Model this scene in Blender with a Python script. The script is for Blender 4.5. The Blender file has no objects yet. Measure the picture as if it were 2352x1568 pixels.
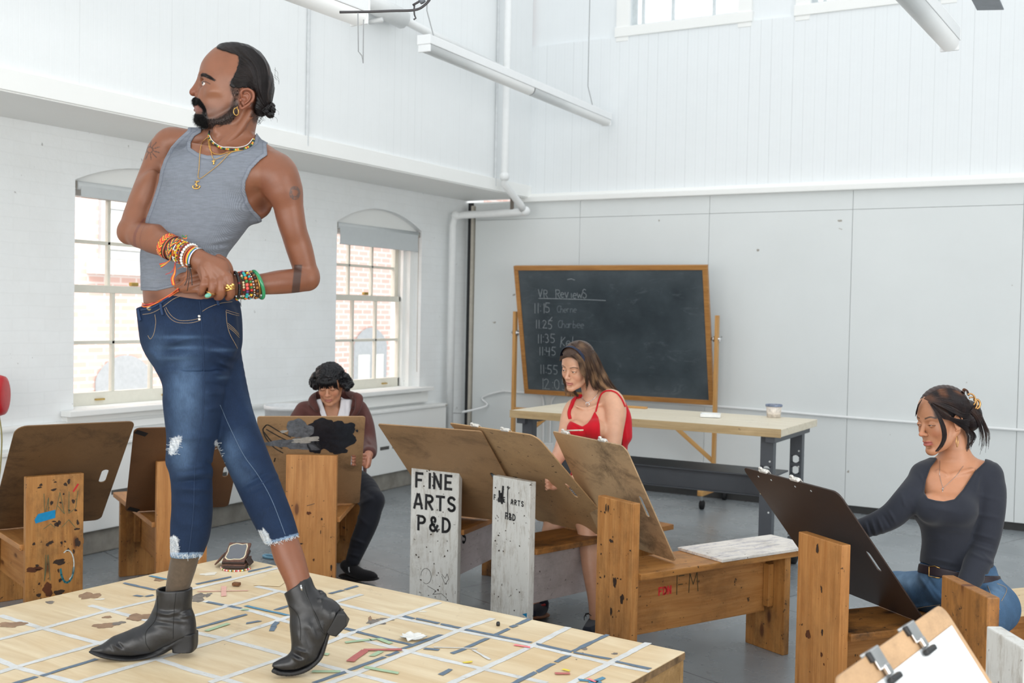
import bpy, bmesh, math, random
import numpy as np
from mathutils import Vector, Matrix
SC = bpy.context.scene
COL = SC.collection
pi = math.pi
# ---------------------------------------------------------------- camera
FPX, CX, CY = 2510.0,1176.0,784.0
CAMZ = 1.565
YAW, PITCH, ROLL = math.radians(30.1), math.radians(1.55), math.atan(0.02)
F0 = Vector((-math.sin(YAW) * math.cos(PITCH), math.cos(YAW) * math.cos(PITCH),-math.sin(PITCH)))
R0 = Vector((math.cos(YAW), math.sin(YAW),0))
U0 = R0.cross(F0)
RV = R0 * math.cos(ROLL) + U0 * math.sin(ROLL)
UV = U0 * math.cos(ROLL) - R0 * math.sin(ROLL)
CP = Vector((0,0, CAMZ))
cam_d = bpy.data.cameras.new('camera')
cam = bpy.data.objects.new('camera', cam_d)
COL.objects.link(cam)
cam.matrix_world = Matrix(((RV.x, UV.x, -F0.x, CP.x),(RV.y, UV.y, -F0.y, CP.y),(RV.z, UV.z, -F0.z, CP.z),(0,0,0,1)))
cam_d.sensor_width = 36
cam_d.lens = 36 * FPX / 2352
cam_d.clip_start = 0.05
cam_d.dof.use_dof = True
cam_d.dof.focus_distance = 3.9
cam_d.dof.aperture_fstop = 4.5
SC.camera = cam
# ---------------------------------------------------------------- world, light, exposure
w = bpy.data.worlds.new('overcast_sky')
SC.world = w
w.use_nodes = True
bg = w.node_tree.nodes['Background']
bg.inputs[0].default_value = (0.95,0.98,1.0,1)
bg.inputs[1].default_value = 0.9
def area_light(name, loc, target, size, power, color=(1,1,1), size_y=None):
 d = bpy.data.lights.new(name, 'AREA')
 d.energy = power
 d.color = color
 d.shape = 'RECTANGLE'
 d.size = size
 d.size_y = size_y or size
 o = bpy.data.objects.new(name, d)
 COL.objects.link(o)
 o.location = loc
 o.rotation_euler = (Vector(target) - Vector(loc)).to_track_quat('-Z', 'Y').to_euler()
 return o
area_light('daylight_in_the_alley', (-7.6,6.5,5.2),(-9.6,6.8,1.5),9,330,(1,0.98,0.95),1.6)
area_light('fill_light_behind', (-0.6,-2.55,1.75),(-0.6,6.0,1.75),6.6,150,(1,0.985,0.96),2.2)  # added fill lamp before the plain wall behind the camera, no window there
area_light('fill_light_right', (3.45,2.5,1.9),(-5.0,3.2,2.2),6.0,150,(1,0.985,0.96),2.2)  # second added fill lamp, before the plain right wall, brightens the lower room
SC.view_settings.view_transform = 'Standard'
SC.view_settings.look = 'None'
SC.view_settings.gamma = 1
SC.view_settings.use_curve_mapping = False
SC.view_settings.exposure = 0.62
SC.cycles.use_denoising = True
SC.cycles.max_bounces = 8
# ---------------------------------------------------------------- geometry of the photo
def ray(px, py):
 return F0 + RV * ((px - CX) / FPX) + UV * ((CY - py) / FPX)
def at(px, py, d):
 return CP + ray(px, py) * d
def atz(px, py, z):
 r = ray(px, py)
 return CP + r * ((z - CP.z) / r.z)
def aty(px, py, y):
 r = ray(px, py)
 return CP + r * (y / r.y)
def atx(px, py, x):
 r = ray(px, py)
 return CP + r * (x / r.x)
def proj(p):
 v = Vector(p) - CP
 d = v.dot(F0)
 return CX + v.dot(RV) / d * FPX, CY - v.dot(UV) / d * FPX, d
# ---------------------------------------------------------------- materials
def lin(c):
 return tuple(((x / 255.0) / 12.92 if x <= 10 else ((x / 255.0 + 0.055) / 1.055) ** 2.4) for x in c)
class MT:
 """small node-tree writer"""
 def __init__(s, name, rough=0.6, spec=0.4, metal=0.0):
  s.m = bpy.data.materials.new(name)
  s.m.use_nodes = True
  s.t = s.m.node_tree
  s.b = s.t.nodes['Principled BSDF']
  s.b.inputs['Roughness'].default_value = rough
  s.b.inputs['Specular IOR Level'].default_value = spec
  s.b.inputs['Metallic'].default_value = metal
 def n(s, typ, **kw):
  nd = s.t.nodes.new(typ)
  for k, v in kw.items():
   if k.startswith('i_'):
    key = k[2:].replace('_', ' ')
    nd.inputs[key if key in nd.inputs else key.title()].default_value = v
   else:
    setattr(nd, k, v)
  return nd
 def l(s, a, b):
  s.t.links.new(a, b)
 def coord(s, scale=(1,1,1), rot=(0,0,0), rnd=True, kind='Object'):
  tc = s.n('ShaderNodeTexCoord')
  mp = s.n('ShaderNodeMapping')
  mp.inputs['Scale'].default_value = scale
  mp.inputs['Rotation'].default_value = rot
  if rnd:
   oi = s.n('ShaderNodeObjectInfo')
   mu = s.n('ShaderNodeVectorMath', operation='SCALE')
   cb = s.n('ShaderNodeCombineXYZ')
   for i in range(3):
    s.l(oi.outputs['Random'], cb.inputs[i])
   mu.inputs['Scale'].default_value = 13.0
   s.l(cb.outputs[0], mu.inputs[0])
   ad = s.n('ShaderNodeVectorMath', operation='ADD')
   s.l(tc.outputs[kind], ad.inputs[0])
   s.l(mu.outputs[0], ad.inputs[1])
   s.l(ad.outputs[0], mp.inputs[0])
  else:
   s.l(tc.outputs[kind], mp.inputs[0])
  return mp.outputs[0]
 def noise(s, vec, scale, detail=4, rough=0.6, dist=0.0):
  nd = s.n('ShaderNodeTexNoise')
  nd.inputs['Scale'].default_value = scale
  nd.inputs['Detail'].default_value = detail
  nd.inputs['Roughness'].default_value = rough
  nd.inputs['Distortion'].default_value = dist
  s.l(vec, nd.inputs['Vector'])
  return nd.outputs['Fac']
 def ramp(s, fac, stops, interp='LINEAR'):
  r = s.n('ShaderNodeValToRGB')
  cr = r.color_ramp
  cr.interpolation = interp
  while len(cr.elements) < len(stops):
   cr.elements.new(0.5)
  for e, (p, c) in zip(cr.elements, stops):
   e.position = p
   e.color = (c, c, c, 1) if isinstance(c, (int, float)) else (*c, 1)
  s.l(fac, r.inputs[0])
  return r.outputs['Color']
 def mix(s, fac, a, b, mode='MIX'):
  m = s.n('ShaderNodeMix', data_type='RGBA', blend_type=mode)
  for sock, v in ((m.inputs[0], fac),(m.inputs[6], a),(m.inputs[7], b)):
   if hasattr(v, 'links'):
    s.l(v, sock)
   elif isinstance(v, (int, float)):
    sock.default_value = v
   else:
    sock.default_value = (*v[:3], 1)
  return m.outputs[2]
 def math(s, op, a, b=None):
  m = s.n('ShaderNodeMath', operation=op)
  for sock, v in ((m.inputs[0], a),(m.inputs[1], b)):
   if v is None:
    continue
   if hasattr(v, 'links'):
    s.l(v, sock)
   else:
    sock.default_value = v
  return m.outputs[0]
 def col(s, c):
  if hasattr(c, 'links'):
   s.l(c, s.b.inputs['Base Color'])
  else:
   s.b.inputs['Base Color'].default_value = (*c, 1)
 def rough(s, r):
  s.l(r, s.b.inputs['Roughness'])
 def bump(s, h, strength=0.3, dist=0.01, prev=None):
  b = s.n('ShaderNodeBump')
  b.inputs['Strength'].default_value = strength
  b.inputs['Distance'].default_value = dist
  s.l(h, b.inputs['Height'])
  if prev is not None:
   s.l(prev, b.inputs['Normal'])
  s.l(b.outputs[0], s.b.inputs['Normal'])
  return b.outputs[0]
MATS = {}
def simple(name, c, rough=0.5, spec=0.4, metal=0.0, var=0.08, scale=20, bump=0.0):
 if name in MATS:
  return MATS[name]
 t = MT(name, rough, spec, metal)
 v = t.coord()
 nz = t.noise(v, scale)
 a = tuple(max(0, x * (1 - var)) for x in c)
 b = tuple(min(1, x * (1 + var)) for x in c)
 t.col(t.ramp(nz, [(0.3, a),(0.7, b)]))
 if bump:
  t.bump(nz, bump, 0.004)
 MATS[name] = t.m
 return t.m
def wall_paint(name, base, dirt=0.04):
 t = MT(name, 0.55,0.3)
 v = t.coord(rnd=False)
 n1 = t.noise(v, 1.2,6)
 n2 = t.noise(v, 60,3)
 c = t.ramp(n1, [(0.3, tuple(x * (1 - dirt) for x in base)),(0.65, base)])
 sp = t.ramp(t.noise(v, 9,2), [(0.0,1.0),(0.235,1.0),(0.245,0.0),(1,0.0)])
 c = t.mix(sp, c, lin((165,160,152)))
 t.col(c)
 t.bump(n2,0.08,0.003)
 return t.m
def brick_paint(name, base, plane):
 t = MT(name, 0.5,0.35)
 v = t.coord(rnd=False)
 sx = t.n('ShaderNodeSeparateXYZ')
 t.l(v, sx.inputs[0])
 cb = t.n('ShaderNodeCombineXYZ')
 t.l(sx.outputs[1 if plane == 'x' else 0], cb.inputs[0])
 t.l(sx.outputs[2], cb.inputs[1])
 nz = t.n('ShaderNodeTexNoise')
 nz.inputs['Scale'].default_value = 5
 t.l(v, nz.inputs['Vector'])
 ad = t.n('ShaderNodeVectorMath', operation='MULTIPLY_ADD')
 t.l(nz.outputs['Color'], ad.inputs[0])
 ad.inputs[1].default_value = (0.02,0.02,0)
 t.l(cb.outputs[0], ad.inputs[2])
 br = t.n('ShaderNodeTexBrick')
 br.inputs['Scale'].default_value = 1
 br.inputs['Brick Width'].default_value = 0.215
 br.inputs['Row Height'].default_value = 0.074
 br.inputs['Mortar Size'].default_value = 0.006
 br.inputs['Mortar Smooth'].default_value = 0.8
 br.inputs['Color1'].default_value = (*base, 1)
 br.inputs['Color2'].default_value = (*[x * 0.985 for x in base], 1)
 br.inputs['Mortar'].default_value = (*[x * 0.965 for x in base], 1)
 t.l(ad.outputs[0], br.inputs['Vector'])
 n2 = t.noise(v, 2.2,6,0.7)
 c = t.mix(t.ramp(n2, [(0.35,0.10),(0.6,0.0)]), br.outputs['Color'], lin((190,185,176)))
 sp = t.ramp(t.noise(v, 14,3,0.7), [(0.0,1.0),(0.27,1.0),(0.29,0.0),(1,0.0)])
 c = t.mix(t.math('MULTIPLY', sp, 0.6), c, lin((150,148,145)))
 t.col(c)
 b = t.bump(br.outputs['Fac'], -0.22,0.008)
 t.bump(t.noise(v, 22,4),0.25,0.008, b)
 return t.m
def beadboard(name, base, axis, pitch=0.0925, line=0.5):
 t = MT(name, 0.5,0.35)
 v = t.coord(rnd=False)
 sx = t.n('ShaderNodeSeparateXYZ')
 t.l(v, sx.inputs[0])
 a = sx.outputs[0 if axis == 'x' else 1]
 u = t.math('DIVIDE', a, pitch)
 fr = t.math('FRACT', u)
 idx = t.math('FLOOR', u)
 wn = t.n('ShaderNodeTexWhiteNoise', noise_dimensions='1D')
 t.l(idx, wn.inputs['W'])
 g1 = t.ramp(fr, [(0.0,1),(0.02,1),(0.055,0.0),(1,0.0)])
 f2 = t.math('FRACT', t.math('MULTIPLY', u, 3.0))
 g2 = t.ramp(f2, [(0.0,0.35),(0.06,0.22),(0.14,0.0),(1,0.0)])
 st = t.ramp(wn.outputs['Value'], [(0.0,0.15),(0.6,0.35),(1.0,1.0)])
 gap = t.math('MULTIPLY', g1, st)
 low = t.noise(v, 1.6,4)
 gap = t.math('MULTIPLY', gap, t.ramp(low, [(0.3,0.3),(0.7,1.0)]))
 c = t.mix(t.math('MULTIPLY', t.math('ADD', gap, t.math('MULTIPLY', g2,0.25)), line), base, tuple(x * 0.42 for x in base))
 c = t.mix(t.ramp(t.noise(v, 3,6,0.7), [(0.35,0.08),(0.6,0)]), c, tuple(x * 0.8 for x in base))
 t.col(c)
 h = t.math('MULTIPLY', t.math('ADD', g1, g2),-1.0)
 t.bump(h, 0.25,0.005)
 return t.m
def wood(name, c1, c2, dark=0.35, specks=0.5, stain=lin((60,40,24)), rough=0.5, knots=True):
 """long axis of the plank is local X"""
 t = MT(name, rough, 0.4)
 v = t.coord((1,1,1))
 vg = t.coord((1.2,14,14))
 n1 = t.noise(vg, 2.2,6,0.65,0.6)
 c = t.ramp(n1, [(0.3, c1),(0.5, tuple((a + b) / 2 for a, b in zip(c1, c2))),(0.68, c2)])
 fine = t.noise(t.coord((3,160,160)),1.0,3)
 c = t.mix(t.ramp(fine, [(0.35,0.22),(0.6,0.0)]), c, tuple(x * 0.55 for x in c1))
 if knots:
  vo = t.n('ShaderNodeTexVoronoi')
  vo.inputs['Scale'].default_value = 1.0
  t.l(t.coord((2.6,7,3)), vo.inputs['Vector'])
  kn = t.ramp(vo.outputs['Distance'], [(0.0,1),(0.07,0.85),(0.1,0.25),(0.16,0.0)])
  c = t.mix(kn, c, lin((92,50,22)))
 sm = t.noise(t.coord((3,5,5)),1.3,7,0.72)
 c = t.mix(t.math('MULTIPLY', t.ramp(sm, [(0.48,0.0),(0.72,1.0)]), dark), c, stain)
 sp = t.ramp(t.noise(v, 34,3,0.7), [(0.0,0.0),(0.70 - 0.05 * specks, 0.0),(0.73 - 0.05 * specks, 1),(1,1)])
 c = t.mix(t.math('MULTIPLY', sp, 0.85), c, lin((40,30,24)))
 t.col(c)
 t.bump(n1,0.15,0.002)
 return t.m
def hardboard(name, c, smudge=0.5, specks=0.5, rough=0.55):
 t = MT(name, rough, 0.35)
 v = t.coord()
 n1 = t.noise(v, 2.2,7,0.65)
 a = tuple(x * 0.86 for x in c)
 b = tuple(min(1, x * 1.12) for x in c)
 cc = t.ramp(n1, [(0.35, a),(0.65, b)])
 fib = t.noise(v, 220,2)
 cc = t.mix(t.ramp(fib, [(0.4,0.18),(0.6,0)]), cc, tuple(x * 0.6 for x in c))
 sm = t.noise(t.coord((2.2,3.5,3)),1.7,8,0.75,0.4)
 cc = t.mix(t.math('MULTIPLY', t.ramp(sm, [(0.5,0.0),(0.7,1.0)]), smudge), cc, lin((48,38,30)))
 sp = t.ramp(t.noise(t.coord((1,1.7,1)),30,2,0.6), [(0.0,0.0),(0.77 - 0.09 * specks, 0.0),(0.79 - 0.09 * specks, 1),(1,1)])
 cc = t.mix(t.math('MULTIPLY', sp, 0.9), cc, lin((30,27,26)))
 t.col(cc)
 return t.m
def chipped_paint(name, base, under, amount=0.5):
 t = MT(name, 0.6,0.3)
 vg = t.coord((2.0,9,9))
 v = t.coord()
 n1 = t.noise(vg, 4,8,0.8,0.3)
 c = t.mix(t.ramp(n1, [(0.53 - 0.06 * amount, 0.0),(0.68,0.75)]), base, under)
 c = t.mix(t.ramp(t.noise(v, 3,7,0.75), [(0.5,0),(0.75,0.5)]), c, lin((120,110,100)))
 sp = t.ramp(t.noise(v, 30,3,0.7), [(0.0,0.0),(0.67,0.0),(0.7,1),(1,1)])
 c = t.mix(t.math('MULTIPLY', sp, 0.8), c, lin((70,58,48)))
 t.col(c)
 t.bump(n1,0.2,0.002)
 return t.m
WHITE = lin((238,240,240))
M_BRICK = brick_paint('painted_brick', lin((244,247,248)), 'x')
M_PANEL = wall_paint('painted_panel', lin((226,230,230)))
M_BEADX = beadboard('beadboard_back', lin((236,240,242)), 'x', 0.0925,0.5)
M_BEADY = beadboard('beadboard_left', lin((238,241,242)), 'y', 0.0925,0.45)
M_TRIM = wall_paint('white_gloss_trim', lin((245,246,244)),0.03)
M_SASH = simple('cream_window_paint', lin((226,224,212)),0.45,0.4, var=0.03)
M_STEEL = simple('dark_grey_steel', lin((78,82,88)),0.45,0.5, var=0.05, scale=8)
M_BLACK = simple('black_metal', lin((35,36,38)),0.45,0.5)
M_RUBBER = simple('black_rubber', lin((30,30,32)),0.7,0.3)
M_CHROME = simple('bright_metal', (0.6,0.6,0.6),0.25,0.5,1.0)
M_BLIND = simple('roller_blind_cloth', lin((205,210,212)),0.8,0.2, var=0.02)
M_TUBE = simple('white_light_casing', lin((240,242,243)),0.4,0.4, var=0.01)
def floor_mat():
 t = MT('grey_painted_floor', 0.3,0.6)
 v = t.coord(rnd=False)
 base = t.ramp(t.noise(v, 1.1,7,0.6), [(0.3, lin((118,124,128))),(0.7, lin((144,150,154)))])
 sc = t.noise(t.coord((1,6,1),(0,0,0.6), False),2.5,8,0.8)
 base = t.mix(t.ramp(sc, [(0.6,0),(0.85,0.3)]), base, lin((175,180,184)))
 sc2 = t.noise(t.coord((5,1,1),(0,0,0.3), False),2.5,8,0.8)
 base = t.mix(t.ramp(sc2, [(0.58,0),(0.85,0.35)]), base, lin((70,74,80)))
 br = t.n('ShaderNodeTexBrick')
 br.inputs['Scale'].default_value = 1
 br.inputs['Brick Width'].default_value = 2.44
 br.inputs['Row Height'].default_value = 1.22
 br.inputs['Mortar Size'].default_value = 0.004
 br.inputs['Mortar Smooth'].default_value = 0.3
 t.l(t.coord((1,1,1),(0,0,0.35), False), br.inputs['Vector'])
 base = t.mix(t.math('MULTIPLY', br.outputs['Fac'], 0.85), base, lin((62,64,68)))
 t.col(base)
 t.rough(t.ramp(t.noise(v, 3,5), [(0.3,0.2),(0.7,0.36)]))
 t.bump(t.noise(v, 5,5),0.06,0.01)
 return t.m
M_FLOOR = floor_mat()
# ---------------------------------------------------------------- object helpers
def tag(o, label=None, cat=None, group=None, kind=None):
 if label: o['label'] = label
 if cat: o['category'] = cat
 if group: o['group'] = group
 if kind: o['kind'] = kind
 return o
def empty(name, loc=(0,0,0), rz=0.0, label=None, cat=None, group=None, kind=None, matrix=None):
 o = bpy.data.objects.new(name, None)
 o.empty_display_size = 0.1
 COL.objects.link(o)
 if matrix is not None:
  o.matrix_world = matrix
 else:
  o.location = loc
  o.rotation_euler = (0,0, rz)
 return tag(o, label, cat, group, kind)
def mesh_obj(name, verts, faces, mat=None, parent=None, smooth=False, matrix=None, mats=None, fmats=None):
 me = bpy.data.meshes.new(name)
 me.from_pydata([tuple(v) for v in verts], [], [tuple(f) for f in faces])
 me.update()
 for m in (mats or ([mat] if mat else [])):
  me.materials.append(m)
 if fmats is not None:
  me.polygons.foreach_set('material_index', fmats)
 if smooth:
  me.polygons.foreach_set('use_smooth', [True] * len(me.polygons))
 o = bpy.data.objects.new(name, me)
 COL.objects.link(o)
 if parent is not None:
  o.parent = parent
 if matrix is not None:
  o.matrix_local = matrix
 return o
class MB:
 """collects shapes into one mesh"""
 def __init__(s):
  s.v = []; s.f = []; s.m = []
 def add(s, vs, fs, mi=0):
  k = len(s.v)
  s.v += [tuple(v) for v in vs]
  s.f += [tuple(i + k for i in f) for f in fs]
  s.m += [mi] * len(fs)
  return s
 def box(s, c, size, rot=None, mi=0, bev=0.0):
  x, y, z = [q / 2 for q in size]
  b = min(bev, x * .9, y * .9, z * .9)
  if b <= 0:
   vs = [Vector((sx * x, sy * y, sz * z)) for sx in (-1,1) for sy in (-1,1) for sz in (-1,1)]
   fs = [(0,1,3,2),(4,6,7,5),(0,4,5,1),(2,3,7,6),(0,2,6,4),(1,5,7,3)]
  else:
   bm = bmesh.new()
   bmesh.ops.create_cube(bm, size=1.0)
   bmesh.ops.scale(bm, vec=(2 * x, 2 * y, 2 * z), verts=bm.verts)
   bmesh.ops.bevel(bm, geom=bm.edges[:], offset=b, segments=2, affect='EDGES', profile=0.6)
   bm.verts.ensure_lookup_table()
   vs = [v.co.copy() for v in bm.verts]
   fs = [[v.index for v in f.verts] for f in bm.faces]
   bm.free()
  if rot is not None:
   vs = [rot @ v for v in vs]
  c = Vector(c)
  return s.add([v + c for v in vs], fs, mi)
 def tube(s, pts, r, seg=8, mi=0, closed=False, cap=True):
  pts = [Vector(p) for p in pts]
  n = len(pts)
  rr = r if isinstance(r, (list, tuple)) else [r] * n
  rings = []
  prev = None
  for i, p in enumerate(pts):
   if closed:
    t = (pts[(i + 1) % n] - pts[i - 1]).normalized()
   else:
    t = (pts[min(i + 1, n - 1)] - pts[max(i - 1,0)]).normalized()
   if prev is None:
    a = t.orthogonal().normalized()
   else:
    a = (prev - t * prev.dot(t))
    a = a.normalized() if a.length > 1e-6 else t.orthogonal().normalized()
   prev = a
   b = t.cross(a)
   rings.append([p + (a * math.cos(q) + b * math.sin(q)) * rr[i] for q in [2 * pi * j / seg for j in range(seg)]])
  vs = [v for rg in rings for v in rg]
  fs = []
  m = n if closed else n - 1
  for i in range(m):
   for j in range(seg):
    a0, a1 = i * seg + j, i * seg + (j + 1) % seg
    b0, b1 = ((i + 1) % n) * seg + j, ((i + 1) % n) * seg + (j + 1) % seg
    fs.append((a0, a1, b1, b0))
  if cap and not closed:
   fs.append(tuple(reversed(range(seg))))
   fs.append(tuple((n - 1) * seg + j for j in range(seg)))
  return s.add(vs, fs, mi)
 def lathe(s, prof, seg=24, M=None, mi=0):
  vs = []
  for r, z in prof:
   for j in range(seg):
    q = 2 * pi * j / seg
    v = Vector((r * math.cos(q), r * math.sin(q), z))
    vs.append(M @ v if M is not None else v)
  fs = []
  for i in range(len(prof) - 1):
   for j in range(seg):
    fs.append((i * seg + j, i * seg + (j + 1) % seg, (i + 1) * seg + (j + 1) % seg, (i + 1) * seg + j))
  return s.add(vs, fs, mi)
 def sphere(s, c, r, seg=8, mi=0, M=None):
  prof = [(math.sin(pi * i / seg) * r + 1e-6,-math.cos(pi * i / seg) * r) for i in range(seg + 1)]
  T = Matrix.Translation(Vector(c)) @ (M if M is not None else Matrix())
  return s.lathe(prof, seg + 2, T, mi)
 def build(s, name, mat, parent=None, smooth=False, matrix=None):
  ms = mat if isinstance(mat, (list, tuple)) else [mat]
  return mesh_obj(name, s.v, s.f, None, parent, smooth, matrix, ms, s.m)
def catmull(pts, n=8, closed=False):
 P = [Vector(p) for p in pts]
 out = []
 m = len(P)
 rng = range(m if closed else m - 1)
 for i in rng:
  p0 = P[(i - 1) % m] if closed else P[max(i - 1,0)]
  p1, p2 = P[i], P[(i + 1) % m]
  p3 = P[(i + 2) % m] if closed else P[min(i + 2, m - 1)]
  for k in range(n):
   t = k / n
   out.append(0.5 * ((2 * p1) + (p2 - p0) * t + (2 * p0 - 5 * p1 + 4 * p2 - p3) * t * t + (3 * p1 - p0 - 3 * p2 + p3) * t ** 3))
 if not closed:
  out.append(P[-1])
 return out
def frame(origin, x, z):
 """matrix with local X along x and Z near z"""
 x = Vector(x).normalized()
 z = Vector(z)
 z = (z - x * z.dot(x)).normalized()
 y = z.cross(x)
 o = Vector(origin)
 return Matrix(((x.x, y.x, z.x, o.x),(x.y, y.y, z.y, o.y),(x.z, y.z, z.z, o.z),(0,0,0,1)))
def plank(name, L, W, T, M, mat, parent=None, bev=0.003):
 return MB().box((0,0,0),(L, W, T), bev=bev).build(name, mat, parent, matrix=M)
def P3(o):
 return o.matrix_world
# ================================================================ ROOM
XW, XU, YB, ZS, ZR = -5.75,-5.06,9.0,2.64,4.05
ZTOP = 6.2
def struct(o):
 return tag(o, kind='structure')
struct(MB().box((-1.0,4.0,-0.05),(11.0,13.0,0.1)).build('floor', M_FLOOR))
# left brick wall with two arched window openings
W1 = (4.50,5.71,0.90,2.33,2.46)
W2 = (7.03,8.24,0.86,2.28,2.43)
def arch_pts(y0, y1, zs, zt, n=12):
 h = zt - zs
 c = (y1 - y0) / 2
 R = (c * c + h * h) / (2 * h)
 a = math.asin(c / R)
 ym = (y0 + y1) / 2
 return [(ym + R * math.sin(-a + 2 * a * i / n), zt - R + R * math.cos(-a + 2 * a * i / n)) for i in range(n + 1)]
def wall_left():
 m = MB()
 y0, y1, z0, z1 = -2.6,9.3,0.0, ZS + 0.05
 th = 0.34
 def quad(a, b, c, d):
  m.add([(XW, *a),(XW, *b),(XW, *c),(XW, *d)], [(0,1,2,3)])
  m.add([(XW - th, *a),(XW - th, *b),(XW - th, *c),(XW - th, *d)], [(3,2,1,0)])
 quad((y0, z0),(W1[0], z0),(W1[0], z1),(y0, z1))
 quad((W1[1], z0),(W2[0], z0),(W2[0], z1),(W1[1], z1))
 quad((W2[1], z0),(y1, z0),(y1, z1),(W2[1], z1))
 for (a, b, zb, zs, zt) in (W1, W2):
  quad((a, z0),(b, z0),(b, zb),(a, zb))
  ap = arch_pts(a, b, zs, zt)
  for (p, q) in zip(ap[:-1], ap[1:]):
   quad((p[0], p[1]),(q[0], q[1]),(q[0], z1),(p[0], z1))
  rim = [(a, zb)] + ap + [(b, zb)]
  for i in range(len(rim)):
   p, q = rim[i], rim[(i + 1) % len(rim)]
   m.add([(XW, *p),(XW, *q),(XW - th, *q),(XW - th, *p)], [(0,1,2,3)])
 struct(m.build('wall_left', M_BRICK))
wall_left()
# soffit and upper left wall with its lower edge strip
struct(MB().box(((XW + XU) / 2 - 0.004,3.2, ZS + 0.013),(XU - XW + 0.03,11.58,0.042)).build('ceiling', M_TRIM))
ceil = bpy.data.objects['ceiling']
struct(MB().box((XU - 0.05,3.2,(ZS + ZTOP) / 2),(0.1,11.6, ZTOP - ZS)).build('wall_left_upper', M_BEADY))
struct(MB().box((XU + 0.01,3.2, ZS + 0.055),(0.022,11.6,0.11), bev=0.004).build('trim_1', M_TRIM))
# rust stains where the steel beam joint shows under the strip
M_RUST = simple('rust_stain', lin((168,120,66)),0.8,0.1, var=0.35, scale=30)
# back wall
def back_wall():
 struct(MB().box((-1.25, YB + 0.05, ZS / 2 - 0.01),(9.6,0.1, ZS - 0.03)).build('wall_back', M_PANEL))
 # panel sheets, each 1.22 m wide, with tiny gaps and a strip above them
 xs = [-5.64,-4.51,-3.27,-2.065,-0.815,0.4,1.62,2.84]
 for a, b in zip(xs[:-1], xs[1:]):
  struct(MB().box(((a + b) / 2, YB - 0.012,(0.06 + 2.44) / 2),(b - a - 0.003,0.024,2.44 - 0.06), bev=0.0015).build('wall_panel', M_PANEL))
  struct(MB().box(((a + b) / 2, YB - 0.012,2.52),(b - a - 0.003,0.024,0.155), bev=0.0015).build('wall_panel_strip', M_PANEL))
 struct(MB().box((-1.2, YB + 0.06,(ZS + ZR) / 2),(8.2,0.12, ZR - ZS)).build('wall_back_upper', M_BEADX))
 struct(MB().box((-1.25, YB - 0.03, ZS - 0.02),(7.9,0.075,0.05), bev=0.008).build('trim_2', M_TRIM))
 struct(MB().box((-1.25, YB - 0.005, ZS + 0.02),(7.9,0.03,0.03), bev=0.004).build('trim_3', M_TRIM))
 struct(MB().box((-1.2, YB + 0.01,0.03),(8.8,0.05,0.06)).build('baseboard_back', simple('dark_gap_board', lin((60,60,60)),0.8)))
 # upper clerestory wall, set back a little, with window openings
 y = YB + 0.10
 m = MB()
 ops = [(-4.09,-3.06),(-2.47,-1.44),(-0.85,0.18),(0.77,1.8)]
 zb, zt = 4.13,5.4
 x = XU - 0.1
 for a, b in ops:
  m.box(((x + a) / 2, y, (ZR + ZTOP) / 2),(a - x, 0.12, ZTOP - ZR))
  m.box(((a + b) / 2, y, (ZR + zb) / 2),(b - a, 0.12, zb - ZR))
  m.box(((a + b) / 2, y, (zt + ZTOP) / 2),(b - a, 0.12, ZTOP - zt))
  x = b
 m.box(((x + 3.0) / 2, y, (ZR + ZTOP) / 2),(3.0 - x, 0.12, ZTOP - ZR))
 struct(m.build('wall_back_clerestory', beadboard('beadboard_top', lin((236,240,242)), 'x', 0.046,0.2)))
 mgrey = simple('clerestory_muntin_paint', lin((205,212,214)),0.5)
 for k, (a, b) in enumerate(ops):
  t = struct(empty('window_%d' % (k + 3),((a + b) / 2, YB, zb)))
  wv = (b - a) / 2
  f = MB()
  for s in (-1,1):
   f.box((s * (wv + 0.05),0.02,0.6),(0.12,0.05,1.45), bev=0.006)
  f.box((0,0.02,-0.04),(2 * wv + 0.24,0.07,0.09), bev=0.006)
  f.build('window_frame', M_TRIM, t)
  g = MB()
  for xx in (-wv + 0.02,-wv + 0.10,-0.13,0.25):
   g.box((xx, 0.12,0.62),(0.022 if xx > -wv + 0.05 else 0.04,0.03,1.3))
  g.box((0,0.12,0.02),(2 * wv, 0.04,0.04))
  g.box((0,0.12,0.66),(2 * wv, 0.03,0.03))
  g.build('muntin', mgrey, t)
back_wall()
# the rest of the room, behind and to the right of the camera: plain white walls under the open roof lights
struct(MB().box((3.55,3.2, ZTOP / 2),(0.1,11.8, ZTOP)).build('wall_right', M_PANEL))
struct(MB().box((-1.1,-2.65, ZTOP / 2),(9.4,0.1, ZTOP)).build('wall_front', M_PANEL))
# corner gap, where the brick ends before the panels begin: its shade painted as a dark strip, with an edge board
struct(MB().box((XW + 0.05, YB - 0.01,1.31),(0.05,0.02,2.6)).build('corner_gap_shade', simple('corner_slot_shade', lin((50,50,52)),0.7)))
struct(MB().box((XW + 0.09, YB - 0.03,1.30),(0.022,0.05,2.56), bev=0.004).build('trim_5', simple('worn_edge_board', lin((190,184,172)),0.6)))
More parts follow.
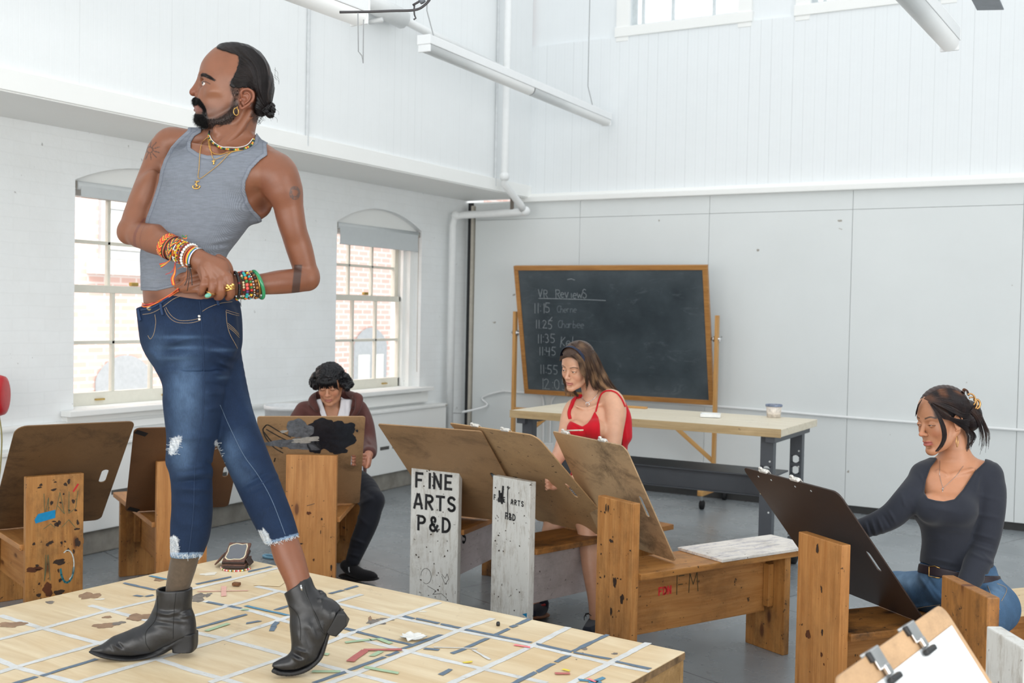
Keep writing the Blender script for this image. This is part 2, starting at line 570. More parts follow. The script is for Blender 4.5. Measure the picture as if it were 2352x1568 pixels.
# ================================================================ WINDOWS IN THE BRICK WALL
M_GLASS = None
def glass_mat():
 t = MT('window_glass', 0.02,0.5)
 t.b.inputs['Transmission Weight'].default_value = 1.0
 t.b.inputs['IOR'].default_value = 1.02
 t.b.inputs['Base Color'].default_value = (1,1,1,1)
 return t.m
M_GLASS = glass_mat()
M_BRASS = simple('old_brass', lin((190,160,90)),0.4,0.5,0.6)
def sash_window(k, W, blind_z):
 y0, y1, zb, zs, zt = W
 t = struct(empty('window_%d' % k, (XW, (y0 + y1) / 2, zb)))
 hw = (y1 - y0) / 2
 H = zs - zb
 xi = -0.20
 # frame: jambs, head filler above the blind, stop beads
 f = MB()
 for s in (-1,1):
  f.box((xi / 2 - 0.06, s * (hw - 0.027), H / 2),(0.16,0.07, H), bev=0.004)
  f.box((xi + 0.05, s * (hw - 0.075), H / 2),(0.03,0.04, H), bev=0.004)
 f.box((xi, 0, H - 0.03),(0.08,2 * hw - 0.04,0.10))
 ap = [(p[0] - (y0 + y1) / 2, p[1] - zb) for p in arch_pts(y0, y1, zs, zt)]
 ap = [(-hw, H - 0.05)] + ap + [(hw, H - 0.05)]
 n = len(ap)
 f.add([(xi + 0.14, *p) for p in ap] + [(xi + 0.08, *p) for p in ap], [tuple(range(n)), tuple(range(2 * n - 1, n - 1,-1))])
 f.build('window_frame', M_TRIM, t)
 zm = 1.655 - zb
 def sash(x, za, zc, botrail, toprail):
  g = MB()
  W_ = hw - 0.066
  g.box((x, 0, za + botrail / 2),(0.045,2 * W_, botrail), bev=0.004)
  g.box((x, 0, zc - toprail / 2),(0.045,2 * W_, toprail), bev=0.004)
  for s in (-1,1):
   g.box((x, s * (W_ - 0.025),(za + zc) / 2),(0.045,0.05, zc - za), bev=0.004)
  iw = 2 * W_ - 0.1
  for q in (-1 / 6,1 / 6):
   g.box((x, q * iw, (za + zc) / 2),(0.03,0.024, zc - za), bev=0.003)
  g.box((x, 0,(za + botrail + zc - toprail) / 2),(0.03,2 * W_, 0.024), bev=0.003)
  s_ = g.build('sash', M_SASH, t)
  MB().box((x, 0,(za + zc) / 2),(0.004,2 * W_ - 0.02, zc - za - 0.02)).build('pane', M_GLASS, s_)
  return s_
 sash(xi - 0.035, zm - 0.02, H - 0.02,0.045,0.06)
 s2 = sash(xi + 0.015,0.004, zm + 0.03,0.085,0.05)
 for q in (-0.28,0.28):
  MB().box((xi + 0.045, q, 0.04),(0.02,0.07,0.012), bev=0.003).build('sash_lift', M_BRASS, s2)
 MB().box((xi + 0.03,0.0, zm + 0.045),(0.03,0.06,0.025), bev=0.006).build('sash_lock', M_BRASS, s2)
 # sill board and apron
 g = MB()
 g.box((0.055,0,-0.014),(0.09,2 * hw + 0.20,0.036), bev=0.006)
 g.box((-0.11,0,-0.003),(0.25,2 * hw + 0.01,0.016))
 g.box((0.02,0,-0.085),(0.05,2 * hw + 0.16,0.10), bev=0.005)
 g.build('window_sill', M_TRIM, t)
 # roller blind: one thing of its own hanging from the head of the recess
 b = empty('roller_blind', (XW - 0.035,(y0 + y1) / 2, zs - 0.03),0,
              'white roller blind half lowered in the %s arched window' % ('left, nearer' if k == 1 else 'right, farther'), 'blind', 'roller blinds')
 MB().tube([(0,-hw + 0.03,0),(0, hw - 0.03,0)], 0.028,14).build('roller_tube', M_BLIND, b, True)
 MB().box((0.026,0,(blind_z - zs + 0.03) / 2),(0.003,2 * hw - 0.10, zs - 0.03 - blind_z)).build('blind_cloth', M_BLIND, b)
 MB().tube([(0.026,-hw + 0.05, blind_z - zs + 0.03),(0.026, hw - 0.05, blind_z - zs + 0.03)], 0.006,6).build('hem_bar', M_BLIND, b)
 for s in (-1,1):
  MB().box((0, s * (hw - 0.018),0),(0.05,0.012,0.05), bev=0.004).build('bracket', simple('aged_bracket', lin((150,145,138)),0.5,0.5), b)
 MB().tube([(0.035, hw - 0.05,0),(0.036, hw - 0.05,-0.9 - 0.2 * (k == 2)),(0.036, hw - 0.045,-1.25)], 0.003,5).build('pull_chain', simple('bead_chain', lin((175,168,158)),0.5), b)
sash_window(1, W1,2.235)
sash_window(2, W2,2.10)
# ================================================================ BUILDING ACROSS THE ALLEY
def neighbour():
 t = empty('brick_building', (-10.0,8.0,0),0, 'pink sunlit brick building seen outside through the arched windows', 'building')
 mt = MT('sunlit_red_brick', 0.8,0.2)
 v = mt.coord(rnd=False)
 sx = mt.n('ShaderNodeSeparateXYZ'); mt.l(v, sx.inputs[0])
 cb = mt.n('ShaderNodeCombineXYZ'); mt.l(sx.outputs[1], cb.inputs[0]); mt.l(sx.outputs[2], cb.inputs[1])
 br = mt.n('ShaderNodeTexBrick')
 br.inputs['Scale'].default_value = 1
 br.inputs['Brick Width'].default_value = 0.22
 br.inputs['Row Height'].default_value = 0.078
 br.inputs['Mortar Size'].default_value = 0.012
 br.inputs['Color1'].default_value = (*lin((228,196,186)),1)
 br.inputs['Color2'].default_value = (*lin((220,182,170)),1)
 br.inputs['Mortar'].default_value = (*lin((234,222,216)),1)
 mt.l(cb.outputs[0], br.inputs['Vector'])
 mt.col(br.outputs['Color'])
 MB().box((-0.2,3,2.0),(0.4,26,9)).build('wall', mt.m, t)
 grey = simple('grey_window_joinery', lin((176,180,182)),0.6)
 pale = simple('pale_stone_ledge', lin((225,222,216)),0.6)
 def arched(y, z0, z1, hw):
  f = MB()
  ap = arch_pts(y - hw, y + hw, z1 - 0.25, z1)
  vs = [(y - hw, z0)] + ap + [(y + hw, z0)]
  n = len(vs)
  f.add([(0.02, *p) for p in vs] + [(-0.05, *p) for p in vs], [tuple(range(n))])
  w_ = f.build('window', grey, t)
  g = MB()
  g.box((0.03, y - hw * 0.42,(z0 + z1 - 0.4) / 2),(0.02, hw * 0.62, z1 - 0.4 - z0))
  g.box((0.03, y + hw * 0.42,(z0 + z1 - 0.4) / 2),(0.02, hw * 0.62, z1 - 0.4 - z0))
  g.build('pane', simple('bright_pane', lin((236,236,228)),0.3), w_)
 def rect(y, z0, z1, hw):
  w_ = MB().box((0.02, y, (z0 + z1) / 2),(0.06,2 * hw, z1 - z0)).build('window', grey, t)
  g = MB()
  for a in (-1,1):
   for b in (0,1,2):
    hh = (z1 - z0 - 0.15) / 3
    g.box((0.055, y + a * hw * 0.46, z0 + 0.08 + hh * (b + 0.5)),(0.02, hw * 0.78, hh - 0.06))
  g.build('pane', simple('bright_pane', lin((236,236,228)),0.3), w_)
  MB().box((0.06, y, z0 - 0.09),(0.2,2 * hw + 0.3,0.16)).build('ledge', pale, t)
 def Yof(px, py):
  p = atx(px, py, -10.0)
  return p.y - 8.0, p.z
 a = Yof(285,815); b = Yof(285,960)
 arched(a[0], b[1], a[1], 0.40)
 a = Yof(850,752); b = Yof(850,960)
 arched(a[0], b[1], a[1], 0.40)
 a = Yof(330,400); b = Yof(330,600)
 rect(a[0], b[1], a[1] + 0.5,0.62)
neighbour()
# ================================================================ HEATING COVER, PIPES, CONDUITS
def radiator():
 t = empty('radiator_cover', (XW, 3.2,0),0, 'long low white heating cover with slots under the arched windows', 'radiator')
 m = MB()
 m.box((0.065,0,0.415),(0.13,10.6,0.53), bev=0.008)
 m.box((0.07,0,0.69),(0.15,10.6,0.025), bev=0.006)
 m.build('casing', M_TRIM, t)
 MB().box((0.05,0,0.075),(0.10,10.6,0.15), bev=0.01).build('plinth', simple('worn_stone_plinth', lin((150,146,138)),0.8,0.2, var=0.2, scale=9), t)
 g = MB()
 for i in range(60):
  g.box((0.131,-5.1 + i * 0.175,0.375),(0.004,0.125,0.028), bev=0.0)
 g.build('vent_slots', simple('slot_shadow', lin((95,93,90)),0.9), t, )
 MB().tube([(0.03,-5.3,0.82),(0.03,5.0,0.82)], 0.02,10).build('pipe', M_TRIM, t, True)
radiator()
M_PIPE = simple('white_painted_pipe', lin((236,238,238)),0.4,0.4, var=0.02)
def pipes():
 t = empty('heating_pipe', (XU + 0.11,8.35,2.6),0, 'thick white heating pipe bending round the corner of the room', 'pipe')
 o = Vector(t.location)
 def loc(*p):
  return [Vector(q) - o for q in p]
 up = [(XU + 0.11,8.35,5.6),(XU + 0.11,8.35,2.78),(XU + 0.10,8.36,2.70),(XU + 0.12,8.62,2.54),(XU + 0.12,8.68,2.50)]
 MB().tube(loc(*up),0.033,12).build('riser', M_PIPE, t, True)
 lo = [(XU + 0.16,8.70,2.48),(XU, 8.69,2.475),(XW + 0.19,8.62,2.46),(XW + 0.12,8.60,2.44),(XW + 0.10,8.60,2.36),(XW + 0.10,8.60,0.0)]
 MB().tube(loc(*lo),0.035,12).build('lower_run', M_PIPE, t, True)
 for p in ((XU + 0.11,8.35,2.76),(XU + 0.13,8.70,2.485),(XW + 0.13,8.60,2.455)):
  MB().sphere(Vector(p) - o, 0.045,10).build('elbow', M_PIPE, t, True)
 MB().box(Vector((XU + 0.0,8.68,2.54)) - o, (0.03,0.02,0.14)).build('pipe_hanger', simple('rusty_hanger', lin((120,112,104)),0.7), t)
 # sloping pipe high along the upper wall
 t2 = empty('sloping_pipe', (XU + 0.2,6.0,4.0),0, 'slim white pipe running down across the upper left wall behind the long light', 'pipe')
 o2 = Vector(t2.location)
 pts = [atx(700,-60, XU + 0.1), atx(851,5, XU + 0.1), atx(980,73, XU + 0.1), atx(1140,152, XU + 0.1)]
 MB().tube([p - o2 for p in pts], 0.033,10).build('pipe_run', M_PIPE, t2, True)
 MB().tube([pts[1] - o2 - (pts[2] - pts[1]) * 0.35, pts[1] - o2 + (pts[2] - pts[1]) * 0.55], 0.075,12).build('pipe_coupling', M_PIPE, t2, True)
 MB().tube([Vector((XU + 0.12, pts[1].y + 0.12, pts[1].z - 0.1)) - o2, Vector((XU, pts[1].y + 0.12, pts[1].z - 0.1)) - o2], 0.02,6).build('bracket', M_PIPE, t2, True)
 # thin vertical conduits on the upper wall, in pale grey paint
 for px, y0, y1, nm in ((705,20,352, 'left'),(1137,190,440, 'right')):
  a = atx(px, y1, XU + 0.012)
  g = MB()
  g.tube([(0,0,0.05),(0,0.0,3.0)], 0.012,8)
  tt = tag(g.build('wall_conduit', simple('pale_grey_conduit_paint', lin((212,216,218)),0.6)), 'thin upright conduit on the upper left wall, the %s one of two' % nm, 'conduit')
  tt.location = (XU + 0.012, a.y, a.z)
 # horizontal conduit along the back wall
 z = 0.775
 y = YB - 0.045
 a = aty(1170,897, y)
 pts = [(XW + 0.14,8.75,0.60),(XW + 0.3, YB - 0.06,0.66),(a.x - 0.3, y, a.z - 0.08),(a.x - 0.05, y, a.z - 0.005),(a.x + 0.1, y, a.z - 0.01),(-3.0, y, 0.79),(-1.57, y, 0.765),(2.5, y, 0.74)]
 tag(MB().tube(catmull(pts, 6),0.011,8).build('electrical_conduit', M_PIPE, None, True), 'slim white conduit running along the back wall at table height', 'conduit')
 pts = [atx(760,1000, XW + 0.02), atx(960,972, XW + 0.02),(XW + 0.02,8.45,0.62),(XW + 0.14,8.75,0.60)]
 tag(MB().tube(pts, 0.013,8).build('electrical_conduit', M_PIPE, None, True), 'slim white conduit low on the brick wall beside the corner', 'conduit')
 # outlet with two drops under the table
 b = aty(1252,1030, YB - 0.04)
 t3 = empty('outlet_box', (b.x, YB - 0.03, b.z),0, 'white outlet box with two bent conduits on the wall under the workbench', 'outlet')
 MB().box((0,0,0),(0.16,0.05,0.11), bev=0.006).build('box', M_PIPE, t3)
 MB().box((-0.035,-0.028,0),(0.035,0.006,0.06), bev=0.004).build('socket', M_TRIM, t3)
 MB().box((0.035,-0.028,0),(0.035,0.006,0.06), bev=0.004).build('socket', M_TRIM, t3)
 MB().tube(catmull([(-0.02,-0.01,0.05),(-0.025,-0.01,0.30),(-0.03,-0.01,0.45),(-0.08,-0.01,0.56)], 6),0.011,8).build('conduit', M_PIPE, t3, True)
 MB().tube(catmull([(0.05,-0.01,0.05),(0.05,-0.01,0.30),(0.07,-0.01,0.47),(0.18,-0.01,0.56)], 6),0.011,8).build('conduit', M_PIPE, t3, True)
 c = atx(1003,940, XW + 0.02)
 t4 = empty('wall_socket', tuple(c),0, 'small white double socket on the brick wall left of the corner pipe', 'outlet')
 MB().box((0,0,0),(0.03,0.075,0.12), bev=0.005).build('cover_plate', M_TRIM, t4)
 for s in (-1,1):
  MB().box((0.017,0,0.028 * s),(0.006,0.035,0.03), bev=0.003).build('socket', M_PIPE, t4)
pipes()
# ================================================================ LIGHT FITTINGS OVERHEAD
def batten(A, B, label, w=0.085, h=0.10, wires=()):
 A, B = Vector(A), Vector(B)
 L = (B - A).length
 M = frame((A + B) / 2, B - A, (0,0,1))
 t = empty('strip_light', matrix=M, label=label, cat='light', group='strip lights')
 MB().box((0,0, h * 0.22),(L, w, h * 0.52), bev=0.006).build('housing', M_TUBE, t)
 m = MB()
 n = 10
 sec = [(w * 0.46 * math.cos(pi * i / n),-h * 0.05 - h * 0.46 * math.sin(pi * i / n) ** 0.8) for i in range(n + 1)]
 for x0, x1 in ((-L / 2 + 0.01,-0.008),(0.008, L / 2 - 0.01)):
  vs = [(x0, *s) for s in sec] + [(x1, *s) for s in sec]
  k = n + 1
  m.add(vs, [(i, i + 1, k + i + 1, k + i) for i in range(n)] + [tuple(range(k)), tuple(range(2 * k - 1, k - 1,-1))])
 m.build('diffuser', simple('milky_diffuser', lin((236,238,238)),0.35,0.5, var=0.01), t, True)
 for s in (-1,1):
  g = MB()
  g.box((s * (L / 2 + 0.004),0, h * 0.22),(0.012, w + 0.004, h * 0.54), bev=0.004)
  g.box((s * (L / 2 - 0.002),0,-h * 0.26),(0.016, w * 0.94, h * 0.44), bev=0.02)
  g.build('end_cap', M_TUBE, t)
 g = MB()
 Mi = M.inverted()
 for x in wires:
  a = Vector((x, 0, h * 0.48))
  g.tube([a, a + Mi.to_3x3() @ Vector((-0.03,-0.05,0.18)), a + Mi.to_3x3() @ Vector((-0.03,-0.05,1.6))], 0.0035,6)
 if wires:
  g.build('hanging_wire', simple('grey_wire', lin((150,152,154)),0.5), t)
 return t
def lights():
 # main long light across the middle, level with the floor
 z = 3.30
 A = atz(975,100, z); B = atz(1393,275, z)
 batten(A, B, 'long white strip light hanging in the middle above the chalkboard side', 0.10,0.115,(-(B - A).length / 2 + 0.12,  (B - A).length / 2 - 0.3))
 z = 3.05
 A = atz(560,-70, z); B = atz(826,30, z)
 d = (B - A).normalized()
 sl = batten(B - d * 2.4, B, 'white strip light whose end pokes in at the top left of centre', 0.12,0.13,(1.1,))
 z = 3.0
 B = atz(2182,92, z); A = atz(2100,0, z)
 d = (B - A).normalized()
 batten(B - d * 2.4, B, 'white strip light end hanging at the top right corner', 0.10,0.12,())
 # ceiling fan, one grey blade in view
 c = atz(2270,20,3.3)
 d = Vector((c.x, c.y, 0)).normalized()
 tip = atz(2275,22,3.3)
 inn = atz(2235,-60,3.3)
 ax = (inn - tip); ax.z = 0; ax.normalize()
 hub = tip + ax * 0.62
 t = empty('ceiling_fan', tuple(hub), math.atan2(-ax.y, -ax.x), 'ceiling fan with one flat grey blade showing in the top right corner', 'fan')
 gm = simple('grey_fan_blade', lin((150,156,164)),0.5,0.4)
 for k in range(3):
  R = Matrix.Rotation(2 * pi * k / 3,4, 'Z')
  b = MB().box((0.38,0,0),(0.48,0.14,0.008), bev=0.003)
  b.build('blade', gm, t, matrix=R @ Matrix.Rotation(0.1,4, 'X'))
 MB().lathe([(0.001,-0.08),(0.08,-0.07),(0.11,0),(0.1,0.08),(0.03,0.12),(0.03,0.8)], 20).build('motor_housing', M_TUBE, t, True)
 # dark curved cable track with hooks near the top centre
 D = 3.9
 pts = [at(780,28, D), at(845,27, D), at(900,25, D), at(952,23, D), at(975,12, D), at(990,-8, D), at(992,-40, D)]
 o = pts[2]
 t = empty('curved_curtain_rail', tuple(o),0, 'thin dark curved rail with little hooks beside the top centre light', 'rail')
 dk = simple('dark_bronze', lin((70,68,70)),0.5,0.4)
 MB().tube([p - o for p in catmull(pts, 5)], 0.0048,8).build('rail', dk, t, True)
 MB().tube([at(952,12, D) - o, at(951,23, D) - o, at(952,34, D) - o, at(955,42, D) - o, at(950,45, D) - o], 0.003,6).build('hook', dk, t, True)
 MB().tube([at(948,12, D) - o, at(962,4, D) - o, at(970,-6, D) - o], 0.004,6).build('hook', dk, t, True)
 MB().tube([at(966,-5, D) - o, at(972,6, D) - o], 0.011,8).build('clamp', simple('grey_clamp', lin((110,115,122)),0.4,0.5), t, True)
 # chain hanging under the left light
 D = 3.8
 bpy.context.view_layer.update()
 si = sl.matrix_world.inverted()
 MB().tube([si @ q for q in (at(822,30, D), at(823,118, D), at(831,128, D), at(834,145, D), at(835,45, D))], 0.0022,5).build('pull_cord', simple('grey_wire', lin((150,152,154)),0.5), sl)
lights()
# red and black bag hanging at the left edge, with a cable below it
def left_edge():
 D = 6.0
 c = at(-5,908, D)
 M = frame(c, RV, UV)
 t = empty('speaker', matrix=M, label='black round speaker with a red rim cut off by the left edge', cat='speaker')
 RX = Matrix.Rotation(0.12,4, 'Z') @ Matrix.Rotation(pi / 2,4, 'Y')
 MB().lathe([(0.001,-0.16),(0.08,-0.16),(0.105,-0.12),(0.112,-0.03),(0.112,0.0),(0.10,0.03)], 24, RX).build('body', simple('black_cloth', lin((28,28,34)),0.7), t, True)
 MB().lathe([(0.1125,-0.002),(0.1135,0.01),(0.105,0.034),(0.08,0.042),(0.001,0.04)], 24, RX).build('rim', simple('red_rubber', lin((196,30,40)),0.4), t, True)
 pts = [at(-2,955, D), at(4,1000, D), at(2,1060, D), at(-2,1100, D)]
 MB().tube([M.inverted() @ p for p in catmull(pts, 5)], 0.004,6).build('cable', simple('olive_cable', lin((150,140,90)),0.6), t, True)
left_edge()
# ================================================================ CHALKBOARD
def strokes_mesh(m, strokes, M, w, mi=0, jit=0.0):
 """flat ribbon strokes; each stroke is a list of 2-D points"""
 for st in strokes:
  for (a, b) in zip(st[:-1], st[1:]):
   a = Vector((a[0], a[1])); b = Vector((b[0], b[1]))
   d = b - a
   if d.length < 1e-6:
    d = Vector((w, 0))
   d.normalize()
   n = Vector((-d.y, d.x)) * w / 2
   e = d * w * 0.3
   q = [a - e - n, b + e - n, b + e + n, a - e + n]
   m.add([M @ Vector((p.x, p.y, 0)) for p in q], [(0,1,2,3)], mi)
def arc(cx, cy, rx, ry, a0, a1, n=8):
 return [(cx + rx * math.cos(math.radians(a0 + (a1 - a0) * i / n)), cy + ry * math.sin(math.radians(a0 + (a1 - a0) * i / n))) for i in range(n + 1)]
G = {  # stroke letters, unit height
 'F': [[(0.06,0),(0.06,1)], [(0.16,.95),(.55,.95)], [(0.16,.5),(.45,.5)]],
 'I': [[(.25,0),(.25,1)]],
 'N': [[(.05,0),(.05,1)], [(.55,0),(.55,1)], [(.14,.85),(.46,.15)]],
 'E': [[(.06,0),(.06,1)], [(.16,.95),(.52,.95)], [(.16,.5),(.45,.5)], [(.16,.05),(.52,.05)]],
 'A': [[(0,0),(.25,1)], [(.6,0),(.35,1)], [(.18,.3),(.42,.3)]],
 'R': [[(.06,0),(.06,1)], [(.16,.95)] + arc(.3,.73,.25,.22,80,-80,8) + [(.16,.5)], [(.28,.42),(.55,0)]],
 'T': [[(.3,0),(.3,.85)], [(0,.95),(.6,.95)]],
 'S': [arc(.3,.74,.24,.22,25,265,9), arc(.3,.27,.24,.22,85,-155,9)],
 'P': [[(.06,0),(.06,1)], [(.16,.95)] + arc(.3,.72,.25,.23,80,-80,8) + [(.16,.48)]],
 '&': [arc(.27,.78,.15,.18,-50,230,9), arc(.25,.25,.22,.23,60,330,9), [(.15,.6),(.6,.02)], [(.5,.22),(.6,.42)]],
 'D': [[(.06,0),(.06,1)], [(.16,.95)] + arc(.22,.5,.36,.45,85,-85,10) + [(.16,.05)]],
 'O': [arc(.3,.5,.26,.47,100,260,9), arc(.3,.5,.26,.47,-80,80,9)],
 '.': [[(.1,.03),(.16,.03)]],
 'V': [[(0,1),(.25,0),(.55,1)]],
 '1': [[(.3,1),(.25,0)]],
 '2': [arc(.28,.75,.22,.22,160,-20,6) + [(.05,.05),(.6,.05)]],
 '3': [arc(.25,.75,.22,.22,130,-70,7) + arc(.25,.27,.25,.26,70,-130,7)],
 '4': [[(.08,1),(.06,.5),(.5,.5)], [(.5,1),(.42,0)]],
 '5': [[(.6,.98),(.15,1),(.1,.58)] + arc(.25,.3,.27,.28,80,-130,7)],
 '0': [arc(.28,.5,.24,.45,90,450,14)],
 ':': [[(.2,.72),(.22,.66)], [(.2,.22),(.22,.16)]],
 'e': [[(.05,.3),(.5,.36)] + arc(.28,.3,.23,.28,20,310,9)],
 'v': [[(0,.6),(.2,0),(.45,.62)]],
 'i': [[(.2,.55),(.2,0)]],
 'w': [[(0,.55),(.12,0),(.3,.4),(.45,0),(.65,.6)]],
 'o': [arc(.25,.28,.22,.28,90,450,10)],
 's': [arc(.3,.74,.2,.22,40,220,6) + arc(.28,.25,.24,.28,60,-150,6)],
 'n': [[(.05,0),(.05,.55)], arc(.25,.32,.2,.24,170,10,6) + [(.46,0)]],
 'C': [arc(.35,.5,.3,.5,50,310,10)],
 'h': [[(.05,0),(.12,1)], arc(.27,.3,.18,.26,170,10,6) + [(.46,0)]],
 'a': [arc(.25,.27,.2,.26,20,340,9), [(.47,.55),(.47,0)]],
 'r': [[(.05,.55),(.08,0)], arc(.25,.3,.18,.24,160,50,5)],
 'b': [[(.05,1),(.05,0)], arc(.23,.25,.2,.25,150,-150,8)],
 'K': [[(.1,1),(0,-.1)], [(.5,.95),(.08,.45),(.5,.05)]],
 'l': [[(.2,1),(.12,0)]],
 'M': [[(0,0),(.05,1),(.3,.4),(.55,1),(.65,0)]],
}
def text_strokes(s, h, adv=0.78, slant=0.0, seed=0, jit=0.0):
 rnd = random.Random(seed)
 out = []
 x = 0
 for ch in s:
  if ch == ' ':
   x += 0.5 * h; continue
  wch = 0.35 if ch in ':.1i' else (0.55 if ch == 'I' else adv)
  dy = rnd.uniform(-jit, jit) * h
  for st in G.get(ch, []):
   out.append([(x + (p[0] + p[1] * slant + rnd.uniform(-jit, jit) * .3) * h, dy + p[1] * h + rnd.uniform(-jit, jit) * .3 * h) for p in st])
  x += wch * h
 return out
M_OAK = wood('varnished_oak_frame', lin((160,108,54)), lin((190,138,76)),0.1,0.2, knots=False, rough=0.4)
M_PINEST = wood('honey_pine_stand', lin((186,134,72)), lin((212,166,104)),0.1,0.1, knots=False, rough=0.45)
def chalkboard():
 xl, xr, yp, zp = -4.955,-3.10,8.66,1.375
 t = empty('rolling_chalkboard', ((xl + xr) / 2, yp, 0),0, 'tilted rolling chalkboard in an oak frame on a wooden stand behind the workbench', 'chalkboard')
 hw = (xr - xl) / 2
 # board frame corners from the photo, on the tilted plane
 tilt = math.radians(12)
 H, Wd = 1.19,2 * hw - 0.03
 B = Matrix.Translation((0.0,0, zp + 0.025)) @ Matrix.Rotation(pi / 2 + tilt, 4, 'X')
 # local x right, y up the board, z toward the viewer
 fr = MB()
 fw = 0.042
 fr.box((0, H / 2 - fw / 2,0),(Wd, fw, 0.036), bev=0.004)
 fr.box((0,-H / 2 + fw / 2,0),(Wd, fw, 0.036), bev=0.004)
 for s in (-1,1):
  fr.box((s * (Wd / 2 - fw / 2),0,0),(fw, H - 2 * fw, 0.036), bev=0.004)
 fr.build('board_frame', M_OAK, t, matrix=B)
 ms = MT('chalky_slate', 0.7,0.3)
 v = ms.coord(rnd=False)
 c = ms.ramp(ms.noise(v, 2.2,7,0.6), [(0.35, lin((43,52,58))),(0.72, lin((66,76,82)))])
 c = ms.mix(ms.ramp(ms.noise(ms.coord((1,3,1),(0,0,0.5), False),3.5,8,0.8,1.2), [(0.56,0),(0.85,0.35)]), c, lin((150,160,165)))
 # chalk dust towards the frame
 sx = ms.n('ShaderNodeSeparateXYZ'); ms.l(v, sx.inputs[0])
 ex = ms.math('SUBTRACT', 0.90, ms.math('ABSOLUTE', sx.outputs[0]))
 ey = ms.math('SUBTRACT', 0.58, ms.math('ABSOLUTE', sx.outputs[1]))
 e = ms.math('MINIMUM', ex, ey)
 c = ms.mix(ms.math('MULTIPLY', ms.ramp(e, [(0.0,0.35),(0.22,0.0)]), ms.noise(v, 5,5)), c, lin((140,150,156)))
 ms.col(c)
 sl = MB().box((0,0,0),(Wd - 2 * fw + 0.01, H - 2 * fw + 0.01,0.016)).build('slate', ms.m, t, matrix=B)
 chalk = simple('white_chalk', lin((150,158,162)),0.9,0.1, var=0.4, scale=160)
 chalk2 = simple('faint_chalk', lin((122,132,138)),0.9,0.1, var=0.35, scale=160)
 Bi = (Matrix.Translation(t.location) @ B).inverted()
 nrm = (Matrix.Translation(t.location) @ B).to_3x3() @ Vector((0,0,1))
 p0 = (Matrix.Translation(t.location) @ B) @ Vector((0,0,0.0095))
 def on(px, py):
  r = ray(px, py)
  q = CP + r * ((p0 - CP).dot(nrm) / r.dot(nrm))
  return Bi @ q
 def write(s, px, py, hpx, faint=False, slant=0.05, w=0.0046, adv=0.72, seed=1):
  a = on(px, py); b = on(px, py - hpx)
  h = (b - a).length
  m = MB()
  c0 = on(px + 60, py + 0.5)
  ang = math.atan2(c0.y - a.y, c0.x - a.x) * 0.5
  M = Matrix.Translation((a.x, a.y, 0.0096)) @ Matrix.Rotation(ang, 4, 'Z')
  strokes_mesh(m, text_strokes(s, h, adv, slant, seed, 0.05), M, w)
  m.build('chalk_writing', chalk2 if faint else chalk, sl)
 write('VR', 1237,683,18, seed=2)
 write('Reviews', 1276,684,20, adv=0.6, seed=3)
 write('11:15', 1224,718,22, seed=4)
 write('Cherne', 1279,717,15, True, 0.15,0.004,0.55,5)
 write('11.25', 1228,754,19, seed=6)
 write('Charbee', 1281,752,17, True, 0.15,0.004,0.55,7)
 write('11:35', 1232,787,20, seed=8)
 write('Kel', 1287,795,22, False, 0.15,0.004,0.6,9)
 write('11:45', 1236,816,19, seed=10)
 write('11:55', 1238,858,20, seed=11)
 write('12:05', 1242,893,24, seed=12)
 m = MB()
 for st in ([(1237,685),(1290,686),(1350,688),(1391,690)], [(1303,642),(1312,640),(1320,643)], [(1262,736),(1268,728)]):
  pts = [on(*p) for p in st]
  strokes_mesh(m, [[(p.x, p.y) for p in pts]], Matrix.Translation((0,0,0.0096)),0.005)
 m.build('chalk_writing', chalk, sl)
 # stand: uprights, feet, castors, stretcher, braces
 for s in (-1,1):
  x = s * (hw + 0.035)
  plank('upright', 1.43,0.045,0.028, Matrix.Translation((x, 0,0.14 + 0.715)) @ Matrix.Rotation(-pi / 2,4, 'Y'), M_PINEST, t)
  plank('foot', 0.62,0.05,0.05, Matrix.Translation((x, 0,0.135)) @ Matrix.Rotation(pi / 2,4, 'Z'), M_PINEST, t, 0.012)
  MB().tube([(x, -0.10,0.16),(x, -0.03,0.30)], 0.018,6).build('foot_brace', M_PINEST, t)
  MB().tube([(x, 0.10,0.16),(x, 0.03,0.30)], 0.018,6).build('foot_brace', M_PINEST, t)
  for y in (-0.27,0.27):
   c_ = MB().tube([(x, y, 0.11),(x, y + 0.01,0.055)], 0.009,6)
   cc = c_.build('castor', M_CHROME, t)
   MB().tube([(x - 0.014, y + 0.015,0.036),(x + 0.014, y + 0.015,0.036)], 0.036,14).build('wheel', M_RUBBER, cc, True)
  kb = MB().tube([(x - s * 0.05,0, zp),(x + s * 0.035,0, zp)], 0.011,8)
  kb.tube([(x + s * 0.03,-0.02, zp - 0.02),(x + s * 0.035,0.02, zp + 0.02)], 0.006,6)
  kb.tube([(x - s * 0.028,0, zp),(x - s * 0.02,0, zp)], 0.026,12)
  kb.build('pivot_knob', M_CHROME, t, True)
 plank('stretcher', 2 * hw + 0.06,0.07,0.026, Matrix.Translation((0,0,0.66)) @ Matrix.Rotation(pi / 2,4, 'X'), M_PINEST, t)
 for s in (-1,1):
  a = Vector((s * (hw + 0.03),0.0,0.36)); b = Vector((s * (hw - 0.36),0.0,0.66))
  plank('brace', (b - a).length, 0.034,0.022, frame((a + b) / 2, b - a, (0,1,0)), M_PINEST, t)
 tr = tag(MB().box((0,0,0),(0.18,0.04,0.014), bev=0.004).build('chalk_stick_box', M_PINEST), 'short pale wooden piece on the workbench under the chalkboard, right of the woman in red', 'block')
 tr.location = aty(1458,924,6.95) ; tr.location.z = 0.925
chalkboard()
